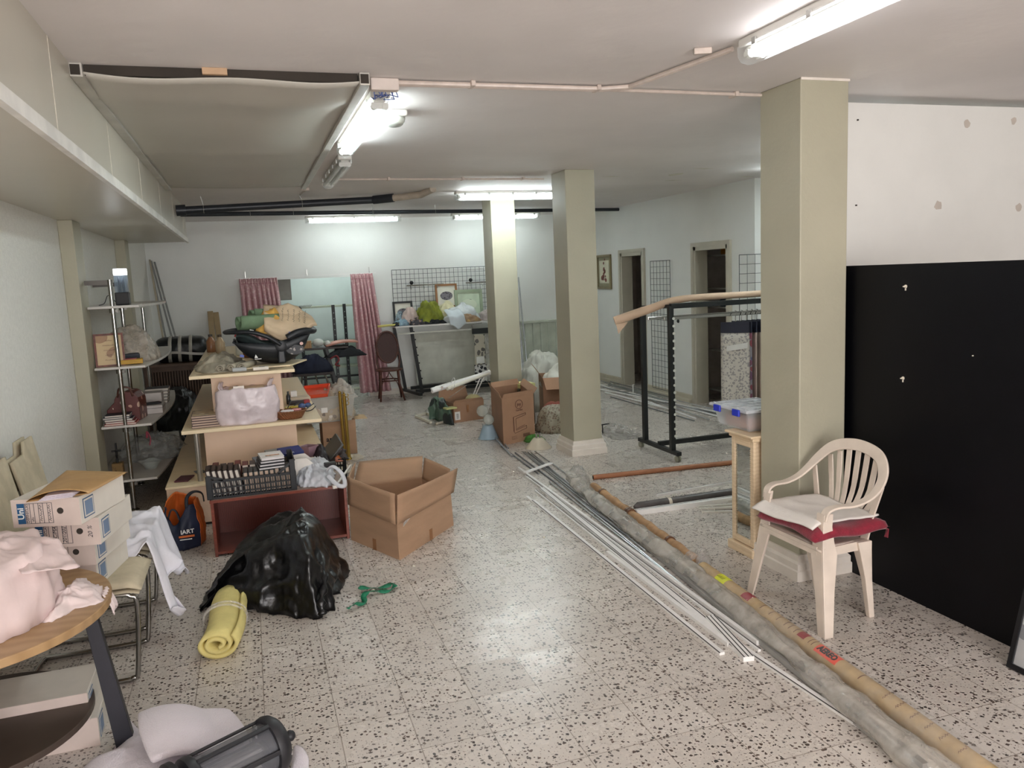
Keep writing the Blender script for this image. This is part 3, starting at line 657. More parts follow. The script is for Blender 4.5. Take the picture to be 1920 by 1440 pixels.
strip('short white cross piece lying over the far ends of the profiles', F2(984, 888, .02), F2(1034, 870, .02), .036, .010, z=.024)
rods = [((966, 850), (1180, 1010)), ((980, 848), (1210, 1035)), ((985, 850), (1240, 1050)), ((990, 849), (1150, 980)), ((996, 850), (1190, 1010)), ((1003, 848), (1125, 935)), ((940, 838), (1010, 890)), ((1030, 905), (1290, 1108)), ((1040, 905), (1330, 1140))]
for k, (a, b_) in enumerate(rods):
    A = F2(*a); B = F2(*b_); mb = MB(); mb.rod((A.x, A.y, .007+.002*(k % 3)), (B.x, B.y, .007), .0055 if k % 2 else .007, 8)
    solo('metal_rod', mb, MAT_ALU if k % 3 else MAT_ALUD, '%s metal rod in the floor bunch, %s from the left' % ('shiny' if k % 3 else 'dull', 'first second third fourth fifth sixth seventh eighth ninth'.split()[k]), 'rod', 'metal rods in the floor bunch', smooth='auto')
for a, b_, r in (((905, 797), (960, 857), .011), ((917, 797), (953, 842), .010)):
    A = F2(*a); B = F2(*b_); mb = MB(); d = (B-A).normalized(); mb.tube([A+Vector((0, 0, r)), B+Vector((0, 0, r))], r, 12)
    o = solo('metal_pole', mb, MAT_ALU, '%s grey metal pole poking out from beside the tall open carton' % ('longer' if r > .0105 else 'shorter'), 'pole', smooth='auto')
    link('pole_end', MB().rod(B+Vector((0, 0, r)), B+d*.002+Vector((0, 0, r)), r*.75, 10), MAT_DARK, o)
# plastic film helpers
def film_mat(name, col, alpha=.35, rough=.22, bump=.9, bscale=18, lo=.2):
    if name in MATS: return MATS[name]
    m = M(name, col, rough, alpha=alpha, bump=bump, bscale=bscale, var=.04); nt = m.node_tree; b = nt.nodes['Principled BSDF']
    tc = N(nt, 'TexCoord'); no = N(nt, 'TexNoise', Scale=bscale*.8, Detail=5, Roughness=.6); nt.links.new(tc.outputs['Object'], no.inputs['Vector'])
    rp = N(nt, 'MapRange'); rp.inputs[1].default_value = .4; rp.inputs[2].default_value = .62; rp.inputs[3].default_value = lo; rp.inputs[4].default_value = alpha
    nt.links.new(no.outputs[0], rp.inputs[0]); nt.links.new(rp.outputs[0], b.inputs['Alpha']); return m
FILM = film_mat('clear_film', (214, 210, 204), .5, lo=.18, bscale=9, bump=.6)
MAT_TUBEC = M('cardboard_tube', (190, 164, 124), .7, var=.08, vscale=20, bump=.1)
# cardboard tube with stickers
A = F2(1318, 1066, .045); B = F2(1842, 1445, .045); B = B+(B-A)*.06; r = .040
t = thing('cardboard_tube', 'long cardboard tube with yellow, red and orange stickers in a clear sleeve', 'tube', (A.x, A.y, 0)); d = (B-A).normalized(); s_ = d.cross(Vector((0, 0, 1))).normalized()
A.z = B.z = r+.003
link('tube_body', MB().rod(A, B, r, 28), MAT_TUBEC, t, smooth='auto')
def on_tube(px, py):
    q = F2(px, py, .075); return A+d*((q-A).dot(d)), None
def sticker(px, py, l_, ang0, ang1, mat, name='sticker'):
    c, _ = on_tube(px, py); mb = MB(); n = 10
    def fn(u, v):
        a = math.radians(ang0+(ang1-ang0)*v); return c+d*((u-.5)*l_)+(s_*math.cos(a)+Vector((0, 0, 1))*math.sin(a))*(r+.0012)
    mb.grid(fn, 2, n); return link(name, mb, mat, t, solid=.0006), c
sticker(1352, 1086, .095, 35, 125, M('yellow_sticker', (226, 232, 40), .5)); sticker(1396, 1120, .07, 40, 125, Mspots('torn_red_sticker', (150, 34, 52), (230, 214, 206), 60, .35, .5, .35))
sticker(1501, 1194, .05, 50, 115, M('red_sticker', (150, 44, 50), .5)); osk, oc = sticker(1544, 1229, .145, 34, 108, M('orange_sticker', (240, 92, 70), .5)); osk['label'] = 'orange sticker lettered AEREO'
for k in range(4):
    c, _ = on_tube(1346+k*3, 1082+k*2); mb = MB(); mb.cbox(c+s_*.012+Vector((0, 0, r+.001)), (.003, .028, .0012), math.atan2(d.y, d.x)); link('print', mb, MAT_GROOVE, t)
nrm = (s_*math.cos(math.radians(68))+Vector((0, 0, 1))*math.sin(math.radians(68))); up_ = d.cross(nrm); 
link('sticker_lettering', text_mb('AEREO', .038, frame(oc+nrm*(r+.0022), d, (nrm.cross(d))), .0008, bold=.0014), M('black_ink', (30, 26, 28), .6), t)
tubemarks = [(1425, 1140), (1440, 1152), (1455, 1162), (1470, 1172), (1488, 1185), (1478, 1178), (1513, 1205), (1520, 1209), (1553, 1245), (1610, 1272)]
mb_l = []
for px, py in tubemarks:
    c, _ = on_tube(px, py); mb = MB(); n = 8
    mb.grid(lambda u, v: c+d*((u-.5)*.004)+(s_*math.cos(math.radians(50+60*v))+Vector((0, 0, 1))*math.sin(math.radians(50+60*v)))*(r+.0012), 1, n); link('printed_ring', mb, M('brown_print', (120, 84, 66), .7), t, solid=.0005)
for px, py in ((1655, 1308), (1685, 1325), (1710, 1345), (1740, 1364), (1765, 1385), (1800, 1410)):
    c, _ = on_tube(px, py); n2 = (s_*math.cos(math.radians(70))+Vector((0, 0, 1))*math.sin(math.radians(70)))
    link('tube_lettering', scribble_mb(4, .020, frame(c+n2*(r+.0014), n2.cross(d), -d), .0006, int(px)), MATS['brown_print'], t)
# clear sleeve around the tube: a lumpy tube of film
def film_tube(name, label, pts, rs, mat, seed=0, amp=.012, n=24, m=70, cat='plastic film', flat=.75, fs=9):
    P = smooth_path(pts, 8); L = len(P); mb = MB()
    def fn(u, v):
        f = u*(L-1); i = min(int(f), L-2); p = P[i].lerp(P[i+1], f-i); dd = (P[i+1]-P[i]).normalized(); sd = dd.cross(Vector((0, 0, 1))).normalized(); k = u*(len(rs)-1); j = min(int(k), len(rs)-2); rr = rs[j]+(rs[j+1]-rs[j])*(k-j)
        a = v*2*PI; q = Vector((p.x*fs, p.y*fs*.45, math.cos(a)*.8+seed)); g = ridge(q+Vector((0, 0, math.sin(a)*.8)), 1, 3)*amp
        o = sd*math.cos(a)*(rr+g)+Vector((0, 0, 1))*math.sin(a)*(rr*flat+g); z = max(.003, p.z+o.z); return (p.x+o.x, p.y+o.y, z)
    mb.grid(fn, m, n, wrap=True); return solo(name, mb, mat, label, cat, smooth=True)
film_tube('clear_sleeve', 'clear plastic sleeve around the stickered cardboard tube', [F2(1326, 1072, .05), F2(1450, 1163, .05), F2(1590, 1265, .05), F2(1730, 1366, .05), F2(1860, 1462, .05)], [.045, .048, .054, .062, .068, .072], film_mat('sleeve_film', (220, 218, 214), .22, .12, lo=.05, bscale=6, bump=.4), 1, .005)
# film wrapped roll of profiles
A = F2(1085, 910, .035); B = F2(1735, 1440, .035)
for k, (off, r_, m_) in enumerate(((-.018, .014, MAT_WPVC), (.016, .015, M('grey_profile', (168, 166, 162), .4)), (0, .012, MAT_ALU))):
    sd = (B-A).normalized().cross(Vector((0, 0, 1))); zz = .017 if k < 2 else .042
    mb = MB(); mb.bar(Vector((A.x, A.y, zz))+sd*off+(B-A)*.04, Vector((B.x, B.y, zz))+sd*off, r_*1.9, r_*1.6)
    solo('wrapped_profile', mb, m_, ('white profile inside the cloudy film roll', 'grey profile inside the cloudy film roll', 'metal profile on top inside the cloudy film roll')[k], 'profile')
FILM2 = film_mat('cloudy_film', (214, 208, 198), .62, .18, lo=.32, bscale=7, bump=.6)
film_tube('film_roll', 'cloudy plastic film wrapped around a long bundle of profiles', [F2(1072, 893, .06), F2(1100, 922, .05), F2(1180, 985, .045), F2(1288, 1064, .045), F2(1402, 1158, .045), F2(1500, 1240, .045), F2(1580, 1306, .045), F2(1770, 1465, .05)], [.045, .062, .05, .060, .054, .056, .050, .046, .050, .046, .052, .050, .060, .068], FILM2, 5, .022, n=30, m=130, fs=7)
mb = heap([(F2(x, y).x, F2(x, y).y) for x, y in ((1062, 905), (1068, 885), (1088, 882), (1103, 896), (1105, 918), (1090, 925))], 0, dome(.11), 9, 36, seed=2, amp=.035, fs=14)
solo('film_bunch', mb, FILM, 'bunched clear plastic at the far end of the wrapped roll', 'plastic film', smooth=True)
# kraft paper wrapped tube
A = F2(1112, 912, .03); B = F2(1303, 1050, .03); mb = MB(); n = 40; P = [A.lerp(B, k/n)+Vector((0, 0, .004*math.sin(k*1.3))) for k in range(n+1)]
mb.tube(P, [.032+.004*ridge((k*.31, 2, 1), 1, 2) for k in range(n+1)], 12)
t = solo('paper_wrapped_tube', mb, M('kraft_paper', (176, 138, 100), .7, var=.12, vscale=18, bump=.4, bscale=22), 'brown paper wrapped tube lying behind the cloudy film roll', 'tube', smooth=True)
for f_ in (.12, .42, .44, .8): link('tape_band', MB().tube([A.lerp(B, f_), A.lerp(B, f_+.014)], .0375, 14), M('brown_tape', (104, 70, 48), .35), t)
link('tape_band', MB().tube([A.lerp(B, .965), A.lerp(B, 1.0)], .036, 14), FILM, t)
mb = heap([(F2(x, y).x, F2(x, y).y) for x, y in ((1296, 1048), (1310, 1036), (1330, 1042), (1334, 1056), (1316, 1066), (1302, 1064))], 0, dome(.07), 8, 30, seed=8, amp=.03, fs=22)
solo('film_bunch', mb, FILM, 'crumpled clear film knot between the brown paper tube and the stickered tube', 'plastic film', smooth=True)
# brown tube and dark rolls further back
A = F2(1112, 895, .02); B = F2(1384, 866, .02)
B = A+(B-A)*1.25
o = solo('cardboard_tube', MB().rod(A, B, .021, 16), M('brown_tube', (158, 104, 72), .55, var=.08, vscale=12), 'thin brown cardboard tube lying alone across the floor behind the profiles', 'tube', smooth='auto')
link('tube_end', MB().rod(A-(B-A).normalized()*.001, A+(B-A).normalized()*.002, .015, 12), MAT_DARK, o)
A = F2(1196, 950, .03); B = F2(1384, 922, .03); B = A+(B-A)*1.35; d = (B-A).normalized()
t = solo('dark_roll', MB().rod(A, B, .033, 18), M('dark_grey_wrap', (84, 78, 76), .42, var=.15, vscale=14, bump=.3, bscale=10), 'dark grey wrapped roll lying by the mirror cabinet', 'roll', smooth='auto')
link('roll_end', MB().tube([A-d*.03, A], [.012, .033], 16), MATS['dark_grey_wrap'], t)
link('tape_band', MB().rod(A+d*.24, A+d*.265, .0345, 16), M('beige_tape', (206, 196, 180), .5), t)
link('green_wrap', MB().rod(A+d*.86, A+d*1.25, .0345, 16), M('olive_film', (134, 126, 84), .4, var=.2, vscale=14), t)
a = F2(1192, 965); b_ = F2(1384, 938); b_ = a+(b_-a)*1.3
strip('broad white profile lying along the front of the dark grey roll', a, b_, .05, .035, grooves=(-.008,))
a = F2(1232, 931); b_ = F2(1384, 904); b_ = a+(b_-a)*1.3
strip('thin dark edged profile lying behind the dark grey roll', a, b_, .02, .02, grooves=(-.006,))
for k in range(4):
    a = F2(1304+k*4, 948+k*4.5); b_ = F2(1384, 940+k*7); b_ = a+(b_-a)*2.2
    strip('milky profile tied with string by the mirror cabinet, %s of four' % ('furthest', 'second furthest', 'second nearest', 'nearest')[k], a, b_, .022, .014, z=.0 if k % 2 else .004, mat=M('milky_profile', (226, 222, 214), .3), group='tied bundle of milky profiles')
mb = MB(); q = F2(1318, 955, .02)
for k in range(3): mb.tube([(q.x+.05*k-.03+.01*math.cos(a*.7), q.y+.06*math.cos(a*.785), .014+.02*math.sin(a*.785)) for a in range(8)], .0018, 5, closed=True)
solo('string', mb, M('white_string', (232, 228, 220), .8), 'loose white string around the small bundle of milky profiles', 'string')
# ================================================================ left foreground
def shear_z(mb, fn):
    for v in mb.bm.verts: v.co.z = max(.002, fn(v.co))
    return mb
# half-round side table against the left wall
TX, TY, TRX, TRY, TZ = -1.05, 3.20, .47, .50, .60
def dshape(k, z0, z1, inset=0):
    pts = []
    for i in range(33):
        a = -PI/2+PI*i/32*1.0; pts.append((TX+math.cos(a)*(TRX-inset), TY+math.sin(a)*(TRY-inset), z0))
    pts += [(-1.25, TY+TRY-inset, z0), (-1.25, TY-TRY+inset, z0)]
    return MB().prism(pts, (0, 0, z1-z0))
t = thing('side_table', 'half round side table with dark legs at the lower left corner', 'table', (TX, TY, 0))
link('table_top', dshape(0, TZ-.032, TZ), Mwave('tan_tabletop', (178, 146, 106), (156, 124, 86), 5, 'Y', 6, .38), t, bevel=.004)
link('lower_shelf', dshape(0, .165, .19, .10), M('dark_brown_shelf', (74, 62, 54), .5, var=.1), t, bevel=.003)
MAT_LEG = M('navy_black_wood', (38, 38, 46), .5, var=.08)
for x, y, ang in ((-.60, 3.17, .05), (-.93, 2.77, -.95), (-1.18, 2.80, 0), (-1.18, 3.62, 0)):
    mb = MB(); c, s_ = math.cos(ang), math.sin(ang); d = Vector((c, s_, 0)); w_ = Vector((-s_, c, 0))
    P = []
    for off, z in ((0, 0), (0, TZ-.033)):
        dd = d*(.045 if z == 0 else -.035); th = .055 if z == 0 else .036
        base = Vector((x, y, z))+dd
        P += [base-d*th-w_*.02, base+d*th*.2-w_*.02, base+d*th*.2+w_*.02, base-d*th+w_*.02]
    mb.hexa([P[0], P[1], P[2], P[3], P[4], P[5], P[6], P[7]]); link('leg', mb, MAT_LEG, t, bevel=.002)
# archive boxes
MAT_ARCH = M('archive_card', (206, 190, 182), .75, var=.04, vscale=9); MAT_ARCHS = M('archive_card_side', (212, 206, 196), .75, var=.03, vscale=9)
MAT_UB = M('label_blue', (38, 88, 132), .5); MAT_INK = M('print_ink', (44, 50, 64), .6); MAT_WHT = M('white_paint', (235, 235, 232), .5)
BINK = (44, 50, 64)
def archive_box(label, fr, d, z, L=.37, W=.27, h=.113, text=True, pen=None, side=True):
    """fr: front right lower corner, d: direction into depth; the front faces the camera"""
    d = Vector((d[0], d[1], 0)).normalized(); r = Vector((d.y, -d.x, 0)); o = Vector((fr[0], fr[1], z)); a = o-r*W
    t = thing('archive_box', label, 'box', o-r*W/2+d*L/2, 0, 'archive boxes on the cantilever chair' if z > .4 else 'archive boxes on the floor under the side table')
    mb = MB(); u = Vector((0, 0, h)); mb.hexa([a, o, o+d*L, a+d*L, a+u, o+u, o+d*L+u, a+d*L+u]); link('carton', mb, MAT_ARCHS, t, bevel=.003)
    f0 = a-d*.0012
    link('front_panel', MB().hexa([f0, f0+r*W, f0+r*W+d*.001, f0+d*.001, f0+u, f0+r*W+u, f0+r*W+d*.001+u, f0+d*.001+u]), MAT_ARCH, t)
    F_ = lambda x, y, off=.002: a+r*x+Vector((0, 0, y))-d*off
    def patch(x0, x1, y0, y1, mat, name, off=.002):
        link(name, MB().hexa([F_(x0, y0, off), F_(x1, y0, off), F_(x1, y0, 0), F_(x0, y0, 0), F_(x0, y1, off), F_(x1, y1, off), F_(x1, y1, 0), F_(x0, y1, 0)]), mat, t)
    if text:
        patch(.022, .052, .014, h-.016, MAT_UB, 'blue_band')
        link('lettering', text_mb('Uni', .034, frame(F_(.037, h*.5, .0025), (0, 0, 1), -r), .0003, bold=.0008), MAT_WHT, t)
        link('lettering', text_mb('DEFINICLAS', .0145, frame(F_(.062, h*.5, .0018), (0, 0, 1), -r), .0003), MAT_INK, t)
        mb = MB()
        for x in (.054, .072, .088, .106, .124, .142, .160): mb.hexa([F_(x, .014), F_(x+.0015, .014), F_(x+.0015, .014, 0), F_(x, .014, 0), F_(x, h-.016), F_(x+.0015, h-.016), F_(x+.0015, h-.016, 0), F_(x, h-.016, 0)])
        for y in (.014, h-.0175): mb.hexa([F_(.054, y), F_(.1615, y), F_(.1615, y, 0), F_(.054, y, 0), F_(.054, y+.0015), F_(.1615, y+.0015), F_(.1615, y+.0015, 0), F_(.054, y+.0015, 0)])
        link('printed_lines', mb, MAT_INK, t)
        link('lettering', text_mb('año', .012, frame(F_(.081, .032, .0018), (0, 0, 1), -r), .0003), MAT_INK, t)
        for x, s_ in (pen or ()): link('handwriting', scribble_mb(7, .017, frame(F_(x, h*.5, .0022), (0, 0, 1), -r), .0004, len(s_)) if s_[0] == '~' else text_mb(s_, .021 if x < .17 else .026, frame(F_(x, h*.5, .0022), (0, 0, 1), -r), .0003, shear=.35, bold=-.0002 if x > .17 else 0), M('pen_ink', (40, 40, 52), .6), t)
    hc = F_(.192, h*.55, .0016); mb = MB(); mb.grid(lambda q, v: hc+(r*math.cos(v*2*PI)+Vector((0, 0, 1))*math.sin(v*2*PI))*(.0004+.0125*q), 1, 20, wrap=True); link('finger_hole', mb, MAT_DARK, t, solid=.0006)
    if side:
        S = lambda x, y, off=.0015: o+d*x+Vector((0, 0, y))+r*off
        def sp(x0, x1, y0, y1, off, mat): link('side_label', MB().hexa([S(x0, y0, 0), S(x1, y0, 0), S(x1, y0, off), S(x0, y0, off), S(x0, y1, 0), S(x1, y1, 0), S(x1, y1, off), S(x0, y1, off)]), mat, t)
        sp(.025, .105, .018, h-.015, .0012, MAT_UB); sp(.029, .101, .022, h-.019, .0018, MAT_ARCHS); sp(.036, .094, .029, h-.026, .0024, M('pale_blue_print', (120, 140, 168), .6))
    return t
z0 = .466
archive_box('white archive box at the bottom of the stack on the cantilever chair', (-.712, 3.70), (.10, .5), z0, pen=((.098, '~a'), (.133, '~bc')))
archive_box('white archive box second from the bottom of the chair stack', (-.700, 3.66), (.12, .5), z0+.115, pen=((.115, '~abc'),))
archive_box('white archive box second from the top, handwritten DEC/MAR and 20 percent', (-.655, 3.56), (.10, .5), z0+.23, pen=((.097, 'DEC/MAR'), (.133, '201/2021'), (.233, '20 %')))
archive_box('white archive box on top of the chair stack, under the brown envelope', (-.700, 3.47), (.16, .5), z0+.345, pen=((.115, '~abcd'), (.15, '~abcde')))
q = fl(163, 1298, .23); q2 = fl(39, 1321, .23); dd = Vector((-(q2-q).y, (q2-q).x, 0)); dd = dd if dd.y > 0 else -dd
archive_box('white archive box lying lower on the floor beneath the side table', (q.x+.02, q.y+.02), dd, 0, W=.35, L=.26, text=False)
archive_box('white archive box lying upper on the floor beneath the side table', (q.x, q.y), dd, .115, W=.35, L=.26, text=False)
# brown envelope with papers
a, b_, c_, e_ = [fl(*p, z0+.47) for p in ((48, 938), (166, 922), (238, 882), (125, 879))]
mb = MB()
def env(s):
    def fn(u, v):
        p = (a*(1-u)+b_*u)*(1-v)+(e_*(1-u)+c_*u)*v; bulge = math.sin(PI*u)**.7*max(0, 1-v*1.1)*.8+.12*math.sin(PI*u)*math.sin(PI*v)
        return (p.x, p.y, z0+.462+s*(.001+.036*bulge) if s > 0 else z0+.462)
    return fn
mb.grid(env(1), 20, 16); mb.grid(env(-1), 20, 16)
t = solo('envelope', mb, M('manila_paper', (186, 148, 98), .6, var=.06, vscale=8, bump=.3, bscale=14), 'open brown envelope stuffed with papers on top of the archive boxes', 'envelope', smooth=True, solid=.0012)
rnd = random.Random(2)
for k in range(5):
    mb = MB(); o = a*(.78-.02*k)+b_*(.22+.02*k); rr = (b_-a)*.55; dd = (e_-a)*.22; z = z0+.4635+k*.0026
    o = Vector((o.x, o.y, z)); o -= (e_-a)*(.05-.012*k); mb.hexa([o, o+rr, o+rr+dd, o+dd, o+Vector((0, 0, .002)), o+rr*(1-.06*k)+Vector((0, 0, .002)), o+rr*(1-.06*k)+dd+Vector((0, 0, .002)), o+dd+Vector((0, 0, .002))])
    link('papers', mb, M('lilac_white_paper', (222, 212, 222), .7), t)
# two cantilever chairs facing the room, backs to the wall
MAT_UPH = M('cream_upholstery', (198, 186, 160), .8, var=.1, vscale=10, bump=.15, bscale=60); MAT_CHR = M('chrome', (162, 160, 156), .16, metal=1.0, var=.03)
def cantilever(label, y0, dx=0):
    t = thing('cantilever_chair', label, 'chair', (-.85+dx, y0+.21, 0), 0, 'cream cantilever chairs along the left wall'); W = .42; X = lambda x: x+dx
    mb = MB()
    def pad(u, v):
        x = X(-1.02+u*.47); y = y0+v*W; return (x, y, .44+.022*(1-abs(v*2-1)**6)*(1-abs(u*2-1)**8)-.03*max(0, u-.9)*10*.6)
    def padb(u, v): x = X(-1.02+u*.46); return (x, y0+.003+v*(W-.006), .418-.02*max(0, u-.9)*6)
    mb.grid(pad, 18, 12); mb.grid(padb, 18, 12); bm = mb.bm; link('seat', mb, MAT_UPH, t, smooth=True, solid=.006)
    mb = MB()
    def bk(s):
        return lambda u, v: (X(-1.03-.10*u+s), y0+.0+v*W, .44+u*(.50+(.06 if .5 < v < .98 else 0)*min(1, u*3)))
    mb.grid(bk(.018), 16, 20); mb.grid(bk(-.018), 16, 20); link('backrest', mb, MAT_UPH, t, solid=.012, smooth=True)
    for y in (y0+.012, y0+W-.012):
        P = [(X(-1.10), y, .80), (X(-1.06), y, .50), (X(-1.03), y, .425), (X(-.66), y, .408), (X(-.60), y, .395), (X(-.575), y, .35), (X(-.60), y, .05), (X(-.625), y, .018), (X(-.68), y, .012), (X(-1.05), y, .012)]
        link('frame_tube', MB().tube(smooth_path(P, 5), .011, 10), MAT_CHR, t, smooth='auto')
    link('cross_tube', MB().tube(smooth_path([(X(-1.0), y0+.012, .012), (X(-1.06), y0+.03, .012), (X(-1.06), y0+W-.03, .012), (X(-1.0), y0+W-.012, .012)], 4), .011, 10), MAT_CHR, t, smooth='auto')
    return t
cantilever('cream cantilever chair carrying the stack of archive boxes', 3.72)
cantilever('cream cantilever chair behind the archive boxes, draped with a white sheet', 4.28, -.02)
# white sheet draped over the second chair
def drape(p, u, v):
    x = p.x+.015*math.sin(v*11)+.02*fbm((u*3, v*4, 1)); s = max(0, (x+.56)/.16); y = p.y+.025*math.sin(u*9+v*3)
    z = .51-.30*min(1, s)**1.1*(1+.25*math.sin(v*7+1))+.05*ridge((u*3.1, v*3.3, 4), 1, 3)
    if s > 0: x = -.56+.07*s+.035*math.sin(v*15)*s
    return (x, y, max(.01, z))
cloth_sheet('draped_sheet', ((-.95, 4.16, 0), (-.36, 4.10, 0), (-.36, 4.76, 0), (-.95, 4.76, 0)), 'crumpled white sheet draped over the far cantilever chair', 'sheet', M('blue_white_cotton', (224, 222, 230), .85, var=.04, vscale=8, bump=.2, bscale=40), drape, .004, (44, 40))
# pink white sheet bag and cloth on the side table
MAT_PINKW = M('pinkish_nonwoven', (226, 206, 204), .7, var=.05, vscale=5, bump=.25, bscale=20)
outl = [(-.79, 2.98), (-.74, 3.08), (-.74, 3.24), (-.82, 3.40), (-1.0, 3.46), (-1.2, 3.44), (-1.24, 3.2), (-1.23, 2.95), (-1.05, 2.84), (-.90, 2.87)]
mb = heap(outl, TZ, lambda u: (1-u*.9+.12*math.sin(PI*min(1, u*1.6)), .235*min(1, (u*3.0))**.8+.03*u), 22, 90, seed=6, amp=.03, fs=6)
t = solo('nonwoven_bag', mb, MAT_PINKW, 'large pinkish white nonwoven bag slumped on the half round table', 'bag', smooth=True)
mb = MB(); A0, A1, A2, A3 = fl(60, 1075, .80), fl(150, 1062, .775), fl(110, 1010, .84), fl(20, 1002, .86)
def flap(u, v):
    p = (A0*(1-u)+A1*u)*(1-v)+(A3*(1-u)+A2*u)*v; return (p.x-.03*(1-u), p.y, p.z+.012*ridge((u*3, v*3, 2), 1, 2)-.02*math.sin(PI*v)*(u-.5))
mb.grid(flap, 16, 14); link('bag_flap', mb, MAT_PINKW, t, solid=.003, smooth=True)
outl = [(fl(x, y, TZ).x, fl(x, y, TZ).y) for x, y in ((68, 1158), (85, 1140), (118, 1112), (150, 1088), (180, 1098), (200, 1118), (178, 1132), (130, 1148), (96, 1166))]
mb = heap(outl, TZ, dome(.045, 1.8), 14, 72, seed=9, amp=.035, fs=13)
t = solo('crumpled_cloth', mb, M('rose_white_cloth', (230, 214, 212), .8, var=.04, bump=.2), 'small crumpled pinkish cloth at the rim of the half round table', 'cloth', smooth=True)
q = fl(196, 1112, TZ); mb = MB(); mb.grid(lambda u, v: (q.x+.03*math.sin(u*1.5)+.004*math.sin(v*20), q.y-.05+v*.09, TZ+.012-.075*u*(1+.2*math.sin(v*9))), 8, 16); link('hanging_corner', mb, MATS['rose_white_cloth'], t, solid=.003, smooth=True)
# white wadding on the floor
MAT_WAD = M('polyester_wadding', (222, 214, 222), .95, var=.03, vscale=7, bump=.5, bscale=160, sheen=.6)
outl = [fl(x, y) for x, y in ((150, 1450), (205, 1425), (232, 1350), (262, 1368), (300, 1395), (420, 1440), (440, 1500), (180, 1560))]
solo('wadding', heap([(p.x, p.y) for p in outl], 0, dome(.07, 2.5), 16, 70, seed=3, amp=.02, fs=5, ridged=False), MAT_WAD, 'white polyester wadding spread on the floor by the dark table leg', 'wadding', smooth=True)
# folded lobe: a thick sheet curling over itself
P0 = fl(300, 1400); P1 = fl(432, 1372)
def lobe(u, v):
    a = -PI*.55+u*PI*1.25; r = .075+.02*math.sin(v*3); ax = Vector((.12, -.30, 0))*(1-v)*1.15
    c = Vector((P1.x-.10, P1.y+.0, .078)); p = c+ax+Vector((math.cos(a)*r*1.2, .0, math.sin(a)*r*.95))
    p.x -= .18*(u if u > .5 else 0)*.9; return (p.x-.06*(1-v), p.y, max(.012, p.z))
mb = MB(); mb.grid(lobe, 26, 20)
solo('wadding_fold', mb, MAT_WAD, 'curled fold of white wadding beside the black lantern', 'wadding', smooth=True, solid=.028, sub=1)
outl = [fl(x, y) for x, y in ((545, 1440), (552, 1400), (572, 1408), (582, 1440), (570, 1480), (540, 1480))]
solo('wadding_scrap', heap([(p.x, p.y) for p in outl], 0, dome(.03, 2.5), 10, 40, seed=4, amp=.01, fs=8, ridged=False), MAT_WAD, 'scrap of white wadding to the right of the lantern cap', 'wadding', smooth=True)
# black lantern lying on the wadding
t = thing('lantern', 'black metal lantern with flaking silver paint lying at the bottom edge', 'lantern', (-.13, 2.72, 0))
ax = Matrix(((0, 0, 1), (0, 1, 0), (-1, 0, 0))).to_3x3(); ax = Matrix.Rotation(.50, 3, 'Z') @ ax; c0 = Vector((-.318, 2.605, .13))
MAT_LAN = Mspots('flaking_black', (34, 34, 38), (206, 204, 204), 26, .34, .45, .10)
link('cap', MB().lathe([(.10, .285), (.104, .30), (.10, .318), (.085, .335), (.03, .345), (.012, .35)], c0, 32, axis=ax), MAT_LAN, t, smooth='auto')
link('finial', MB().lathe([(.008, .345), (.010, .36), (.018, .368), (.020, .38), (.014, .392), (.002, .396)], c0, 18, axis=ax), MAT_LAN, t, smooth=True)
link('base_ring', MB().lathe([(.085, -.06), (.10, -.05), (.10, -.03), (.085, -.02)], c0, 32, axis=ax), MAT_LAN, t, smooth='auto')
link('collar', MB().lathe([(.075, -.005), (.092, .0), (.095, .02), (.088, .035)], c0, 32, axis=ax), MAT_LAN, t, smooth='auto')
for k in range(6):
    a = k*PI/3+.3; p0 = c0+ax @ Vector((math.cos(a)*.088, math.sin(a)*.088, .03)); p1 = c0+ax @ Vector((math.cos(a)*.094, math.sin(a)*.094, .288)); link('rib', MB().bar(p0, p1, .016, .010, ax @ Vector((math.cos(a), math.sin(a), 0))), MAT_LAN, t, bevel=.003)
link('glass', MB().lathe([(.078, .03), (.084, .285)], c0, 24, cap=False, axis=ax), M('smoky_glass', (120, 122, 128), .1, alpha=.55), t, smooth=True)
link('inner_tube', MB().lathe([(.03, .0), (.03, .28)], c0, 16, axis=ax), MAT_CHR, t, smooth='auto')
# black sack over a boxy load
MAT_BAG = M('black_polythene', (12, 12, 14), .30, var=.2, bump=.5, bscale=16, spec=.5)
outl = [fl(x, y) for x, y in ((381, 1146), (396, 1138), (470, 1150), (520, 1150), (560, 1158), (604, 1163), (632, 1128), (640, 1092))]+[Vector((.42, 4.75, 0)), Vector((.20, 4.93, 0)), Vector((-.12, 4.95, 0)), Vector((-.30, 4.75, 0))]
mb = heap([(p.x, p.y) for p in outl], 0, lambda u: (1-.36*min(1, u*2.0)**1.5-.64*max(0, (u-.45)/.55)**1.2, .395*min(1, u*2.0)**.9), 34, 150, seed=11, amp=.06, fs=5.0, center=(.08, 4.52))
shear_z(mb, lambda p: p.z*(.46+.59*max(0, min(1, (p.x+.33)/.48)))*(1-.55*max(0, min(1, (p.x-.20)/.24)))+.0)
t = solo('black_sack', mb, MAT_BAG, 'big black plastic sack pulled over a boxy load on the open floor', 'sack', smooth=True)
mb = MB(); a = fl(384, 1146); b_ = fl(412, 1092, .10); mb.grid(lambda u, v: (a.x-.02*(1-u)+.10*u+.01*math.sin(v*9), a.y+.02*u+v*.12, .004+.10*u*(1-v*.5)+.008*math.sin(v*12+u*4)), 10, 12); link('corner_ear', mb, MAT_BAG, t, solid=.002, smooth=True)
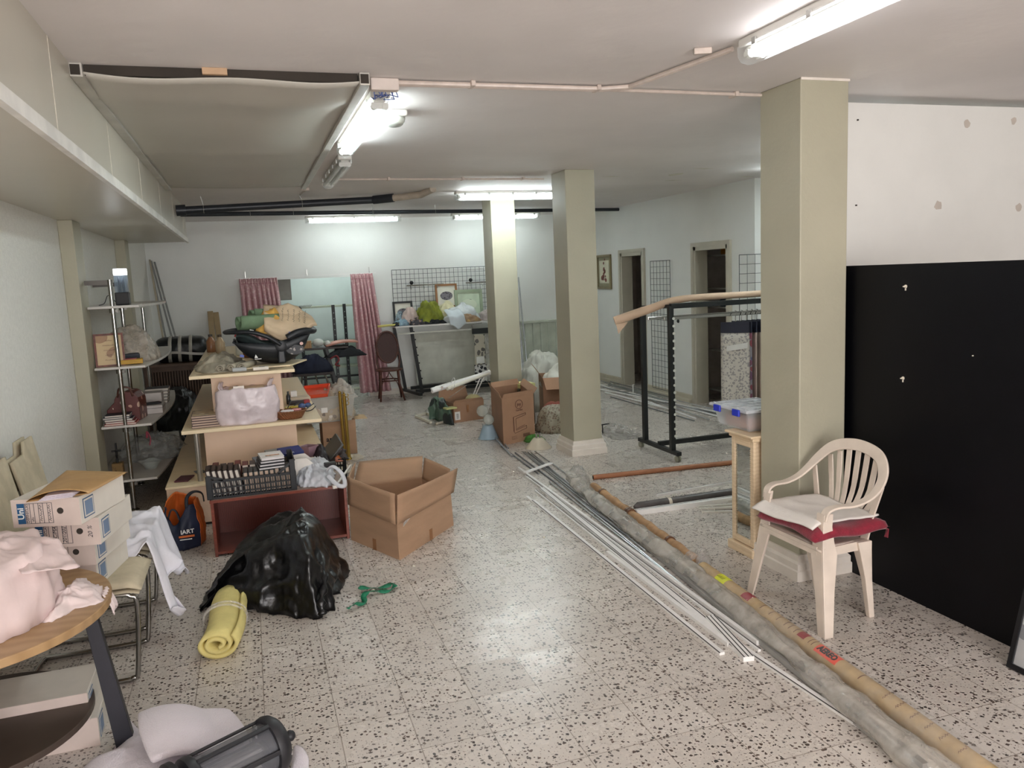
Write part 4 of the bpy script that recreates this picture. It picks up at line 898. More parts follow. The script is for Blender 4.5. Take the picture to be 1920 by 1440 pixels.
a = fl(606, 1160); P = smooth_path([(a.x-.0, a.y+.0, .02), (a.x+.0, a.y+.03, .09), (a.x+.03, a.y+.10, .17), (a.x+.02, a.y+.18, .24)], 5); link('gathered_seam', MB().tube(P, [.018+.01*math.sin(i*1.9) for i in range(len(P))], 10, flat=.6), MAT_BAG, t, smooth=True)
# folded foam roll
MAT_FOAM = M('yellow_foam', (224, 210, 138), .85, var=.06, vscale=12, bump=.3, bscale=140)
A = fl(408, 1236, .0); A.z = .082; B = fl(440, 1135, .0); B.z = .082; d = (B-A); d.z = 0; r_ = Vector((d.y, -d.x, 0)).normalized()
sp = []; nn = 70
for i in range(nn+1):
    a = i/nn*2*PI*2.3-1.2; rad = .020+.030*i/nn*1.75; sp.append((math.cos(a)*rad*1.28, math.sin(a)*rad*.92))
mn = min(y for x, y in sp); mb = MB(); R0 = []
for k in range(9):
    row = []
    for (x, y) in sp: p = A+d*(k/8)*(1+.04*math.sin(x*30))+r_*(x+.012*math.sin(k*.7)); row.append(mb.v((p.x, p.y, y-mn+.0095)))
    R0.append(row)
for A_, B_ in zip(R0, R0[1:]):
    for i in range(nn): mb.f([A_[i], A_[i+1], B_[i+1], B_[i]])
t = solo('foam_roll', mb, MAT_FOAM, 'pale yellow foam sheet rolled up in front of the black sack', 'foam', smooth=True, solid=.016)
c = A.lerp(B, .5); c.z = -mn+.0095; mb = MB(); n = 24
for k in range(2):
    cc = A.lerp(B, .46+.06*k); mb.tube([(cc.x+r_.x*math.cos(i*2*PI/n)*.104, cc.y+r_.y*math.cos(i*2*PI/n)*.104, c.z+math.sin(i*2*PI/n)*.078) for i in range(n)], .006, 6, closed=True, flat=.4)
link('tape', mb, FILM, t, smooth=True)
# green ribbon
pts = [(652, 1144), (664, 1139), (676, 1135), (684, 1128), (682, 1120), (690, 1115), (705, 1112), (722, 1109), (734, 1106), (741, 1102), (736, 1099), (720, 1101), (700, 1103), (684, 1106), (672, 1108)]
P = smooth_path([fl(x, y, .008)+Vector((0, 0, .006*math.sin(i*1.7)+.004*(i > 8))) for i, (x, y) in enumerate(pts)], 5)
wd = [Vector((math.sin(i*.12)*.3, .8, .35*math.sin(i*.33))) for i in range(len(P))]
for i in range(len(P)):
    d_ = (P[min(i+1, len(P)-1)]-P[max(i-1, 0)]).normalized(); wd[i] = (d_.cross(Vector((0, 0, 1)))+Vector((0, 0, .5*math.sin(i*.5)))).normalized(); P[i].z = .016+.008*math.sin(i*.3)
solo('ribbon', sweep(MB(), P, wd, .030, .0015), M('green_satin', (22, 122, 86), .45, var=.15, vscale=30), 'crinkled green ribbon lying on the open terrazzo floor', 'ribbon', smooth=True)
for k, (x, y) in enumerate(((700, 1107), (652, 1060), (776, 1062), (1020, 1008))):
    q = fl(x, y); solo('scrap', heap([(q.x+.012*math.cos(a), q.y+.010*math.sin(a)) for a in range(6)], 0, dome(.008), 5, 12, seed=k, amp=.003, fs=40), M('paper_scrap', (214, 206, 190), .8), ('tiny pale scrap inside the loop of the green ribbon', 'tiny pale scrap on the floor in front of the open carton', 'tiny pale scrap right of the carton corner', 'tiny pale scrap in the shiny patch of floor')[k], 'scrap', smooth=True)

# ---------------------------------------------------------------- red-brown cabinet lying on its back edge
MAT_MAHO = Mwave('mahogany', (112, 50, 38), (78, 30, 24), 26, 'X', 5, .35, .05); MAT_MAHT = M('mahogany_edge', (128, 62, 46), .3, var=.12, vscale=5, stretch=(2, 12, 12)); MAT_TOPG = M('grey_brown_top', (136, 112, 100), .45, var=.08, vscale=4)
cx0, cx1, cy0, cy1, cz = -.335, .525, 5.33, 5.78, .375
t = thing('low_cabinet', 'low red brown wooden cabinet with open front, holding the black crate', 'cabinet', ((cx0+cx1)/2, 5.55, 0))
link('side_panel', MB().box(cx0, cx0+.02, cy0, cy1, 0, cz-.018), MAT_MAHT, t, bevel=.002); link('side_panel', MB().box(cx1-.02, cx1, cy0, cy1, 0, cz-.018), MAT_MAHT, t, bevel=.002)
link('top_panel', MB().box(cx0-.003, cx1+.003, cy0-.004, cy1, cz-.018, cz), MAT_MAHT, t, bevel=.002); link('top_laminate', MB().box(cx0+.005, cx1-.005, cy0+.008, cy1, cz, cz+.0015), MAT_TOPG, t)
link('bottom_panel', MB().box(cx0+.02, cx1-.02, cy0+.01, cy1, .012, .03), MAT_MAHT, t); link('back_panel', MB().box(cx0+.02, cx1-.02, cy1-.02, cy1-.008, .03, cz-.018), MAT_MAHO, t)
# black crate with books
MAT_CRATE = M('black_crate_plastic', (20, 22, 26), .4, var=.1)
x0, x1, y0, y1, z0, z1 = -.345, .205, 5.345, 5.70, .378, .50
t = thing('book_crate', 'black slatted plastic crate full of books on the red brown cabinet', 'crate', ((x0+x1)/2, 5.52, z0))
link('crate_floor', MB().box(x0, x1, y0, y1, z0, z0+.008), MAT_CRATE, t)
def lattice(a, b_, nsl, mats):
    a = Vector(a); b_ = Vector(b_); mb = MB(); d = (b_-a); n_ = d.normalized().cross(Vector((0, 0, 1)))
    for k in range(nsl+1):
        p = a+d*k/nsl; mb.bar((p.x, p.y, z0), (p.x, p.y, z1), .0055, .005, (n_.x, n_.y, 0))
    for z in (z0+.01, z0+.035, z0+.07, z1-.006): mb.bar((a.x, a.y, z), (b_.x, b_.y, z), .006, .008 if z < z1-.01 else .018)
    return mb
for nm, a, b_, ns in (('crate_wall', (x0, y0, 0), (x1, y0, 0), 34), ('crate_wall', (x0, y1, 0), (x1, y1, 0), 34), ('crate_wall', (x0, y0, 0), (x0, y1, 0), 18), ('crate_wall', (x1, y0, 0), (x1, y1, 0), 18)):
    link(nm, lattice(a, b_, ns, 0), MAT_CRATE, t)
for x, h in ((x0+.012, .03), (x1-.018, .085)):
    for y in (y0, y1): link('corner_post', MB().box(x-.018, x+.018, y-.004 if y == y0 else y-.012, y+.012 if y == y0 else y+.004, z0, z1+h), MAT_CRATE, t, bevel=.003)
link('end_wall', MB().box(x1-.006, x1, y0, y1, z0+.02, z1+.085), MAT_CRATE, t, bevel=.002); link('end_wall', MB().box(x0, x0+.006, y0, y1, z0+.02, z1+.02), MAT_CRATE, t, bevel=.002)
for s, hh in ((0, .03), (1, .085)):
    xa = x0 if s == 0 else x1; xb = x0+.10 if s == 0 else x1-.11; link('rim_brace', MB().bar((xa, y0, z1+hh), (xb, y0, z1), .006, .016), MAT_CRATE, t)
def book(label, o, d_up, d_dep, th, hgt, dep, cov, page=(226, 218, 206), group=None, d_th=None, name='book', spine_top=False, c=.0022):
    """o: lower front left corner; height along d_up, thickness along d_th, depth along d_dep; pages show at the front and top"""
    o = Vector(o); U = Vector(d_up).normalized(); Dp = Vector(d_dep).normalized(); T_ = Vector(d_th).normalized() if d_th else Dp.cross(U)
    t = thing(name, label, 'book', o+T_*th/2+Dp*dep/2+U*(hgt/2 if U.z < .5 else 0), 0, group)
    def bx(a0, a1, b0, b1, c0, c1):
        P = [o+T_*a+Dp*b+U*cc for cc in (c0, c1) for a, b in ((a0, b0), (a1, b0), (a1, b1), (a0, b1))]; return MB().hexa(P)
    mc = M('cover_%d_%d_%d' % cov, cov, .5, var=.05, vscale=14)
    mb = bx(0, c, 0, dep, 0, hgt); m2 = bx(th-c, th, 0, dep, 0, hgt); m3 = bx(0, th, 0, dep, hgt-c, hgt) if spine_top else bx(0, th, dep-c, dep, 0, hgt)
    for q in (m2, m3):
        me = bpy.data.meshes.new('x'); q.bm.to_mesh(me); mb.bm.from_mesh(me); bpy.data.meshes.remove(me)
    link('cover', mb, mc, t); link('pages', bx(c, th-c, .003, dep-c, .003, hgt-.003), Mwave('pages_%d' % page[0], page, tuple(int(v*.88) for v in page), 90, 'X', 1, .8), t); return t
rnd = random.Random(12)
xs = x0+.02
for k in range(6):
    lean_ = .16; book('tall dark brown book, number %s from the left end of the crate' % ('one two three four five six'.split()[k]), (xs, y0+.03, z0+.01), (-lean_, 0, 1), (0, 1, 0), .031, .175-.002*k, .16, (62, 46, 42), group='books in the black crate', d_th=(1, 0, lean_), spine_top=True, c=.0065); xs += .0345
names = 'first second third fourth fifth sixth seventh eighth ninth tenth'.split()
for k in range(9):
    col_ = (52, 56, 56) if k < 6 else (46, 54, 52); h = .138 if k < 6 else .145
    book('%s of the lower grey green books, counted from the tall brown ones' % names[k], (xs, y0+.03, z0+.01), (-.04, 0, 1), (0, 1, 0), .0305, h, .15, col_, (206, 182, 162), 'books in the black crate', (1, 0, .04), spine_top=True, c=.005); xs += .033
cols_ = [(96, 40, 34), (60, 50, 46), (70, 44, 40), (52, 44, 42)]
for k in range(10):
    book(('dark red book standing in the back row of the crate' if k == 3 else 'book in the back row of the crate, %s from the left' % names[k]), (x0+.03+k*.047, y0+.20, z0+.01), (0, 0, 1), (0, 1, 0), .038, .150+.012*(k % 3 == 0), .13, cols_[(k*3) % 4] if k != 3 else (112, 36, 30), (216, 204, 190), 'books in the black crate', (1, 0, 0), spine_top=True)
# three white books stacked on the crate books
for k in range(4):
    o = Vector((-.02+.006*k, y0+.0+.012*k, z0+.155+k*.018)); book(('white paperback with dark cover edge, %s of the pile on the crate' % ('bottom', 'second', 'third', 'top')[k]), o+Vector((.0, 0, 0)), (1, .10, 0), (-.1, 1, .0), .016, .165-.006*k, .20, (58, 58, 62) if k < 3 else (222, 216, 212), (232, 230, 230), 'paperbacks piled on the crate', (0, 0, 1), c=.0035)
mb = MB(); mb.cbox((.07, y0+.11, z0+.2275), (.09, .03, .001), .1); solo('cover_sticker', mb, Mspots('cover_print', (196, 150, 120), (70, 56, 52), 60, .4, .5, .5), 'printed picture strip on the top paperback over the crate', 'print')
# dvd-like boxes behind
for (x, y, z, sx_, sy_, sz_, rz, col_, lab) in ((.05, 5.80, .50, .20, .14, .02, .25, (120, 124, 128), 'grey flat case lying behind the crate'), (.14, 5.86, .53, .20, .15, .015, .3, (134, 130, 124), 'beige grey case tilted behind the crate'), (.20, 5.80, .55, .16, .11, .02, .3, (48, 56, 108), 'small dark blue box on the cases behind the crate')):
    tag(link('flat_case', MB().cbox((0, 0, 0), (sx_, sy_, sz_), rz, .25, 0), M('case_%d' % col_[2], col_, .4), None, (0, 0, 0), bevel=.003), lab, 'case').location = (x, y, z)
solo('stacked_carton', MB().box(-.06, .28, 5.79, 5.93, 0, .485), M('dark_carton', (94, 78, 66), .8, var=.1), 'plain dark carton standing between cabinet and display unit, carrying the cases', 'carton', bevel=.004)
link('box_print', scribble_mb(6, .018, frame((.195, 5.725, .552), (1, .3, 0), (0, -.1, 1)), .0004), MAT_WHT, [o for o in COL.objects if o.get('label', '').startswith('small dark blue box')][0])
# vented white organiser
mb = MB(); X0, X1, Y0, Y1 = .205, .40, 5.60, 5.77; Z = .378
mb.prism([(X0, Y0, Z), (X1, Y0, Z), (X1, Y0, Z+.05), (X0+.09, Y0, Z+.15), (X0, Y0, Z+.15)], (0, .006, 0)); mb.prism([(X0, Y1, Z), (X1, Y1, Z), (X1, Y1, Z+.05), (X0+.09, Y1, Z+.15), (X0, Y1, Z+.15)], (0, -.006, 0)); mb.box(X0, X1, Y0, Y1, Z, Z+.006); mb.box(X0, X0+.006, Y0, Y1, Z, Z+.15)
t = solo('magazine_rack', mb, M('white_plastic', (224, 218, 210), .35), 'white plastic magazine rack with a sloping edge right of the crate', 'rack')
for k in range(4): link('rack_rib', MB().box(X0+.025+k*.035, X0+.029+k*.035, Y0-.003, Y0, Z+.02, Z+.05+(.09 if k < 2 else .03)), MATS['white_plastic'], t)
# white plastic bag on the cabinet
outl = [fl(x, y, .378) for x, y in ((554, 900), (560, 885), (590, 868), (615, 872), (628, 888), (618, 912), (585, 914), (562, 912))]
MAT_PBAG = M('white_carrier_plastic', (204, 204, 210), .35, var=.08, vscale=12, bump=.5, bscale=16, alpha=.96)
t = solo('carrier_bag', heap([(p.x, p.y) for p in outl], .378, lambda u: (1+.10*math.sin(PI*min(1, u*1.5))-u*.95, .10*(1-(1-u)**2.2)), 20, 100, seed=21, amp=.03, fs=16), MAT_PBAG, 'knotted white carrier bag on the red brown cabinet beside the crate', 'bag', smooth=True)
q = fl(612, 880, .48); mb = MB(); mb.tube(smooth_path([(q.x, q.y, .47), (q.x+.04, q.y-.02, .50), (q.x+.09, q.y-.08, .46), (q.x+.10, q.y-.15, .395), (q.x+.05, q.y-.14, .40), (q.x+.0, q.y-.05, .45)], 5), .016, 8, flat=.5); link('bag_handle', mb, MAT_PBAG, t, smooth=True)
mb = MB(); mb.cbox((q.x+.03, q.y+.05, .50), (.075, .05, .03), .2); solo('small_black_case', mb, M('black_matte', (28, 26, 28), .5), 'small black case poking out of the knotted white carrier bag', 'case', bevel=.006)
a = fl(628, 916, .378); a.z = .385; b_ = fl(658, 872, .392)
solo('white_rod', MB().bar(a, b_, .016, .012).cbox(a+Vector((0, 0, .003)), (.03, .02, .02), .3), M('white_plastic', (224, 218, 210), .35), 'short white plastic rod sticking over the front edge of the red brown cabinet', 'rod', bevel=.003)
# ---------------------------------------------------------------- big open carton
MAT_CARD = M('corrugated_card', (176, 142, 114), .8, var=.06, vscale=3, stretch=(1, 1, 5), bump=.12, bscale=30); MAT_CARDI = Mwave('corrugated_inside', (168, 128, 96), (152, 114, 84), 34, 'DIAGONAL', .4, .85, .15)
MAT_TAPE = M('brown_parcel_tape', (150, 104, 66), .35)
q = [Vector((.762, 4.765, 0)), Vector((1.237, 5.30, 0)), Vector((1.12, 5.72, 0)), Vector((.60, 5.72, 0)), Vector((.53, 5.30, 0))]
top = [Vector((.760, 4.76, .235)), Vector((1.225, 5.28, .245)), Vector((1.12, 5.72, .25)), Vector((.61, 5.74, .25)), Vector((.535, 5.30, .245))]
t = thing('open_carton', 'large open brown carton with raised flaps on the floor beside the red brown cabinet', 'carton', (.88, 5.25, 0))
for i in range(5):
    j = (i+1) % 5; mb = MB(); mb.f([mb.v(q[i]), mb.v(q[j]), mb.v(top[j]), mb.v(top[i])]); link('carton_wall', mb, MAT_CARD, t, solid=.006)
mb = MB(); mb.f([mb.v(p+Vector((0, 0, .006))) for p in q]); link('carton_floor', mb, MAT_CARD, t, solid=.006)
fl_top = [[Vector((.755, 4.735, .235)), Vector((1.245, 5.27, .245)), Vector((1.295, 5.32, .40)), Vector((.765, 4.72, .425))],
          [Vector((1.22, 5.30, .245)), Vector((1.12, 5.72, .25)), Vector((1.15, 5.74, .405)), Vector((1.25, 5.36, .39))],
          [Vector((1.12, 5.72, .25)), Vector((.61, 5.74, .25)), Vector((.70, 5.98, .375)), Vector((1.16, 5.86, .39))],
          [Vector((.61, 5.74, .25)), Vector((.535, 5.30, .245)), Vector((.545, 5.34, .425)), Vector((.66, 5.90, .39))],
          [Vector((.525, 5.30, .245)), Vector((.745, 4.745, .235)), Vector((.755, 4.76, .425)), Vector((.535, 5.33, .43))]]
for k, F_ in enumerate(fl_top):
    mb = MB(); ce = sum(F_, Vector())/4
    def ff(u, v, F_=F_, k=k):
        p = (F_[0]*(1-u)+F_[1]*u)*(1-v)+(F_[3]*(1-u)+F_[2]*u)*v; o = Vector((F_[1].y-F_[0].y, F_[0].x-F_[1].x, 0)).normalized(); return p+o*.012*math.sin(PI*u)*v*(1 if k in (0, 4) else .4)
    mb.grid(ff, 10, 6); link('flap', mb, MAT_CARD, t, solid=.005, smooth=True)
for i, f_, z_ in ((0, .55, .02), (4, .52, .02)):
    j = (i+1) % 5; p = q[i].lerp(q[j], f_); d = (q[j]-q[i]).normalized(); n_ = Vector((d.y, -d.x, 0)); o = p+n_*.0045; link('tape_patch', MB().prism([o-d*.02, o+d*.02, o+d*.02+Vector((0, 0, .075)), o-d*.02+Vector((0, 0, .075))], n_*.001), MAT_TAPE, t)
p = q[0].lerp(q[1], .06); d = (q[1]-q[0]).normalized(); n_ = Vector((d.y, -d.x, 0)); link('tape_patch', MB().prism([p+n_*.012+Vector((0, 0, .20)), p+n_*.02+d*.10+Vector((0, 0, .245)), p+n_*.02+d*.10+Vector((0, 0, .26)), p+n_*.015+Vector((0, 0, .225))], n_*.001), FILM, t)
# ---------------------------------------------------------------- blue and orange shopping bag
outl = [(-.665, 5.72), (-.66, 5.60), (-.54, 5.56), (-.44, 5.62), (-.415, 5.75), (-.45, 5.90), (-.60, 5.92)]
MAT_NAVY = M('navy_woven', (30, 38, 62), .55, var=.15, vscale=9, bump=.3, bscale=14); MAT_ORG = M('orange_woven', (206, 104, 40), .55, var=.12, vscale=9, bump=.3, bscale=14)
def bagwall(s0, s1, h0, mat, name, par=None, out=0.0):
    O = [Vector((*p, 0)) for p in outl]; n = len(O)
    def fn(u, v):
        tt = (s0+(s1-s0)*u) % n; i = int(tt); f = tt-i; p = O[i].lerp(O[(i+1) % n], f); c = Vector((-.54, 5.74, 0)); dd = (p-c); k = 1+.10*math.sin(PI*v)-.22*v*v+out; z = v*(h0(u))
        g = .018*ridge((tt*1.7, v*2.2, 3), 1, 3); return (c.x+dd.x*k+g*.6, c.y+dd.y*k+g*.6, z+.003)
    mb = MB(); mb.grid(fn, 30, 16); return mb
t = thing('shopping_bag', 'navy and orange woven shopping bag slumped against the display unit', 'bag', (-.54, 5.74, 0))
link('front_panel', bagwall(.15, 3.1, lambda u: .27-.09*math.exp(-((u-.45)*5)**2)+.02*math.sin(u*9), MAT_NAVY, ''), MAT_NAVY, t, solid=.003, smooth=True)
link('side_panel', bagwall(3.0, 5.1, lambda u: .31-.04*abs(u-.3), MAT_ORG, '', out=.01), MAT_ORG, t, solid=.003, smooth=True)
link('side_panel', bagwall(5.0, 7.3, lambda u: .27+.06*math.sin(u*3), MAT_ORG, '', out=.02), MAT_ORG, t, solid=.003, smooth=True)
link('handle', MB().tube(smooth_path([(-.50, 5.62, .26), (-.50, 5.66, .33), (-.46, 5.72, .355), (-.41, 5.76, .33), (-.40, 5.76, .27)], 5), .012, 8, flat=.4), M('navy_strap', (16, 20, 32), .5), t, smooth=True)
link('handle', MB().tube(smooth_path([(-.62, 5.60, .22), (-.60, 5.62, .27), (-.57, 5.62, .26), (-.55, 5.60, .20)], 5), .008, 8, flat=.4), MATS['navy_strap'], t, smooth=True)
link('logo', text_mb('IART', .040, frame((-.505, 5.535, .135), (1, .15, 0), (0, -.1, 1)), .0006, bold=.001), MAT_WHT, t)
link('logo_band', MB().box(-.56, -.463, 5.532, 5.534, .098, .112), MAT_ORG, t); link('logo_line', MB().box(-.555, -.48, 5.532, 5.534, .082, .088), MAT_WHT, t)
link('bag_contents', heap([(-.60, 5.66), (-.48, 5.66), (-.46, 5.80), (-.58, 5.84)], .05, dome(.14), 8, 30, seed=4, amp=.02, fs=14), M('red_contents', (190, 70, 56), .5), t, smooth=True)
# ================================================================ display unit and what lies on it
MAT_MEL = M('cream_melamine', (232, 212, 176), .42, var=.03, vscale=4, stretch=(1, 4, 1)); MAT_MELP = M('pinkish_melamine', (222, 194, 168), .45, var=.02)
GY0, GY1 = 6.12, 9.05
t = thing('display_unit', 'stepped cream display unit with two open shelf levels in the middle of the left side', 'display unit', (-.08, 7.5, 0))
link('base_box', MB().box(-.67, .51, GY0, GY1, .02, .295), MAT_MELP, t, bevel=.003); link('base_top', MB().box(-.675, .515, GY0-.005, GY1, .295, .312), MAT_MEL, t, bevel=.002)
link('plinth', MB().box(-.64, .48, GY0+.03, GY1-.03, 0, .02), MAT_DARK, t)
link('lower_body', MB().box(-.39, .275, GY0+.15, GY1-.1, .312, .685), MAT_MELP, t, bevel=.003)
link('shelf', MB().box(-.53, .455, GY0-.02, GY1, .686, .712), MAT_MEL, t, bevel=.003)
link('upper_body', MB().box(-.31, .195, GY0+.2, GY1-.15, .712, 1.075), MAT_MELP, t, bevel=.003)
link('shelf', MB().box(-.445, .29, GY0, GY1-.02, 1.076, 1.10), MAT_MEL, t, bevel=.003)
p_ = fl(378, 810, .69); link('support_leg', MB().tube([(-.44, GY0+.10, .312), (-.44, GY0+.10, .685)], .02, 16), M('satin_steel', (160, 154, 144), .35, metal=.7), t, smooth='auto')
solo('loose_board', MB().prism([(-.20, 6.30, 1.102), (.27, 6.32, 1.102), (.42, 6.70, 1.102), (-.05, 7.0, 1.102)], (0, 0, .012)), MAT_MEL, 'thin loose cream board lying askew on the top shelf under the car seat', 'board', bevel=.002)
# books on the middle shelf
ZS = .713
for k in range(5):
    q = Vector((-.462+.003*(k % 2), 6.17+.004*k, ZS+.0005+k*.0175)); b = book('hardback photo album, %s of five stacked on the middle shelf' % ('bottom', 'second', 'middle', 'fourth', 'top')[k], q, (1, .02, 0), (-.02, 1, 0), .0165, .215, .30, (96, 74, 70), (206, 196, 200), 'albums stacked on the middle shelf', (0, 0, 1), c=.0036)
mb = MB(); mb.hexa([(-.455, 6.19, ZS+.0885), (-.255, 6.19, ZS+.0885), (-.265, 6.48, ZS+.0885), (-.465, 6.48, ZS+.0885), (-.455, 6.19, ZS+.0895), (-.255, 6.19, ZS+.0895), (-.265, 6.48, ZS+.0895), (-.465, 6.48, ZS+.0895)])
link('cover_print', mb, Mspots('album_cover', (190, 168, 132), (120, 92, 70), 22, .45, .4, .5, (214, 204, 180)), b)
solo('phone_case', MB().cbox((-.56, 6.33, .318), (.10, .18, .010), -.2), M('maroon_leather', (88, 44, 52), .5), 'thin maroon case lying on the left step of the display unit', 'case', bevel=.003)
solo('grey_card', MB().cbox((-.46, 6.52, .316), (.07, .11, .005), .3), M('grey_card', (120, 124, 128), .5), 'small grey card behind the maroon case', 'card', bevel=.001)
# big white carrier bag
outl = [(-.245, 6.16), (-.06, 6.12), (.11, 6.15), (.135, 6.24), (.10, 6.31), (-.06, 6.315), (-.22, 6.31), (-.26, 6.24)]
t = solo('carrier_bag', heap(outl, ZS, lambda u: (1+.14*math.sin(PI*min(1, u*1.3)) - (.0 if u < .75 else (u-.75)*3.3), .27*min(1, u/.75)-.03*max(0, (u-.75)*4)), 26, 120, seed=31, amp=.02, fs=9), M('pinkish_carrier_plastic', (222, 208, 212), .3, var=.06, vscale=10, bump=.5, bscale=14, alpha=.93), 'large full white carrier bag on the middle shelf of the display unit', 'bag', smooth=True)
for s, x in ((-1, -.22), (1, .10)):
    mb = MB(); mb.grid(lambda u, v: (x+.05*(v-.5)*(1-u*.5)+.01*math.sin(u*7)+s*.02*u, 6.18+.05*v, ZS+.21+.11*u+.006*math.sin(v*12)), 8, 8); link('bag_handle', mb, MATS['pinkish_carrier_plastic'], t, solid=.003, smooth=True)
solo('sewing_pattern', MB().cbox((-.06, 6.21, ZS+.262), (.25, .10, .012), .05, .1), M('paper_cream', (222, 206, 184), .7), 'bundle of cream papers showing in the mouth of the large carrier bag', 'papers', bevel=.003)
solo('price_tag', MB().cbox((-.115, 6.135, ZS+.275), (.075, .003, .03), .0), M('tag_white', (232, 224, 214), .7), 'white card tag at the mouth of the large carrier bag', 'tag')
# wicker basket with trinkets
MAT_WICK = Mwave('wicker', (150, 98, 62), (108, 66, 40), 60, 'DIAGONAL', 2.5, .6, .8); bc = (.235, 6.24, ZS)
t = thing('wicker_basket', 'shallow oval wicker basket of trinkets on the middle shelf', 'basket', bc)
mb = MB(); mb.lathe([(.085, 0), (.10, .02), (.118, .05), (.122, .056), (.112, .056), (.092, .022), (.078, .008)], bc, 40, True, (1.0, .78)); link('basket_body', mb, MAT_WICK, t, smooth=True)
mb = MB(); mb.tube([(bc[0]+.120*math.cos(i*2*PI/60), bc[1]+.094*math.sin(i*2*PI/60), ZS+.058+.0025*(i % 2)) for i in range(60)], .006, 6, closed=True); link('basket_rim', mb, MAT_WICK, t, smooth=True)
for k, (x, y, r, m_, lb) in enumerate(((.215, 6.23, .042, M('white_ring', (226, 220, 220), .4), 'white ring in the wicker basket'), (.285, 6.25, .03, M('pink_ring', (214, 150, 150), .4), 'pink ring in the wicker basket'))):
    solo('plastic_ring', MB().tube([(x+r*math.cos(i*.314), y+r*.7*math.sin(i*.314), ZS+.058+.003*k) for i in range(20)], .008, 8, closed=True), m_, lb, 'ring', smooth=True)
rnd = random.Random(8)
for k in range(7):
    a = k*.9; x = bc[0]+.05*math.cos(a); y = bc[1]+.035*math.sin(a); solo('trinket', MB().sphere((x, y, ZS+.034), .017, 6, (1.2, 1, .7)), M('trinket_%d' % k, ((150, 110, 80), (206, 190, 170), (170, 90, 84), (90, 80, 70), (200, 150, 90), (220, 214, 206), (120, 60, 70))[k], .5), 'small %s trinket inside the wicker basket' % ('brown', 'cream', 'reddish', 'dark grey', 'ochre', 'white', 'maroon')[k], 'trinket', 'trinkets in the wicker basket', smooth=True)
# odds and ends on the right strip of the middle shelf
t = solo('pen_case', MB().cbox((.34, 6.95, ZS+.018), (.17, .04, .03), .08), M('black_red_case', (40, 24, 26), .4), 'long black case with a red end on the right strip of the middle shelf', 'case', bevel=.005); link('red_end', MB().cbox((.405, 6.955, ZS+.0185), (.05, .042, .032), .08), M('red_plastic', (150, 34, 38), .4), t, bevel=.004)
solo('white_box', MB().cbox((.36, 7.14, ZS+.02), (.17, .16, .038), .04), M('paper_cream', (222, 206, 184), .7), 'flat cream box behind the black and red case', 'box', bevel=.003)
solo('cube_box', MB().cbox((.31, 7.16, ZS+.065), (.055, .05, .05), .2), MAT_WHT, 'small white cube box on the flat cream box', 'box', bevel=.003)
solo('bottle', MB().lathe([(.016, 0), (.018, .01), (.018, .07), (.008, .09), (.008, .11)], (.26, 7.0, ZS), 14), M('dark_glass', (40, 44, 48), .15), 'small dark bottle beside the upper body of the display unit', 'bottle', smooth='auto')
solo('yellow_dish', MB().lathe([(.02, 0), (.055, .02), (.06, .03), (.05, .028), (.02, .008)], (.27, 6.62, ZS), 24), M('yellow_ceramic', (196, 180, 70), .35), 'small yellow dish in front of the blue goggles', 'dish', smooth=True)
t = solo('swim_goggles', MB().sphere((.345, 6.58, ZS+.035), .030, 10, (1, .6, .8)).sphere((.395, 6.62, ZS+.033), .026, 10, (1, .6, .8)), M('blue_goggle', (64, 84, 128), .2), 'blue goggles with a black strap on the middle shelf', 'goggles', smooth=True)
link('strap', MB().tube(smooth_path([(.32, 6.58, ZS+.02), (.30, 6.52, ZS+.01), (.40, 6.47, ZS+.01), (.45, 6.55, ZS+.03)], 5), .004, 6), MAT_CRATE, t, smooth=True)
for k, (a, b_) in enumerate((((.22, 6.5, ZS+.02), (.27, 6.72, ZS+.07)), ((.23, 6.62, ZS+.01), (.33, 6.75, ZS+.04)), ((.36, 6.46, ZS+.02), (.44, 6.60, ZS+.045)))): solo('scissors', MB().rod(a, b_, .004, 6), MAT_CRATE, ('dark thin tool leaning on the upper body beside the basket', 'dark thin tool lying behind the yellow dish', 'dark thin tool by the goggles')[k], 'tool')
solo('jar_lid', MB().lathe([(.04, 0), (.045, .004), (.045, .02), (.04, .022)], (.30, 6.42, ZS), 20), M('black_matte', (28, 26, 28), .5), 'round black lid right behind the basket', 'lid', smooth='auto')
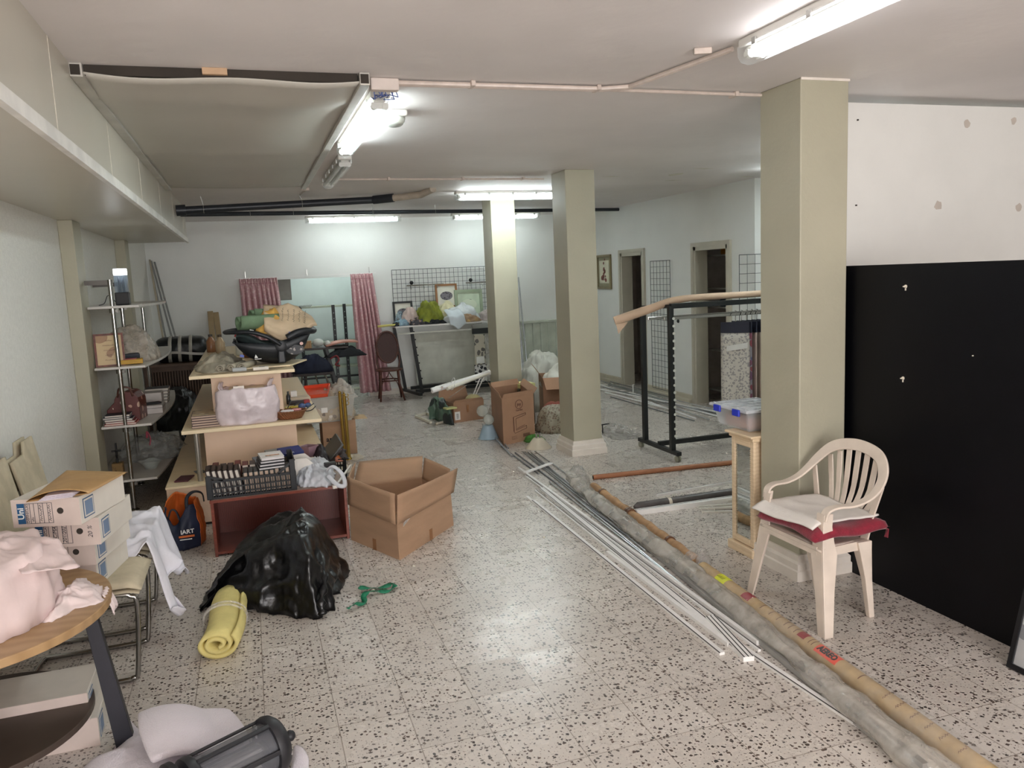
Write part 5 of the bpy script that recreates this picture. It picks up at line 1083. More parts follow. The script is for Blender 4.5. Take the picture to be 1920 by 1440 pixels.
# ---- top shelf
ZT = 1.102
MAT_NAVYP = M('graphite_shell', (30, 33, 38), .42, var=.1); MAT_PETROL = M('petrol_fabric', (52, 66, 66), .85, var=.1, vscale=30); cs = Vector((.145, 6.60, ZT+.013))
def car_seat():
    t = thing('baby_car_seat', 'black baby car seat with carrying handle on top of the display unit', 'car seat', cs)
    prof = [(-.27, .20), (-.235, .13), (-.17, .06), (-.08, .018), (.02, .0), (.12, .01), (.20, .05), (.255, .12), (.285, .21)]
    mb = MB(); n = len(prof)
    def shell(u, v):
        i = u*(n-1); k = min(int(i), n-2); f = i-k; x = prof[k][0]*(1-f)+prof[k+1][0]*f; z = prof[k][1]*(1-f)+prof[k+1][1]*f
        a = v*PI; hw = .17+.03*math.sin(u*PI); top = .165+.06*abs(x)/.28*(1 if x > 0 else .4)
        yy = math.cos(a)*hw; s = 1-math.sin(a)**.6
        zz = z+(top-z)*s; return (cs.x+x*(1+.04*s), cs.y+yy, cs.z+zz)
    mb.grid(shell, 30, 24); link('seat_shell', mb, MAT_NAVYP, t, solid=.014, smooth=True)
    mb = MB()
    def liner(u, v):
        x = -.25+.52*u; a = v*2-1; z = .07+.13*abs(u*2-1)**1.6+.09*abs(a)**2.2+.01*ridge((u*4, v*4, 1), 1, 2); return (cs.x+x, cs.y+a*.165, cs.z+min(z, .235))
    mb.grid(liner, 24, 20); link('seat_cover', mb, MAT_PETROL, t, solid=.012, smooth=True)
    P = smooth_path([(cs.x+.07, cs.y-.215, cs.z+.15), (cs.x-.02, cs.y-.22, cs.z+.215), (cs.x-.14, cs.y-.215, cs.z+.26), (cs.x-.27, cs.y-.17, cs.z+.265), (cs.x-.33, cs.y, cs.z+.26), (cs.x-.27, cs.y+.17, cs.z+.265), (cs.x-.14, cs.y+.215, cs.z+.26), (cs.x-.02, cs.y+.22, cs.z+.215), (cs.x+.07, cs.y+.205, cs.z+.14)], 6)
    link('handle', MB().tube(P, .020, 12, flat=.8), MAT_NAVYP, t, smooth=True)
    for s in (-1, 1):
        link('handle_hub', MB().lathe([(.035, -.02), (.042, -.015), (.042, .015), (.03, .02)], (cs.x+.07, cs.y+s*.205, cs.z+.14), 22, axis=Matrix.Rotation(PI/2, 3, 'X')), MAT_NAVYP, t, smooth='auto')
        link('lock_arm', MB().hexa([(cs.x+.04, cs.y+s*.205-.015, cs.z+.01), (cs.x+.10, cs.y+s*.205-.015, cs.z+.01), (cs.x+.10, cs.y+s*.205+.015, cs.z+.01), (cs.x+.04, cs.y+s*.205+.015, cs.z+.01), (cs.x+.045, cs.y+s*.205-.015, cs.z+.14), (cs.x+.095, cs.y+s*.205-.015, cs.z+.14), (cs.x+.095, cs.y+s*.205+.015, cs.z+.14), (cs.x+.045, cs.y+s*.205+.015, cs.z+.14)]), MAT_NAVYP, t, bevel=.01)
    mb = MB(); mb.tube(smooth_path([(cs.x+.12, cs.y-.205, cs.z+.20), (cs.x+.20, cs.y-.20, cs.z+.235), (cs.x+.28, cs.y-.17, cs.z+.245), (cs.x+.325, cs.y-.08, cs.z+.24), (cs.x+.33, cs.y+.05, cs.z+.24)], 5), .032, 10, flat=.9); link('headrest_edge', mb, MAT_NAVYP, t, smooth=True)
    link('side_print', MB().lathe([(.001, 0), (.06, .001), (.06, .002), (.001, .003)], (cs.x+.175, cs.y-.196, cs.z+.105), 24, True, (1.1, .62), axis=Matrix.Rotation(PI/2, 3, 'X')), Mspots('side_sticker', (40, 42, 46), (150, 144, 140), 40, .42, .5, .5), t)
    link('round_badge', MB().lathe([(.001, 0), (.013, .001), (.013, .003), (.001, .004)], (cs.x+.225, cs.y-.198, cs.z+.15), 18, axis=Matrix.Rotation(PI/2, 3, 'X')), M('badge_pink', (222, 180, 172), .5), t)
    for x, z in ((-.22, .085), (.15, .235), (-.135, .27)): link('label_tag', MB().cbox((cs.x+x, cs.y-.19-.012, cs.z+z), (.03, .004, .018), 0, 0, .3), M('tag_blue', (90, 110, 190), .5) if z != .27 else MAT_WHT, t)
    mb = MB(); mb.prism([(cs.x-.13, cs.y-.188, cs.z+.062), (cs.x-.105, cs.y-.188, cs.z+.062), (cs.x-.12, cs.y-.188, cs.z+.088)], (0, -.004, 0)); mb.box(cs.x-.13, cs.x-.08, cs.y-.192, cs.y-.188, cs.z+.050, cs.z+.055); link('emblem', mb, MAT_WHT, t)
    return t
car_seat()
# foam sheets, yellow bundle and printed bag piled in the seat
MAT_GRF = M('green_foam', (112, 138, 108), .85, var=.06, vscale=10, bump=.2, bscale=100)
for k, (dx, dy, r, L_, lb) in enumerate(((-.20, .00, .085, .30, 'rolled green foam sheet, lower one in the car seat'), (-.10, .16, .10, .34, 'rolled green foam sheet, upper one in the car seat'))):
    c = cs+Vector((dx-.03, dy-.12, .34+.04*k)); pts = [(math.cos(a*.3)*(.02+.0022*a*(r/.07)), math.sin(a*.3)*(.02+.0022*a*(r/.07))) for a in range(24)]; mb = MB()
    dr = Vector((.94, .34, -.05*k)).normalized(); up2 = Vector((0, 0, 1)); sd = dr.cross(up2).normalized()
    R_ = [[mb.v(c+dr*(L_*j/4)+sd*x*1.1+up2*y*.95) for x, y in pts] for j in range(5)]
    for A, B in zip(R_, R_[1:]):
        for i in range(len(pts)-1): mb.f([A[i], A[i+1], B[i+1], B[i]])
    solo('foam_roll', mb, MAT_GRF, lb, 'foam', smooth=True, solid=.014)
mb = heap([(cs.x-.10, cs.y-.12), (cs.x+.10, cs.y-.14), (cs.x+.14, cs.y+.05), (cs.x-.06, cs.y+.08)], cs.z+.24, dome(.19, 2.4), 12, 50, seed=41, amp=.03, fs=11)
solo('yellow_cloth', mb, M('mustard_cloth', (212, 166, 84), .85, var=.1, vscale=12), 'mustard yellow cloth bundle in front of the green foam', 'cloth', smooth=True)
MAT_KBAG = Mspots('printed_bag', (206, 184, 154), (120, 104, 88), 26, .3, .0, .6)
def bagf(u, v):
    x = cs.x-.03+.36*u; top = cs.z+.46-.05*u-.10*max(0, u-.7)*2; bot = cs.z+.26-.10*math.sin(PI*min(1, u*1.1))*1.0+.02*u
    y = cs.y-.13-.07*math.sin(PI*v)-.03*(1-v)+.012*ridge((u*3, v*3, 6), 1, 2); return (x+.04*(1-v)*(u-.3), y+.14*v, bot+(top-bot)*v)
mb = MB(); mb.grid(bagf, 24, 16)
t = solo('printed_bag', mb, M('kraft_sack', (204, 182, 152), .65, var=.08, vscale=8, bump=.3, bscale=12), 'crumpled beige printed bag covering the green foam on the car seat', 'bag', smooth=True, solid=.004)
mb = heap([(cs.x-.02, cs.y-.08), (cs.x+.20, cs.y-.12), (cs.x+.33, cs.y-.02), (cs.x+.24, cs.y+.10), (cs.x, cs.y+.10)], cs.z+.22, dome(.24, 2.6), 12, 50, seed=43, amp=.02, fs=9)
link('bag_back', mb, MATS['kraft_sack'], t, smooth=True)
for k in range(5):
    tt = frame((cs.x+.10+k*.042, cs.y-.222+.012*k, cs.z+.385-.008*k), (.12, .02, 1), (-1, .2, .1)); link('bag_print', scribble_mb(7-k % 2, .026, tt, .0014, k), M('bag_ink', (112, 104, 92), .7), t)
# crumpled grey canvas / newspapers left of the seat
MAT_CANV = M('grey_canvas', (176, 168, 150), .85, var=.12, vscale=9, bump=.25, bscale=30)
mb = heap([(-.40, 6.45), (-.30, 6.22), (-.10, 6.25), (-.06, 6.5), (-.08, 6.95), (-.30, 7.15), (-.43, 6.9)], ZT, dome(.11, 1.7), 18, 90, seed=51, amp=.05, fs=7)
t = solo('canvas_cloth', mb, MAT_CANV, 'heap of folded grey canvas on the left of the top shelf', 'cloth', smooth=True)
for k in range(3):
    c = Vector((-.235+.075*k, 6.205+.01*k, ZT+.030)); P = [(c.x+.001*a*math.cos(a*.55), c.z+.001*a*math.sin(a*.55)) for a in range(6, 30)]; mb = MB()
    R_ = [[mb.v((x+.03*j, c.y+.09*j, z)) for x, z in P] for j in range(4)]
    for A, B in zip(R_, R_[1:]):
        for i in range(len(P)-1): mb.f([A[i], A[i+1], B[i+1], B[i]])
    link('rolled_edge', mb, MAT_CANV, t, solid=.004, smooth=True)
solo('paper_sheet', MB().prism([(-.40, 6.18, ZT+.001), (.10, 6.14, ZT+.001), (.24, 6.28, ZT+.001), (-.20, 6.40, ZT+.001)], (0, 0, .003)), M('grey_sheet', (168, 150, 124), .6, var=.12, vscale=12), 'wrinkled greyish sheet at the front of the top shelf', 'sheet')
solo('clear_case', MB().cbox((-.10, 6.19, ZT+.018), (.10, .06, .026), .1), MAT_CLEARP, 'small clear plastic case at the front of the top shelf', 'case', bevel=.004)
t = solo('small_box', MB().cbox((.05, 6.18, ZT+.016), (.11, .06, .022), .06), M('tag_white', (232, 224, 214), .7), 'small white box with a black mark at the front of the top shelf', 'box', bevel=.003); link('black_mark', MB().cbox((.06, 6.165, ZT+.028), (.04, .02, .001), .06), MAT_INK, t)
# bottles further back on the top shelf
for x, y, h, r, m_, lb, cap in ((-.375, 8.35, .17, .045, M('amber_oil', (150, 104, 70), .2), 'amber bottle with a dark cap at the back of the top shelf', (70, 60, 54)), (-.28, 8.05, .18, .045, M('pale_oil', (186, 164, 132), .2), 'pale bottle with a dark cap at the back of the top shelf', (90, 76, 60))):
    t = solo('bottle', MB().lathe([(r*.95, 0), (r, .01), (r, h*.6), (r*.4, h*.85), (r*.38, h*.9)], (x, y, ZT), 18), m_, lb, 'bottle', smooth='auto'); link('cap', MB().lathe([(r*.45, h*.88), (r*.45, h), (r*.4, h*1.01)], (x, y, ZT), 14), M('cap_%d' % cap[0], cap, .5), t, smooth='auto')
x, y = -.10, 7.75; t = solo('spray_bottle', MB().lathe([(.04, 0), (.043, .01), (.043, .12), (.014, .17), (.014, .19)], (x, y, ZT), 18), M('white_spray', (222, 222, 214), .35), 'white spray bottle with a red trigger on the top shelf', 'bottle', smooth='auto')
link('trigger_head', MB().cbox((x-.01, y, ZT+.215), (.09, .025, .03), 0).cbox((x-.03, y, ZT+.19), (.012, .015, .05), 0, 0, .3).cbox((x+.005, y, ZT+.195), (.03, .03, .02), 0), M('red_trigger', (180, 34, 44), .4), t, bevel=.004)
solo('small_basket', MB().lathe([(.05, 0), (.06, .05), (.054, .05), (.045, .01)], (-.02, 7.4, ZT), 20), MAT_WICK, 'small brown basket beside the spray bottle', 'basket', smooth='auto')

# ================================================================ chrome shelf unit along the left wall
MAT_SHELFB = M('grey_white_shelf', (206, 202, 196), .35, var=.03, vscale=6)
t = thing('chrome_shelf_unit', 'chrome pole shelf unit with grey white shelves along the left wall', 'shelf unit', (-1.05, 7.7, 0))
P1, P2, P3 = (-.99, 6.83), (-1.13, 8.1), (-.98, 8.7)
for (x, y), h in ((P1, 1.82), ((-1.05, 7.75), 1.80), ((-1.0, 8.75), 1.56)):
    pl = link('pole', MB().tube([(x, y, 0), (x, y, h)], .0165, 14), MAT_CHR, t, smooth='auto'); link('pole_foot', MB().lathe([(.035, 0), (.035, .004), (.018, .016)], (x, y, 0), 18), MAT_CHR, pl, smooth='auto')
link('wall_rail', MB().bar((-1.165, 6.83, 1.80), (-.97, 6.83, 1.80), .012, .035), M('dark_steel', (96, 92, 88), .4, metal=.6), t); link('wall_rail', MB().bar((-1.26, 7.75, 1.79), (-1.05, 7.75, 1.79), .012, .035), MATS['dark_steel'], t)
for z in (1.60, 1.13, .67, .235):
    mb = MB(); n = 20; pts = [(-1.165 if False else -1.26, 8.95, z), (-1.26, 6.97, z), (-1.16, 6.965, z), (-1.16, 6.80, z), (-.80, 6.80, z)]+[(-.80+(.07*math.sin(PI*k/n)), 6.80+2.15*k/n, z) for k in range(1, n+1)]
    mb.prism(pts, (0, 0, .019)); link('shelf_board', mb, MAT_SHELFB, t, bevel=.003)
    for x, y in (P1, (-1.05, 7.75)): link('shelf_clamp', MB().tube([(x, y, z-.035), (x, y, z-.002)], .026, 12).cbox((x+.03, y-.01, z-.02), (.02, .02, .024)), MAT_CHR, t, smooth='auto')
Zs = [1.62, 1.15, .69, .255]
# water lamp
x, y = -.94, 7.05
t = thing('water_lamp', 'lit water lamp with dark base on the top chrome shelf', 'lamp', (x, y, Zs[0]))
link('lamp_base', MB().box(x-.05, x+.05, y-.05, y+.05, Zs[0]+.0, Zs[0]+.10), M('black_matte', (28, 26, 28), .5), t, bevel=.006)
link('lamp_head', MB().box(x-.045, x+.045, y-.045, y+.045, Zs[0]+.235, Zs[0]+.285), Memit('lamp_glow', (.9, .95, 1), 3.0), t, bevel=.004)
link('clear_tank', MB().box(x-.046, x+.046, y-.046, y+.046, Zs[0]+.10, Zs[0]+.235), M('smoky_tank', (120, 136, 150), .08, alpha=.5), t, bevel=.004)
for s in (-1, 1): link('figurine', MB().tube([(x+s*.015, y, Zs[0]+.10), (x+s*.012, y, Zs[0]+.17), (x+s*.02, y, Zs[0]+.225)], [.010, .012, .005], 8), M('dark_figure', (40, 44, 56), .4), t, smooth=True)
link('cord', MB().tube(smooth_path([(x-.05, y, Zs[0]+.02), (x-.10, y-.02, Zs[0]+.08), (x-.13, y-.04, Zs[0]+.02), (x-.17, y-.05, Zs[0]+.006)], 5), .003, 6), MAT_CRATE, t)
# second shelf: framed verse, film bag, box
x0, y0 = -1.15, 6.93
t = thing('framed_verse', 'framed parchment verse standing on the second chrome shelf', 'picture', (-1.05, y0, Zs[1]))
pa = frame((-1.06, y0, Zs[1]+.125), (1, .12, 0), (0, .12, 1))
def fbox(x0, x1, y0_, y1_, z0_, z1_): m_ = MB(); m_.X = pa.copy(); return m_.box(x0, x1, y0_, y1_, z0_, z1_)
link('plaque', fbox(-.095, .095, -.122, .122, -.004, .004), Mspots('scorched_parchment', (196, 168, 120), (158, 118, 76), 9, .5, .4, .6), t)
for a in ((-.105, -.09, -.13, .13), (.09, .105, -.13, .13), (-.09, .09, .115, .13), (-.09, .09, -.13, -.115)): link('frame_bar', fbox(*a, -.006, .010), M('red_brown_frame', (120, 58, 40), .45, var=.2, vscale=30), t)
for k in range(5): link('writing_line', scribble_mb((5, 9, 8, 6, 7)[k], .018, pa @ Matrix.Translation((0, .075-.038*k, .0045)), .0008, k), M('brown_ink', (104, 60, 44), .6), t)
mb = heap([(-1.20, 7.25), (-1.0, 7.1), (-.80, 7.15), (-.76, 7.5), (-.9, 7.75), (-1.15, 7.7)], Zs[1]+.0, dome(.29, 2.2, .1), 18, 80, seed=61, amp=.04, fs=6)
solo('clear_bag', mb, film_mat('dusty_film', (206, 196, 182), .7, .25, lo=.4), 'dusty clear plastic bag of padding on the second chrome shelf', 'bag', smooth=True)
t = solo('flat_box', MB().cbox((-.93, 6.98, Zs[1]+.022), (.19, .12, .035), .1), M('yellow_print', (206, 158, 40), .5, var=.1), 'flat yellow printed box on the second chrome shelf', 'box', bevel=.003); link('box_top', MB().cbox((-.94, 6.99, Zs[1]+.042), (.12, .10, .006), .1), M('red_plastic', (150, 34, 38), .4), t)
solo('black_tray', MB().cbox((-.97, 7.10, Zs[1]+.055), (.20, .05, .04), .3, .2), M('dark_blue_grey', (52, 56, 66), .5), 'dark tray tilted behind the yellow box', 'tray', bevel=.006)
# third shelf: decorated trunk, books
t = thing('decorated_trunk', 'small reddish trunk with stickers on the third chrome shelf', 'box', (-1.02, 7.12, Zs[2]))
mb = MB(); mb.prism([(-1.14, 7.0, Zs[2]), (-.90, 7.0, Zs[2]), (-.90, 7.0, Zs[2]+.14)]+[(-.99+.09*math.cos(a*PI/10), 7.0, Zs[2]+.16+.08*math.sin(a*PI/10)) for a in range(0, 11)]+[(-1.14, 7.0, Zs[2]+.10)], (.03, .22, 0)); link('trunk_body', mb, Mspots('sticker_trunk', (92, 42, 38), (206, 190, 170), 15, .34, .34, .45, (180, 130, 110)), t, bevel=.006)
link('trunk_handle', MB().tube(smooth_path([(-1.05, 7.0, Zs[2]+.20), (-1.03, 6.99, Zs[2]+.27), (-.96, 6.99, Zs[2]+.27), (-.94, 7.0, Zs[2]+.20)], 5), .008, 8), M('leather_brown', (84, 50, 40), .5), t, smooth=True)
zz = Zs[2]; spec = [((176, 66, 56), .014, .23, .0), ((140, 40, 44), .016, .21, .01), ((48, 52, 66), .018, .20, .004), ((72, 82, 100), .014, .19, -.006), ((40, 42, 52), .016, .18, .008)]
for k, (c_, th, w_, dx) in enumerate(spec):
    book('%s book, %s of the flat pile on the third chrome shelf' % (('orange red', 'dark red', 'navy', 'slate blue', 'black blue')[k], ('bottom', 'second', 'third', 'fourth', 'top')[k]), (-1.14+dx, 6.82, zz), (1, 0, 0), (0, 1, 0), th, w_, .15, c_, group='books in the flat pile on the third chrome shelf', d_th=(0, 0, 1)); zz += th+.0008
zz = Zs[2]
t = solo('white_case', MB().box(-.93, -.76, 7.30, 7.55, zz, zz+.07), M('beige_white', (206, 198, 192), .45), 'pale box under the black case on the third chrome shelf', 'box', bevel=.004); link('lid_line', MB().box(-.931, -.759, 7.299, 7.551, zz+.045, zz+.048), MAT_GROOVE, t)
solo('black_case', MB().cbox((-.85, 7.40, zz+.079), (.14, .07, .014), .4), M('black_matte', (28, 26, 28), .5), 'flat black case on the pale box of the third chrome shelf', 'case', bevel=.004)
for k in range(5): book('dark flat book in the back pile on the third chrome shelf, %s one' % names[k], (-.98+.004*k, 7.95, zz+.0+k*.028), (1, 0, 0), (0, 1, 0), .026, .20, .20, ((48, 46, 50), (90, 84, 84), (40, 40, 46), (110, 100, 92), (54, 52, 54))[k], group='dark books in the back pile of the third chrome shelf', d_th=(0, 0, 1))
solo('white_box', MB().box(-1.0, -.80, 7.70, 7.88, zz, zz+.13), M('beige_white', (206, 198, 192), .45), 'plain white box in front of the dark book pile', 'box', bevel=.004)
# bottom shelf: cross on gilt block, glass bowl, clear bag
t = thing('standing_cross', 'dark cross on a small gilt block on the lowest chrome shelf', 'cross', (-1.10, 6.98, Zs[3]))
link('block', MB().box(-1.14, -1.06, 6.94, 7.02, Zs[3], Zs[3]+.11), Mspots('gilt_block', (132, 104, 58), (90, 66, 36), 60, .4, .5, .4), t, bevel=.003)
link('cross', MB().box(-1.107, -1.093, 6.973, 6.987, Zs[3]+.11, Zs[3]+.27).box(-1.135, -1.065, 6.973, 6.987, Zs[3]+.20, Zs[3]+.214), M('black_iron', (26, 24, 26), .5), t, bevel=.002)
link('figure', MB().tube([(-1.10, 6.968, Zs[3]+.15), (-1.10, 6.966, Zs[3]+.21)], [.006, .009], 8), MATS['black_iron'], t, smooth=True)
mb = MB(); n = 40; mb.grid(lambda u, v: (-.88+math.cos(v*2*PI)*(.045+.045*u)*(1+.06*math.cos(v*16*PI/2)*u), 7.15+math.sin(v*2*PI)*(.045+.045*u), Zs[3]+.003+.065*u**.8+.006*math.cos(v*8*PI)*u), 8, n, wrap=True)
solo('glass_bowl', mb, M('clear_glassware', (214, 224, 220), .06, alpha=.32), 'clear wavy glass bowl on the lowest chrome shelf', 'bowl', solid=.003, smooth=True)
mb = heap([(-1.2, 7.55), (-1.0, 7.45), (-.72, 7.5), (-.62, 7.75), (-.7, 8.0), (-1.1, 8.1)], Zs[3], dome(.19, 2.0, .1), 16, 70, seed=71, amp=.05, fs=7)
solo('clear_bag', mb, film_mat('grey_film', (190, 194, 190), .5, .12, lo=.15), 'clear plastic wrapping on the lowest chrome shelf', 'bag', smooth=True)
solo('ribbon_bow', MB().tube(smooth_path([(-.93, 7.5, Zs[3]+.20), (-.92, 7.47, Zs[3]+.26), (-.90, 7.47, Zs[3]+.20), (-.91, 7.46, Zs[3]+.14)], 4), .010, 6, flat=.3), M('pink_ribbon', (196, 92, 110), .5), 'pink bow on the clear wrapping of the lowest chrome shelf', 'bow', smooth=True)
# ================================================================ far left corner: bench radiator cover, sacks, leaning rails
MAT_WALN = M('walnut_cover', (98, 74, 58), .5, var=.15, vscale=5, stretch=(1, 6, 1))
t = thing('slatted_bench', 'brown slatted radiator cover in the far left corner', 'radiator cover', (-.75, 10.9, 0))
link('cover_top', MB().box(-1.26, -.20, 10.45, 11.1, .80, .83), MAT_WALN, t, bevel=.003); link('cover_frame', MB().box(-1.26, -1.22, 10.5, 10.53, 0, .80).box(-.26, -.22, 10.5, 10.53, 0, .80).box(-1.22, -.26, 10.5, 10.53, .74, .80).box(-1.22, -.26, 10.5, 10.53, 0, .08), MAT_WALN, t)
for k in range(30): link('slat', MB().box(-1.205+k*.0315, -1.19+k*.0315, 10.512, 10.524, .08, .74), MAT_WALN, t)
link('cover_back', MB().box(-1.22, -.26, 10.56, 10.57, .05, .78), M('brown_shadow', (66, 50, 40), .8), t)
MAT_TAPEG = M('clear_grey_tape', (176, 172, 162), .3)
def bundle(u, v):
    a = v*2*PI; sq = (abs(math.cos(a))**3+abs(math.sin(a))**3)**(-1/3); x = -1.14+.62*u; e = 1-(abs(u*2-1))**8*.5
    g = .015*ridge((u*4, math.cos(a)*2, math.sin(a)*2), 1, 3); return (x, 10.76+math.cos(a)*sq*(.20*e+g), .98+max(-.147, math.sin(a)*sq*(.16*e+g*.6)))
mb = MB(); mb.grid(bundle, 24, 40, wrap=True); mb.f([mb.v(bundle(0, k/20)) for k in range(20)]); mb.f([mb.v(bundle(1, k/20)) for k in range(20)])
t = solo('taped_bundle', mb, M('black_sack_plastic', (22, 24, 26), .35, bump=.3, bscale=10), 'black plastic bundle bound with pale tape on the radiator cover', 'bundle', smooth=True)
for k, u in enumerate((.30, .48, .68)):
    mb = MB(); mb.grid(lambda a, v: tuple(Vector(bundle(u+.04*(a-.5)*1.6+.02*math.sin(v*6), v))+Vector((0, math.cos(v*2*PI)*.010, max(0, math.sin(v*2*PI))*.010))), 3, 40, wrap=True); link('tape_band', mb, MAT_TAPEG, t, solid=.002, smooth=True)
mb = MB(); mb.grid(lambda a, v: (-1.16+.66*v, 10.54-.02*math.sin(PI*v), .93+.03*a+.02*math.sin(v*5)), 2, 30); link('tape_band', mb, MAT_TAPEG, t, solid=.002)
# black sacks on the floor between shelf unit and display unit
for k, (o, h, s, lb) in enumerate(((((-1.15, 9.9), (-.95, 9.65), (-.70, 9.6), (-.60, 9.9), (-.66, 10.3), (-1.1, 10.35)), .58, 81, 'tall full black sack in front of the radiator cover'), (((-.98, 9.0), (-.85, 8.85), (-.72, 8.95), (-.70, 9.25), (-.9, 9.4)), .22, 82, 'low black sack on the floor beside the display unit'))):
    solo('black_sack', heap(o, 0, dome(h, 2.6, .12), 22, 90, seed=s, amp=.07, fs=4.5), MAT_BAG, lb, 'sack', smooth=True)
# aluminium rails leaning in the corner
def lean_rail(label, pa_, pb_, Ya, Yb, w_=.02, mat=None, name='aluminium_rail'):
    a = dp(*pa_, Ya); b_ = dp(*pb_, Yb); solo(name, MB().bar(a, b_, w_, w_*1.2, (0, 1, 0)), mat or MAT_ALU, label, 'rail')
for k, (a, b_) in enumerate((((284, 490), (324, 640)), ((290, 492), (331, 640)), ((287, 520), (312, 640)), ((281, 488), (300, 600)))):
    A = dp(*a, 11.95); B = dp(*b_, 11.2); d = (B-A).normalized(); B = A+d*((A.z-.84)/-d.z) if d.z < 0 else B
    solo('aluminium_rail', MB().bar(A, B, .022, .03, (0, 1, 0)), MAT_ALU if k < 3 else M('beige_rail', (186, 176, 156), .5), ('long bright rail leaning in the far left corner, middle of the bunch', 'long dark edged rail leaning in the far left corner, right of the bunch', 'shorter rail leaning in the far left corner', 'beige rail leaning in the far left corner, leftmost')[k], 'rail', bevel=.002)
for k, (x0_, x1_, yt) in enumerate(((390, 398, 584), (399, 410, 586))):
    A = dp((x0_+x1_)/2, yt, 11.95); B = Vector((A.x+.05*k+.02, 11.35, 0)); solo('wooden_plank', MB().bar(A, B, .075, .03, (0, 1, 0)), M('old_plank', (164, 142, 108), .7, var=.1, vscale=6), ('wooden plank leaning on the back wall, left one', 'wooden plank leaning on the back wall, right one')[k], 'plank', bevel=.003)
# ================================================================ right of the display unit: tub, cartons, brass poles
x0, x1, y0, y1, z1 = .60, .93, 8.05, 8.42, .345
t = thing('carton', 'closed brown carton carrying the clear tub, right of the display unit', 'carton', ((x0+x1)/2, 8.2, 0))
link('carton_body', MB().box(x0, x1, y0, y1, 0, z1), MAT_CARD, t, bevel=.003)
link('lettering', text_mb('ar', .07, frame((.66, y0-.001, .17), (1, 0, 0), (0, 0, 1)), .0005, bold=.002), M('black_ink', (30, 26, 28), .6), t)
link('flap', MB().prism([(x1, y0+.02, z1), (x1, y1-.02, z1), (x1+.13, y1-.06, z1-.01), (x1+.13, y0+.06, z1-.01)], (0, 0, .004)), M('pale_card', (206, 176, 136), .8), t)
link('hand_slot', MB().box(x1, x1+.002, 8.2, 8.28, .27, .285), MAT_DARK, t); link('hand_slot', MB().box(x1, x1+.002, 8.15, 8.21, .14, .148), MAT_DARK, t)
x0, x1, y0, y1, z0 = .42, .93, 7.98, 8.42, .352
t = thing('storage_tub', 'wide clear plastic tub full of oddments on the brown carton', 'tub', (.70, 8.2, z0))
mb = MB(); B_ = [(x0+.04, y0+.04), (x1-.04, y0+.04), (x1-.04, y1-.04), (x0+.04, y1-.04)]; T_ = [(x0, y0), (x1, y0), (x1, y1), (x0, y1)]
bv = [mb.v((*p, z0)) for p in B_]; tv = [mb.v((*p, z0+.25)) for p in T_]; mb.f(bv)
for k in range(4): mb.f([bv[k], bv[(k+1) % 4], tv[(k+1) % 4], tv[k]])
link('tub_body', mb, M('milky_tub', (206, 204, 196), .3, alpha=.72), t, solid=.004)
mb = MB(); mb.tube([(*p, z0+.25) for p in [(x0, y0), (x1, y0), (x1, y1), (x0, y1)]], .010, 6, closed=True); link('tub_rim', mb, MATS['milky_tub'], t)
link('label', MB().box(.60, .66, y0+.012, y0+.014, z0+.10, z0+.15), MAT_WHT, t)
mb = heap([(x0+.03, y0+.03), (x1-.03, y0+.03), (x1-.02, y1-.03), (x0+.03, y1-.03)], z0+.02, dome(.28, 3.0), 14, 60, seed=91, amp=.05, fs=9)
tag(solo('tub_oddments', mb, Mspots('oddments', (176, 162, 142), (104, 88, 76), 22, .4, .5, .7, (214, 206, 196)), 'jumbled small oddments filling the clear tub', 'oddments', smooth=True), 'jumbled small oddments filling the clear tub', 'oddments', kind='stuff')
mb = heap([(.72, 8.05), (.93, 8.02), (.965, 8.25), (.92, 8.45), (.70, 8.45)], z0+.22, dome(.16, 1.6), 14, 60, seed=92, amp=.06, fs=9)
solo('clear_bag', mb, film_mat('white_film', (224, 218, 208), .7, .25, lo=.42), 'loose clear plastic bag spilling over the right of the tub', 'bag', smooth=True)
t = thing('letter_tray', 'orange plastic tray lying on top of the clear tub', 'tray', (.56, 8.08, z0+.28))
mb = MB(); fr = frame((.57, 8.12, z0+.29), (1, -.2, .05), (.2, 1, .2)); 
def fb(*a): m_ = MB(); m_.X = fr.copy(); return m_.box(*a)
link('tray_floor', fb(-.13, .13, -.16, .16, 0, .004), M('orange_plastic', (224, 84, 52), .35), t)
for a in ((-.13, .13, -.16, -.155, 0, .035), (-.13, .13, .155, .16, 0, .035), (-.13, -.125, -.16, .16, 0, .035), (.125, .13, -.16, .16, 0, .035)): link('tray_wall', fb(*a), MATS['orange_plastic'], t)
# brass poles
MAT_BRASS = M('brass', (176, 146, 72), .28, metal=.85, var=.08, vscale=10)
for k, (bx, by, tx, ty, lb) in enumerate(((648, 862, 637, 738, 'brass pole with a hook, left one of the pair beside the tub'), (655, 862, 645, 742, 'brass pole with a hook, right one of the pair beside the tub'))):
    A = fl(bx, by); B = dp(tx, ty, A.y-.02); t = thing('brass_pole', lb, 'pole', A); link('pole', MB().tube([A, B], .017, 12), MAT_BRASS, t, smooth='auto'); link('pole_base', MB().lathe([(.03, 0), (.03, .01), (.018, .03)], A, 16), MAT_BRASS, t, smooth='auto')
    for j in range(3): q = A.lerp(B, .86+.06*j); link('hook', MB().tube(smooth_path([q, q+Vector((.03, -.01, .0)), q+Vector((.04, -.01, .02)), q+Vector((.03, -.01, .03))], 4), .004, 6), MAT_BRASS, t, smooth=True)
    link('finial', MB().sphere(B+Vector((0, 0, .012)), .016, 8), MAT_BRASS, t, smooth=True)
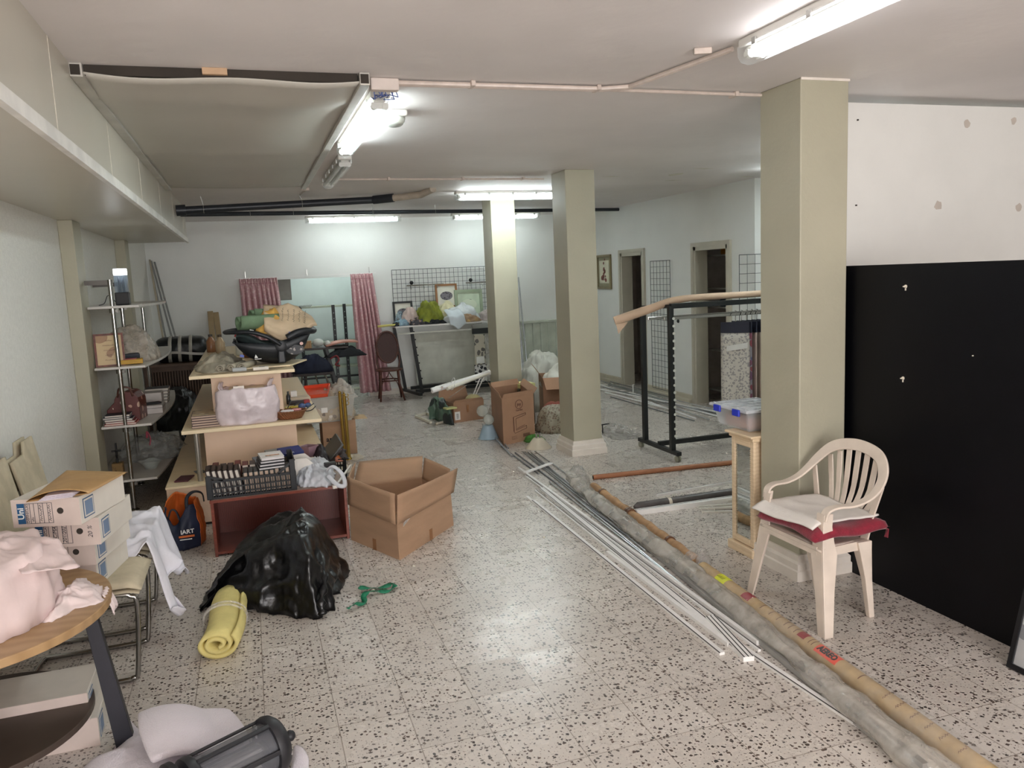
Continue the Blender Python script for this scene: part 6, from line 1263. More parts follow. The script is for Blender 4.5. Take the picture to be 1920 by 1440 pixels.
# black crate, plastic tub and torn things beside the base
x0, x1, y0, y1, z0, z1 = .53, .70, 7.0, 7.25, .0, .19
t = thing('plastic_crate', 'small black plastic crate on the floor beside the display unit', 'crate', (.62, 7.1, 0)); 
for a in ((x0, x1, y0, y0+.006), (x0, x1, y1-.006, y1), (x0, x0+.006, y0, y1), (x1-.006, x1, y0, y1)):
    mb = MB(); mb.box(*a, z1-.03, z1); mb.box(*a, z0, z0+.03); mb.box(*a, z0+.07, z0+.085); mb.box(*a, z0+.12, z0+.135); nn = 7
    for k in range(nn+1): xx = a[0]+(a[1]-a[0])*k/nn; yy = a[2]+(a[3]-a[2])*k/nn; mb.box(xx-.004, xx+.004, yy-.004 if a[3]-a[2] > .01 else a[2], yy+.004 if a[3]-a[2] > .01 else a[3], z0, z1)
    link('crate_side', mb, MAT_CRATE, t)
link('crate_floor', MB().box(x0, x1, y0, y1, 0, .006), MAT_CRATE, t)
solo('torn_wrapper', heap([(.54, 7.02), (.70, 7.02), (.72, 7.2), (.56, 7.24)], .17, dome(.14, 1.8), 12, 50, seed=93, amp=.06, fs=12), Mspots('orange_wrap', (62, 52, 50), (206, 112, 44), 14, .5, .45, .4, (150, 120, 130)), 'crumpled black and orange wrapper on the small black crate', 'wrapper', smooth=True)
t = solo('grey_organiser', MB().hexa([(.515, 6.40, .315), (.53, 6.40, .33), (.53, 6.9, .33), (.515, 6.9, .315), (.62, 6.40, .44), (.635, 6.40, .43), (.635, 6.9, .43), (.62, 6.9, .44)]), M('slate_plastic', (84, 88, 88), .45), 'slate grey panel leaning out from the base of the display unit', 'panel', bevel=.003)
mb = MB(); mb.lathe([(.05, 0), (.07, .13), (.072, .135), (.065, .13), (.045, .006)], (.36, 6.45, .313), 4, True, (1.2, 1.0)); solo('pink_tub', mb, M('mauve_plastic', (170, 138, 150), .35, alpha=.9), 'translucent mauve tub on the right step of the display unit', 'tub', bevel=.004)
solo('black_pouch', heap([(.38, 6.3), (.50, 6.3), (.51, 6.6), (.42, 6.7)], .313, dome(.12, 2), 10, 40, seed=95, amp=.03, fs=12), M('dark_pouch', (44, 34, 38), .5, var=.2), 'dark crumpled pouch beside the mauve tub', 'pouch', smooth=True)
solo('cream_case', MB().cbox((.30, 6.20, .355), (.20, .10, .08), .1), M('ivory_plastic', (222, 204, 172), .4), 'ivory plastic case on the front right of the lowest step', 'case', bevel=.015)
solo('black_slab', MB().cbox((.22, 6.14, .325), (.18, .04, .022), .05), M('black_matte', (28, 26, 28), .5), 'thin black slab in front of the ivory case', 'slab', bevel=.002)
# litter on the floor between tub and open carton
for k, (x, y, l_, w_, rz, lb, mt) in enumerate(((665, 858, .16, .07, .6, 'crumpled cream paper on the floor by the brass poles', None), (640, 880, .2, .10, .3, 'flattened pale wrapping on the floor behind the red brown cabinet', None), (690, 872, .14, .05, -.3, 'thin clear wrapping on the floor right of the brass poles', 1))):
    q = fl(x, y); solo('waste_paper', heap([(q.x+l_*math.cos(a)*.6, q.y+w_*2*math.sin(a)) for a in [i*.9 for i in range(7)]], 0, dome(.035, 1.5), 8, 40, seed=96+k, amp=.02, fs=16), FILM if mt else M('cream_paper', (216, 204, 186), .7, var=.08), lb, 'paper', smooth=True)
# ================================================================ back wall: curtains, table rack, grid
MAT_CURT = Mspots('pink_damask', (200, 158, 162), (214, 184, 184), 26, .42, .8, .6)
def curtain(name, label, x0, x1, z0, z1, folds, seed, flare=0.0, sway=0.0):
    Y = YB-.07
    def fn(u, v):
        z = z1+(z0-z1)*v; w = 1+flare*v; xc = (x0+x1)/2+sway*v; x = xc+(u-.5)*(x1-x0)*w
        amp = .012+.030*min(1, v*3); ph = u*folds*2*PI+1.3*math.sin(u*7+seed)+.5*math.sin(v*3+u*5)
        y = Y+amp*math.sin(ph)-.03*v; 
        if v < .06: y = Y+.014*math.sin(u*folds*5*PI)-.01; 
        return (x+.006*math.cos(ph), y, z+.004*math.sin(u*60)*(v < .01))
    mb = MB(); mb.grid(fn, int(folds*14), 40); t = thing(name, label, 'curtain', ((x0+x1)/2, Y, z0))
    link('curtain_cloth', mb, MAT_CURT, t, solid=.003, smooth=True)
    link('heading_tape', MB().box(x0+.02, x1-.02, Y-.022, Y-.018, z1-.075, z1-.068), M('pink_seam', (170, 112, 122), .8), t); return t
curtain('curtain', 'pink patterned curtain at the left of the back opening, behind the car seat', -.09, .42, .03, 1.83, 8, 1, .25, .08)
curtain('curtain', 'pink patterned curtain at the right of the back opening, beside the bentwood chair', 1.46, 1.78, .07, 1.835, 6, 2, .45, .10)
t = thing('curtain_rail', 'thin white curtain rail above the back opening', 'curtain rail', (.85, YB-.07, 1.83)); link('rail', MB().bar((-.14, YB-.07, 1.835), (1.84, YB-.07, 1.84), .012, .012), MAT_WPVC, t)
for x in (.0, .85, 1.75): link('bracket', MB().box(x-.005, x+.005, YB-.07, YB-.001, 1.84, 1.86).box(x-.005, x+.005, YB-.012, YB-.001, 1.84, 1.93), MAT_CLIP, t)
# grey wall cupboard seen in the opening
t = solo('wall_cupboard', MB().box(-.2, .62, 12.20, 12.55, 1.50, 2.15), M('grey_cupboard', (150, 150, 142), .5), 'plain grey wall cupboard just inside the back opening', 'cupboard', bevel=.003)
link('cupboard_door', MB().box(-.19, .61, 12.188, 12.199, 1.51, 2.14), MATS['grey_cupboard'], t, bevel=.002)
# black perforated upright rack in the store room
MAT_BLK = M('black_enamel', (24, 27, 28), .4, var=.1); YS = 13.6
def holed_post(x, y, z1, par, w_=.05, z0=0.0):
    link('upright', MB().box(x-w_/2, x+w_/2, y-.02, y+.02, z0, z1), MAT_BLK, par)
    mb = MB(); n = int((z1-z0-.1)/.09)
    for k in range(n): mb.box(x-.008, x+.008, y-.0215, y-.0205, z0+.06+k*.09, z0+.075+k*.09)
    link('slots', mb, M('slot_light', (150, 156, 152), .6), par)
a = dp(638, 570, YS); b_ = dp(617, 572, YS-.35); c_ = dp(556, 575, YS)
t = thing('upright_rack', 'black slotted upright rack with pale shelves in the store room', 'rack', (1.2, YS, 0))
holed_post(a.x+.06, YS, a.z, t); holed_post(b_.x+.06, YS-.35, b_.z, t); holed_post(c_.x+.05, YS, c_.z, t)
for px, z_ in ((0, 1.32), (0, .72), (0, .30)): link('shelf_board', MB().box(c_.x-.1, 2.6, YS+.02, YS+.30, z_, z_+.03), M('pale_green_board', (186, 192, 172), .5), t, bevel=.002)
link('low_rail', MB().bar((c_.x, YS-.02, .16), (2.5, YS-.02, .16), .03, .03), MAT_BLK, t)
solo('floor_plank', MB().cbox((1.15, 12.95, .02), (.9, .10, .03), .04), M('pale_plank', (196, 200, 184), .5), 'pale plank lying on the store room floor', 'plank')
solo('wire_spring', MB().tube([(.80+.03*k/6, YS-.05+.02*math.cos(k*1.2), 1.36+.02*math.sin(k*1.2)) for k in range(40)], .004, 5), MAT_CLIP, 'wire coil on the upper pale shelf of the store room', 'wire')
# folding table with things on it and a stool in the opening
t = thing('dark_table', 'dark worktable with clutter standing in the back opening', 'table', (.95, 11.75, 0)); zt = .80
link('table_top', MB().box(.50, 1.30, 11.45, 12.0, zt, zt+.025), M('dark_table_top', (58, 48, 46), .5), t, bevel=.003)
for x, y in ((.55, 11.5), (.55, 11.95)): link('leg', MB().bar((x, y, 0), (x, y, zt), .035), MAT_BLK, t)
for x, y in ((1.02, 11.5), (1.02, 11.95)): link('leg', MB().bar((x+.14, y, 0), (x-.02, y, zt), .06, .04), MAT_BLK, t)
link('rail', MB().bar((.55, 11.5, .16), (1.12, 11.5, .14), .03), MAT_BLK, t)
solo('wooden_block', MB().box(.52, .80, 11.5, 11.6, zt+.026, zt+.13), Mwave('striped_wood', (176, 140, 96), (140, 106, 70), 10, 'X', 1, .6), 'striped brown wooden block on the dark worktable', 'block', bevel=.003)
solo('white_appliance', MB().sphere((.90, 11.62, zt+.09), .065, 10, (1.2, 1, .9)).sphere((1.03, 11.62, zt+.07), .045, 8), M('white_appliance', (216, 220, 214), .4), 'white rounded object on the dark worktable', 'appliance', smooth=True)
solo('pink_sheet', MB().grid(lambda u, v: (1.0+.45*u, 11.5+.4*v, zt+.035+.03*u+.03*math.sin(u*3)), 10, 6), M('salmon_fabric', (196, 140, 124), .7), 'salmon fabric laid over the right end of the dark worktable', 'fabric', solid=.02, smooth=True)
solo('black_jacket', heap([(1.0, 11.38), (1.5, 11.40), (1.52, 11.62), (1.05, 11.7)], zt-.12, dome(.13, 2), 10, 50, seed=102, amp=.04, fs=9), M('black_cloth', (24, 26, 32), .8, var=.2), 'black cloth hanging off the right end of the dark worktable', 'cloth', smooth=True)
solo('navy_bag', heap([(.55, 11.3), (1.0, 11.28), (1.02, 11.5), (.58, 11.52)], .50, dome(.24, 2.4), 12, 50, seed=103, amp=.04, fs=8), M('navy_cloth', (30, 36, 58), .8, var=.2), 'navy cloth bundle lying on the seat of the metal chair', 'bundle', smooth=True)
t = thing('metal_chair', 'metal legged chair with dark seat pushed in front of the dark worktable', 'chair', (.78, 11.35, 0))
link('seat', MB().box(.52, 1.04, 11.18, 11.5, .47, .50), M('dark_table_top', (58, 48, 46), .5), t, bevel=.01)
for x0_, x1_, y in ((.62, .56, 11.2), (.80, .92, 11.2), (.92, 1.14, 11.2), (.70, .64, 11.48), (.95, 1.05, 11.48)): link('leg', MB().rod((x0_, y, .47), (x1_, y, 0), .011, 8), MAT_CHR, t)
link('cross_bar', MB().rod((.58, 11.2, .12), (.90, 11.2, .12), .009, 8), MAT_CHR, t)
solo('black_bin', MB().lathe([(.11, 0), (.13, .25), (.125, .25), (.10, .01)], (.42, 11.0, 0), 20, True), M('black_matte', (28, 26, 28), .5), 'black round bin on the floor beside the metal chair', 'bin', smooth='auto')
solo('red_wire', MB().tube(smooth_path([(1.02, 11.25, .68), (1.10, 11.22, .72), (1.13, 11.2, .66), (1.08, 11.2, .60), (1.14, 11.2, .58)], 5), .012, 6), M('red_wire', (130, 40, 44), .5), 'red cable looping beside the metal chair', 'cable', smooth=True)
# bentwood chair
MAT_BENT = M('dark_bentwood', (92, 52, 40), .35, var=.15, vscale=6, stretch=(1, 1, 4))
def bentwood():
    cx, cyy = 1.86, 11.50; t = thing('bentwood_chair', 'dark bentwood chair with a large oval cane back beside the pink curtain', 'chair', (cx, cyy, 0), -.15)
    R_ = Matrix.Rotation(-.15, 4, 'Z')
    def L(mb): mb.X = Matrix.Translation((cx, cyy, 0)) @ R_; return mb
    link('seat', L(MB()).lathe([(.17, .425), (.195, .43), (.20, .445), (.19, .455), (.05, .452)], (0, 0, 0), 28, True, (1, .95)), MAT_BENT, t, smooth='auto')
    for x, y, xb, yb_ in ((-.12, -.13, -.145, -.19), (.13, -.13, .20, -.18), (-.13, .12, -.17, .16), (.13, .12, .16, .16)): link('leg', L(MB()).tube([(x, y, .43), (x*1.05, y*1.05, .25), (xb, yb_, 0)], [.019, .017, .013], 10), MAT_BENT, t, smooth=True)
    link('leg_ring', L(MB()).tube([(.15*math.cos(a*PI/14), .15*math.sin(a*PI/14), .29) for a in range(28)], .010, 8, closed=True), MAT_BENT, t, smooth=True)
    for s in (-1, 1): link('arch_brace', L(MB()).tube(smooth_path([(s*.13, -.14, .18), (s*.10, -.14, .27), (s*.03, -.14, .36), (0, -.14, .42)], 4), .007, 6), MAT_BENT, t, smooth=True)
    link('back_hoop', L(MB()).tube([(.155*math.cos(a*PI/18), .155+.05*math.sin(a*PI/18)*.6, .755+.225*math.sin(a*PI/18)) for a in range(36)], .014, 10, closed=True), MAT_BENT, t, smooth=True)
    for s in (-1, 1): link('back_post', L(MB()).tube(smooth_path([(s*.14, .13, .43), (s*.165, .14, .55), (s*.155, .15, .70)], 4), .013, 8), MAT_BENT, t, smooth=True)
    mb = L(MB()); n = 36; mb.f([mb.v((.145*math.cos(a*2*PI/n), .153+.03*math.sin(a*2*PI/n), .755+.215*math.sin(a*2*PI/n))) for a in range(n)]); link('back_panel', mb, M('dark_cane', (70, 44, 40), .6, var=.1, vscale=60), t, solid=.006)
bentwood()
# white topped display table on a black frame
t = thing('rack_table', 'white topped table on a black clothes rack frame against the back wall', 'table', (2.75, 11.65, 0)); zt = 1.05
link('table_top', MB().box(1.98, 3.75, 11.42, 11.98, zt-.012, zt+.012), MAT_WPVC, t, bevel=.002)
link('front_rail', MB().bar((2.0, 11.43, zt-.10), (3.75, 11.43, zt-.10), .022, .022), M('offwhite_metal', (206, 206, 196), .4), t)
for k, x in enumerate((2.06, 2.2)): link('post', MB().bar((x+.10+.03*k, 11.5 if k else 11.9, .05), (x-.02+.04*k, 11.5 if k else 11.9, zt-.012), .045, .04), MAT_BLK, t, bevel=.002)
for y in (11.5, 11.9): link('bottom_rail', MB().bar((2.24, y, .09), (3.7, y, .09), .045, .045), MAT_BLK, t)
link('foot', MB().bar((2.27, 11.3, .065), (2.14, 11.98, .065), .05, .04), MAT_BLK, t); link('foot', MB().bar((3.7, 11.3, .065), (3.7, 11.98, .065), .05, .04), MAT_BLK, t)
link('post', MB().bar((3.7, 11.5, .05), (3.7, 11.5, zt-.012), .045, .04), MAT_BLK, t)
for k in range(8): link('peg', MB().box(2.33-.013*k, 2.355-.013*k, 11.47, 11.49, .15+k*.115, .17+k*.115), MAT_BLK, t)
for x, y in ((2.28, 11.33), (3.7, 11.33)): link('caster', MB().tube([(x-.012, y, .022), (x+.012, y, .022)], .021, 14), M('grey_caster', (150, 148, 140), .5), t, smooth='auto')
solo('backing_board', MB().box(2.34, 3.72, 11.925, 11.935, .13, .90), M('grey_white_board', (206, 208, 196), .6), 'plain grey white board standing behind the black frame of the table', 'board')
# wire grid panel on the wall
MAT_WIRE = M('dark_wire', (84, 92, 92), .4, metal=.4)
def wire_grid(label, o, ux, uz, W, Hh, nx, nz, r=.0028):
    """o lower corner, ux direction along, W x Hh"""
    ux = Vector(ux); t = thing('wire_grid_panel', label, 'grid panel', o); o = Vector(o); mb = MB()
    for k in range(nx+1): p = o+ux*(W*k/nx); mb.rod(p, p+Vector((0, 0, Hh)), r*(1.5 if k in (0, nx) else 1), 5)
    for k in range(nz+1): p = o+Vector((0, 0, Hh*k/nz)); mb.rod(p, p+ux*W, r*(1.5 if k in (0, nz) else 1), 5)
    link('wire_mesh', mb, MAT_WIRE, t); return t
t = wire_grid('wide dark wire grid panel on the back wall above the white topped table', (2.08, YB-.03, 1.11), (1, 0, 0), 0, 1.50, .76, 22, 11)
for x0_, x1_ in ((2.28, 2.85), (3.2, 3.58)):
    link('hanging_bar', MB().bar((x0_, YB-.10, 1.63), (x1_, YB-.10, 1.63), .008, .022).bar((x0_+.02, YB-.10, 1.63), (x0_+.02, YB-.03, 1.63), .008, .02).bar((x1_-.02, YB-.10, 1.63), (x1_-.02, YB-.03, 1.63), .008, .02), MAT_CHR, t)
    for k in range(3): link('hook', MB().tube(smooth_path([(x0_+.06+k*.2, YB-.10, 1.63), (x0_+.06+k*.2, YB-.13, 1.60), (x0_+.06+k*.2, YB-.12, 1.57)], 4), .004, 6), MAT_CHR, t)
    link('dark_knob', MB().sphere((x0_+.08, YB-.09, 1.67), .03, 8), MAT_BLK, t, smooth=True)
# pictures and heap of textiles on the table
def picture(name, label, c, w_, h_, tilt, fm, art, bw=.03, mat_=(230, 228, 216), rz=0):
    fr = Matrix.Translation(c) @ Matrix.Rotation(rz, 4, 'Z') @ Matrix.Rotation(-tilt, 4, 'X'); t = thing(name, label, 'picture', c)
    def B(x0, x1, y0, y1, z0, z1): m_ = MB(); m_.X = fr.copy(); return m_.box(x0, x1, y0, y1, z0, z1)
    for a in ((-w_/2, -w_/2+bw, 0, h_), (w_/2-bw, w_/2, 0, h_), (-w_/2+bw, w_/2-bw, h_-bw, h_), (-w_/2+bw, w_/2-bw, 0, bw)): link('frame_bar', B(a[0], a[1], -.018, .006, a[2], a[3]), fm, t, bevel=.002)
    link('mount', B(-w_/2+bw, w_/2-bw, -.004, .004, bw, h_-bw), M('mount_%d' % mat_[2], mat_, .7), t)
    m_ = MB(); m_.X = fr.copy(); m_.lathe([(.001, -.002), (min(w_, h_)*.30, 0), (.001, .001)], (0, -.006, h_/2), 28, False, (w_/min(w_, h_)*.95, h_/min(w_, h_)*.6), axis=Matrix.Rotation(PI/2, 3, 'X')); link('artwork', m_, art, t); return t
picture('framed_picture', 'brown framed picture with a dark oval print on the white topped table', (2.88, 11.92, zt+.22), .34, .36, .1, M('brown_gilt', (150, 104, 62), .4), Mspots('grey_engraving', (120, 116, 122), (60, 56, 60), 40, .45, .6, .6))
picture('framed_picture', 'pale green framed picture leaning at the right of the white topped table', (3.22, 11.90, zt+.02), .44, .46, .08, M('sage_frame', (158, 172, 146), .5), Mspots('dark_stroke_print', (214, 222, 200), (70, 78, 66), 10, .4, .3, .6), .045, (206, 220, 196))
picture('framed_picture', 'dark framed picture half hidden behind the cloth heap', (2.20, 11.93, zt+.02), .30, .33, .08, MAT_BLK, Mspots('grey_engraving', (120, 116, 122), (60, 56, 60), 40, .45, .6, .6), .03)
def tlump(label, x0_, x1_, y0_, y1_, h, mat, seed, amp=.05, fs=9, z=None, name='textile', cat='cloth', p=2.0):
    o = [(x0_, y0_), ((x0_+x1_)/2, y0_-.03), (x1_, y0_), (x1_+.02, (y0_+y1_)/2), (x1_, y1_), (x0_, y1_), (x0_-.02, (y0_+y1_)/2)]
    return solo(name, heap(o, z if z is not None else zt+.013, dome(h, p, .08), 14, 64, seed=seed, amp=amp, fs=fs), mat, label, cat, smooth=True)
tlump('beige pink cloth bunched left of the lime green fabric', 2.13, 2.36, 11.50, 11.75, .24, M('beige_pink_cloth', (204, 184, 176), .8, var=.1), 111)
tlump('lime green fabric heaped on the white topped table', 2.34, 2.72, 11.46, 11.85, .33, M('lime_fabric', (142, 150, 52), .85, var=.22, vscale=8), 112, .07, 7)
tlump('silvery white plastic wrapped textiles right of the lime fabric', 2.74, 3.30, 11.50, 11.86, .26, M('silver_plastic', (214, 220, 222), .22, var=.12, vscale=7, bump=.5, bscale=10), 113, .06, 5)
tlump('cream folded cloth between the lime fabric and the silvery plastic', 2.68, 2.98, 11.62, 11.9, .30, M('cream_cloth', (214, 208, 172), .8, var=.1), 114, .04, 7)
tlump('gold and brown wrapped things at the front of the table', 2.86, 3.25, 11.43, 11.55, .11, Mspots('gold_brown', (150, 122, 92), (206, 170, 106), 16, .45, .6, .4, (96, 80, 70)), 115, .03, 12)
tlump('grey pinkish bundle at the right end of the white topped table', 3.30, 3.55, 11.50, 11.80, .15, M('grey_rose_cloth', (178, 166, 162), .6, var=.15), 116, .04, 10)
tlump('crumpled blue plastic at the left end of the table', 1.99, 2.20, 11.44, 11.62, .08, M('pale_blue_plastic', (142, 172, 190), .35, var=.2, vscale=14), 117, .04, 14)
tlump('blue clear plastic standing behind the blue bag on the table', 2.05, 2.16, 11.62, 11.78, .19, film_mat('blue_film', (150, 176, 190), .7, .2, lo=.4), 118, .04, 12)
tlump('black fabric lying along the front edge of the table', 2.40, 2.72, 11.42, 11.50, .06, M('black_cloth', (24, 26, 32), .8), 119, .03, 14)
tlump('dark patterned fabric under the beige pink cloth', 2.18, 2.44, 11.43, 11.56, .09, Mspots('dark_print', (50, 46, 52), (170, 160, 150), 24, .4, .4, .7, (140, 96, 66)), 120, .04, 13)
tlump('small black cloth at the left corner of the table', 1.94, 2.06, 11.43, 11.50, .05, M('black_cloth', (24, 26, 32), .8), 121, .02, 14)
solo('white_towel', MB().grid(lambda u, v: (2.72+.24*u+.06*v, 11.50-.12*min(1, v*1.6)-.02*max(0, v-.6), zt+.20-.17*v**1.2*(1 if v < .62 else 1)-max(0, v-.62)*.28*(1-.6*abs(u*2-1))+.01*math.sin(u*9)), 14, 20), M('white_towel', (212, 222, 228), .8), 'white towel hanging over the front edge of the white topped table', 'towel', solid=.008, smooth=True)
solo('yellow_roll', MB().tube([(1.72, 11.36, zt+.03), (1.86, 11.38, zt+.035), (2.04, 11.45, zt+.036)], [.022, .02, .018], 10, flat=.8), M('yellow_paper', (216, 206, 120), .6, var=.1), 'yellow roll sticking out beyond the left end of the white topped table', 'roll', smooth=True)
# hanging garment pack at the right end under the table
t = thing('garment_pack', 'packaged printed textile hanging under the white topped table', 'package', (3.12, 11.40, .25))
link('hanger_top', MB().box(3.11, 3.39, 11.385, 11.415, .88, .96), MAT_BLK, t); link('hook', MB().tube(smooth_path([(3.12, 11.40, .96), (3.12, 11.40, 1.02), (3.27, 11.42, 1.035)], 4), .005, 6), MAT_CHR, t)
link('printed_card', MB().box(3.13, 3.29, 11.38, 11.392, .42, .87), Mspots('print_card', (186, 180, 164), (96, 92, 88), 16, .5, .5, .5), t); link('text_label', MB().box(3.15, 3.27, 11.374, 11.379, .44, .54), MAT_WHT, t)
link('patterned_cloth', MB().box(3.12, 3.30, 11.385, 11.41, .16, .42), Mspots('black_white_floral', (206, 206, 204), (34, 34, 40), 20, .5, .7, .8), t); link('clear_pack', MB().box(3.30, 3.39, 11.38, 11.41, .16, .87), FILM, t)
# ================================================================ cartons and oddments round the rear pillar
def open_box(label, pts, h, mat=MAT_CARD, flaps=(), floor_z=0, name='carton', thick=.005):
    P = [Vector((*p, floor_z)) for p in pts]; n = len(P); c = sum(P, Vector())/n; t = thing(name, label, 'carton', c); U = Vector((0, 0, h))
    for i in range(n):
        mb = MB(); a, b_ = P[i], P[(i+1) % n]; mb.f([mb.v(a), mb.v(b_), mb.v(b_+U), mb.v(a+U)]); link('carton_wall', mb, mat, t, solid=thick)
    mb = MB(); mb.f([mb.v(p+Vector((0, 0, .004))) for p in P]); link('carton_floor', mb, mat, t, solid=thick)
    for i, out, up in flaps:
        a, b_ = P[i]+U, P[(i+1) % n]+U; d = (b_-a).normalized(); o = Vector((d.y, -d.x, 0)); k = .04
        mb = MB(); mb.grid(lambda u, v: (a*(1-u)+b_*u)+o*out*v+Vector((0, 0, up*v))+d*(.5-u)*k*v, 6, 5); link('flap', mb, mat, t, solid=thick*.8)
    return t
fa, fb_, fc_ = fl(945, 835), fl(1003, 822), fl(924, 806)
bk = fb_+(fc_-fa)
MAT_CARD2 = M('brown_card_darker', (162, 126, 100), .8, var=.07, vscale=4, bump=.1)
t = open_box('tall open brown carton with printed logo in front of the rear pillar', [(fa.x, fa.y), (fb_.x, fb_.y), (bk.x, bk.y), (fc_.x, fc_.y)], .475, MAT_CARD2, ((0, .01, .05), (3, .03, .07), (1, .05, .06), (2, .02, .06)))
d = (fb_-fa); d.z = 0; W_ = d.length; d.normalize(); n_ = Vector((d.y, -d.x, 0)); MAT_PR = M('carton_print', (96, 62, 50), .8)
O = fa+n_*.0035
ptf = lambda x, z: O+d*(x*W_)+Vector((0, 0, z))
link('logo_ring', MB().tube([ptf(.52+.115*math.cos(a*PI/14)*1, .395+.045*math.sin(a*PI/14)) for a in range(28)], .0028, 5, closed=True), MAT_PR, t)
link('logo_text', text_mb('joy', .045, frame(ptf(.52, .395), d, (0, 0, 1)), .0008, bold=.001), MAT_PR, t); link('logo_text', text_mb('Garden', .030, frame(ptf(.52, .335), d, (0, 0, 1)), .0008), MAT_PR, t)
def cline(pts, par=t, name='printed_drawing', r=.0022):
    mb = MB(); 
    for a, b_ in zip(pts, pts[1:]): mb.rod(ptf(*a), ptf(*b_), r, 4)
    link(name, mb, MAT_PR, par)
cline([(.32, .27), (.72, .295), (.72, .275), (.40, .25), (.40, .13), (.74, .16), (.74, .13), (.36, .10), (.32, .125), (.32, .27)]); cline([(.34, .12), (.34, .268)]); cline([(.42, .145), (.68, .17)]); 
link('small_print', scribble_mb(12, .011, frame(ptf(.34, .055), d, (0, 0, 1)), .0008, 3, 3), MAT_PR, t)
mb = MB()
for k in range(12): mb.hexa([ptf(.62+k*.018, .045), ptf(.628+k*.018, .045), ptf(.628+k*.018, .045)+n_*.001, ptf(.62+k*.018, .045)+n_*.001, ptf(.62+k*.018, .08), ptf(.628+k*.018, .08), ptf(.628+k*.018, .08)+n_*.001, ptf(.62+k*.018, .08)+n_*.001])
link('barcode', mb, MAT_PR, t)
# low carton left of the pillar
ga, gb = fl(852, 793), fl(908, 785); dd_ = (gb-ga).normalized(); nn_ = Vector((-dd_.y, dd_.x, 0)); gc, gd = gb+nn_*.42, ga+nn_*.42
t = open_box('low open brown carton with a white label left of the rear pillar', [(ga.x, ga.y), (gb.x, gb.y), (gc.x, gc.y), (gd.x, gd.y)], .24, MAT_CARD2, ((0, .01, .03), (2, .02, .13)))
o = ga-nn_*.004; link('barcode_label', MB().prism([o+dd_*.01+Vector((0, 0, .03)), o+dd_*.08+Vector((0, 0, .03)), o+dd_*.08+Vector((0, 0, .13)), o+dd_*.01+Vector((0, 0, .13))], -nn_*.001), MAT_WHT, t)
mb = MB()
for k in range(7): mb.cbox(o+dd_*.045-nn_*.0015+Vector((0, 0, .05+k*.009)), (.03, .001, .004), math.atan2(dd_.y, dd_.x))
link('barcode', mb, MAT_INK, t); link('tape_patch', MB().prism([o+dd_*.17+Vector((0, 0, .11)), o+dd_*.20+Vector((0, 0, .11)), o+dd_*.20+Vector((0, 0, .2)), o+dd_*.17+Vector((0, 0, .2))], -nn_*.001), MAT_TAPE, t)
t = solo('pale_dome', MB().sphere((ga.x+.30, ga.y+.2, .22), .10, 14, (1, 1, .8)), M('cream_shade', (206, 194, 142), .6), 'round cream shade inside the low open carton', 'lamp shade', smooth=True)
for k in range(2): A = Vector((ga.x+.30+.03*k, ga.y+.18, .29)); solo('white_cane', MB().rod(A, A+Vector((.16+.02*k, .10, .26)), .008, 8), MAT_WPVC, ('white cane rising from the low carton to the pillar, left one', 'white cane rising from the low carton to the pillar, right one')[k], 'cane')
# bundle of white rolls over the low carton
A = dp(812, 733, ga.y-.15); Bp = dp(918, 700, ga.y+.2)
for k in range(7):
    j = Vector((.0, .04*(k % 3)-.04, .028*(k//3)+.012*(k % 3))); a = A+j+Vector((.06*(k % 4)-.02, 0, -.004*k)); b_ = Bp+j*.4+Vector((0, 0, .0))
    b_.x = min(b_.x, BPX0-.02); solo('white_roll', MB().rod(a, b_, .022 if k % 3 == 0 else .014, 10), M('white_roll_paper', (226, 222, 208), .6, var=.06) if k % 2 else MAT_WPVC, '%s of the white rolls and rails leaning over the low carton' % names[k], 'roll', 'white rolls leaning over the low carton', smooth='auto')
q = A.lerp(Bp, .3); solo('white_tie', MB().tube([(q.x+.02*math.sin(k*.5), q.y-.10+.08*math.cos(k*.52), q.z+.03+.07*math.sin(k*.52)) for k in range(12)], .004, 5, closed=True), MAT_WPVC, 'white string tied around the leaning white rolls', 'string')
a = fl(812, 770); solo('thin_wire', MB().rod((a.x, a.y-.02, .02), (A.x+.4, A.y, A.z+.03), .003, 5), MAT_WPVC, 'thin white wire running down from the white rolls to the floor', 'wire')
# green sack
o = [(p.x, p.y) for p in (fl(812, 782), fl(825, 792), fl(850, 797))]+[(ga.x-.02, ga.y+.30), (ga.x-.22, ga.y+.42)]
solo('green_sack', heap(o, 0, dome(.27, 2.6, .15), 16, 70, seed=131, amp=.05, fs=7), Mspots('green_woven', (86, 112, 96), (44, 52, 52), 5, .42, .4, .6), 'green and black woven sack left of the low carton', 'sack', smooth=True)
solo('yellow_pad', MB().cbox((ga.x-.05, ga.y-.03, .19), (.14, .10, .02), .2), M('pale_yellow', (206, 206, 140), .6), 'pale yellow pad between green sack and low carton', 'pad', bevel=.004)
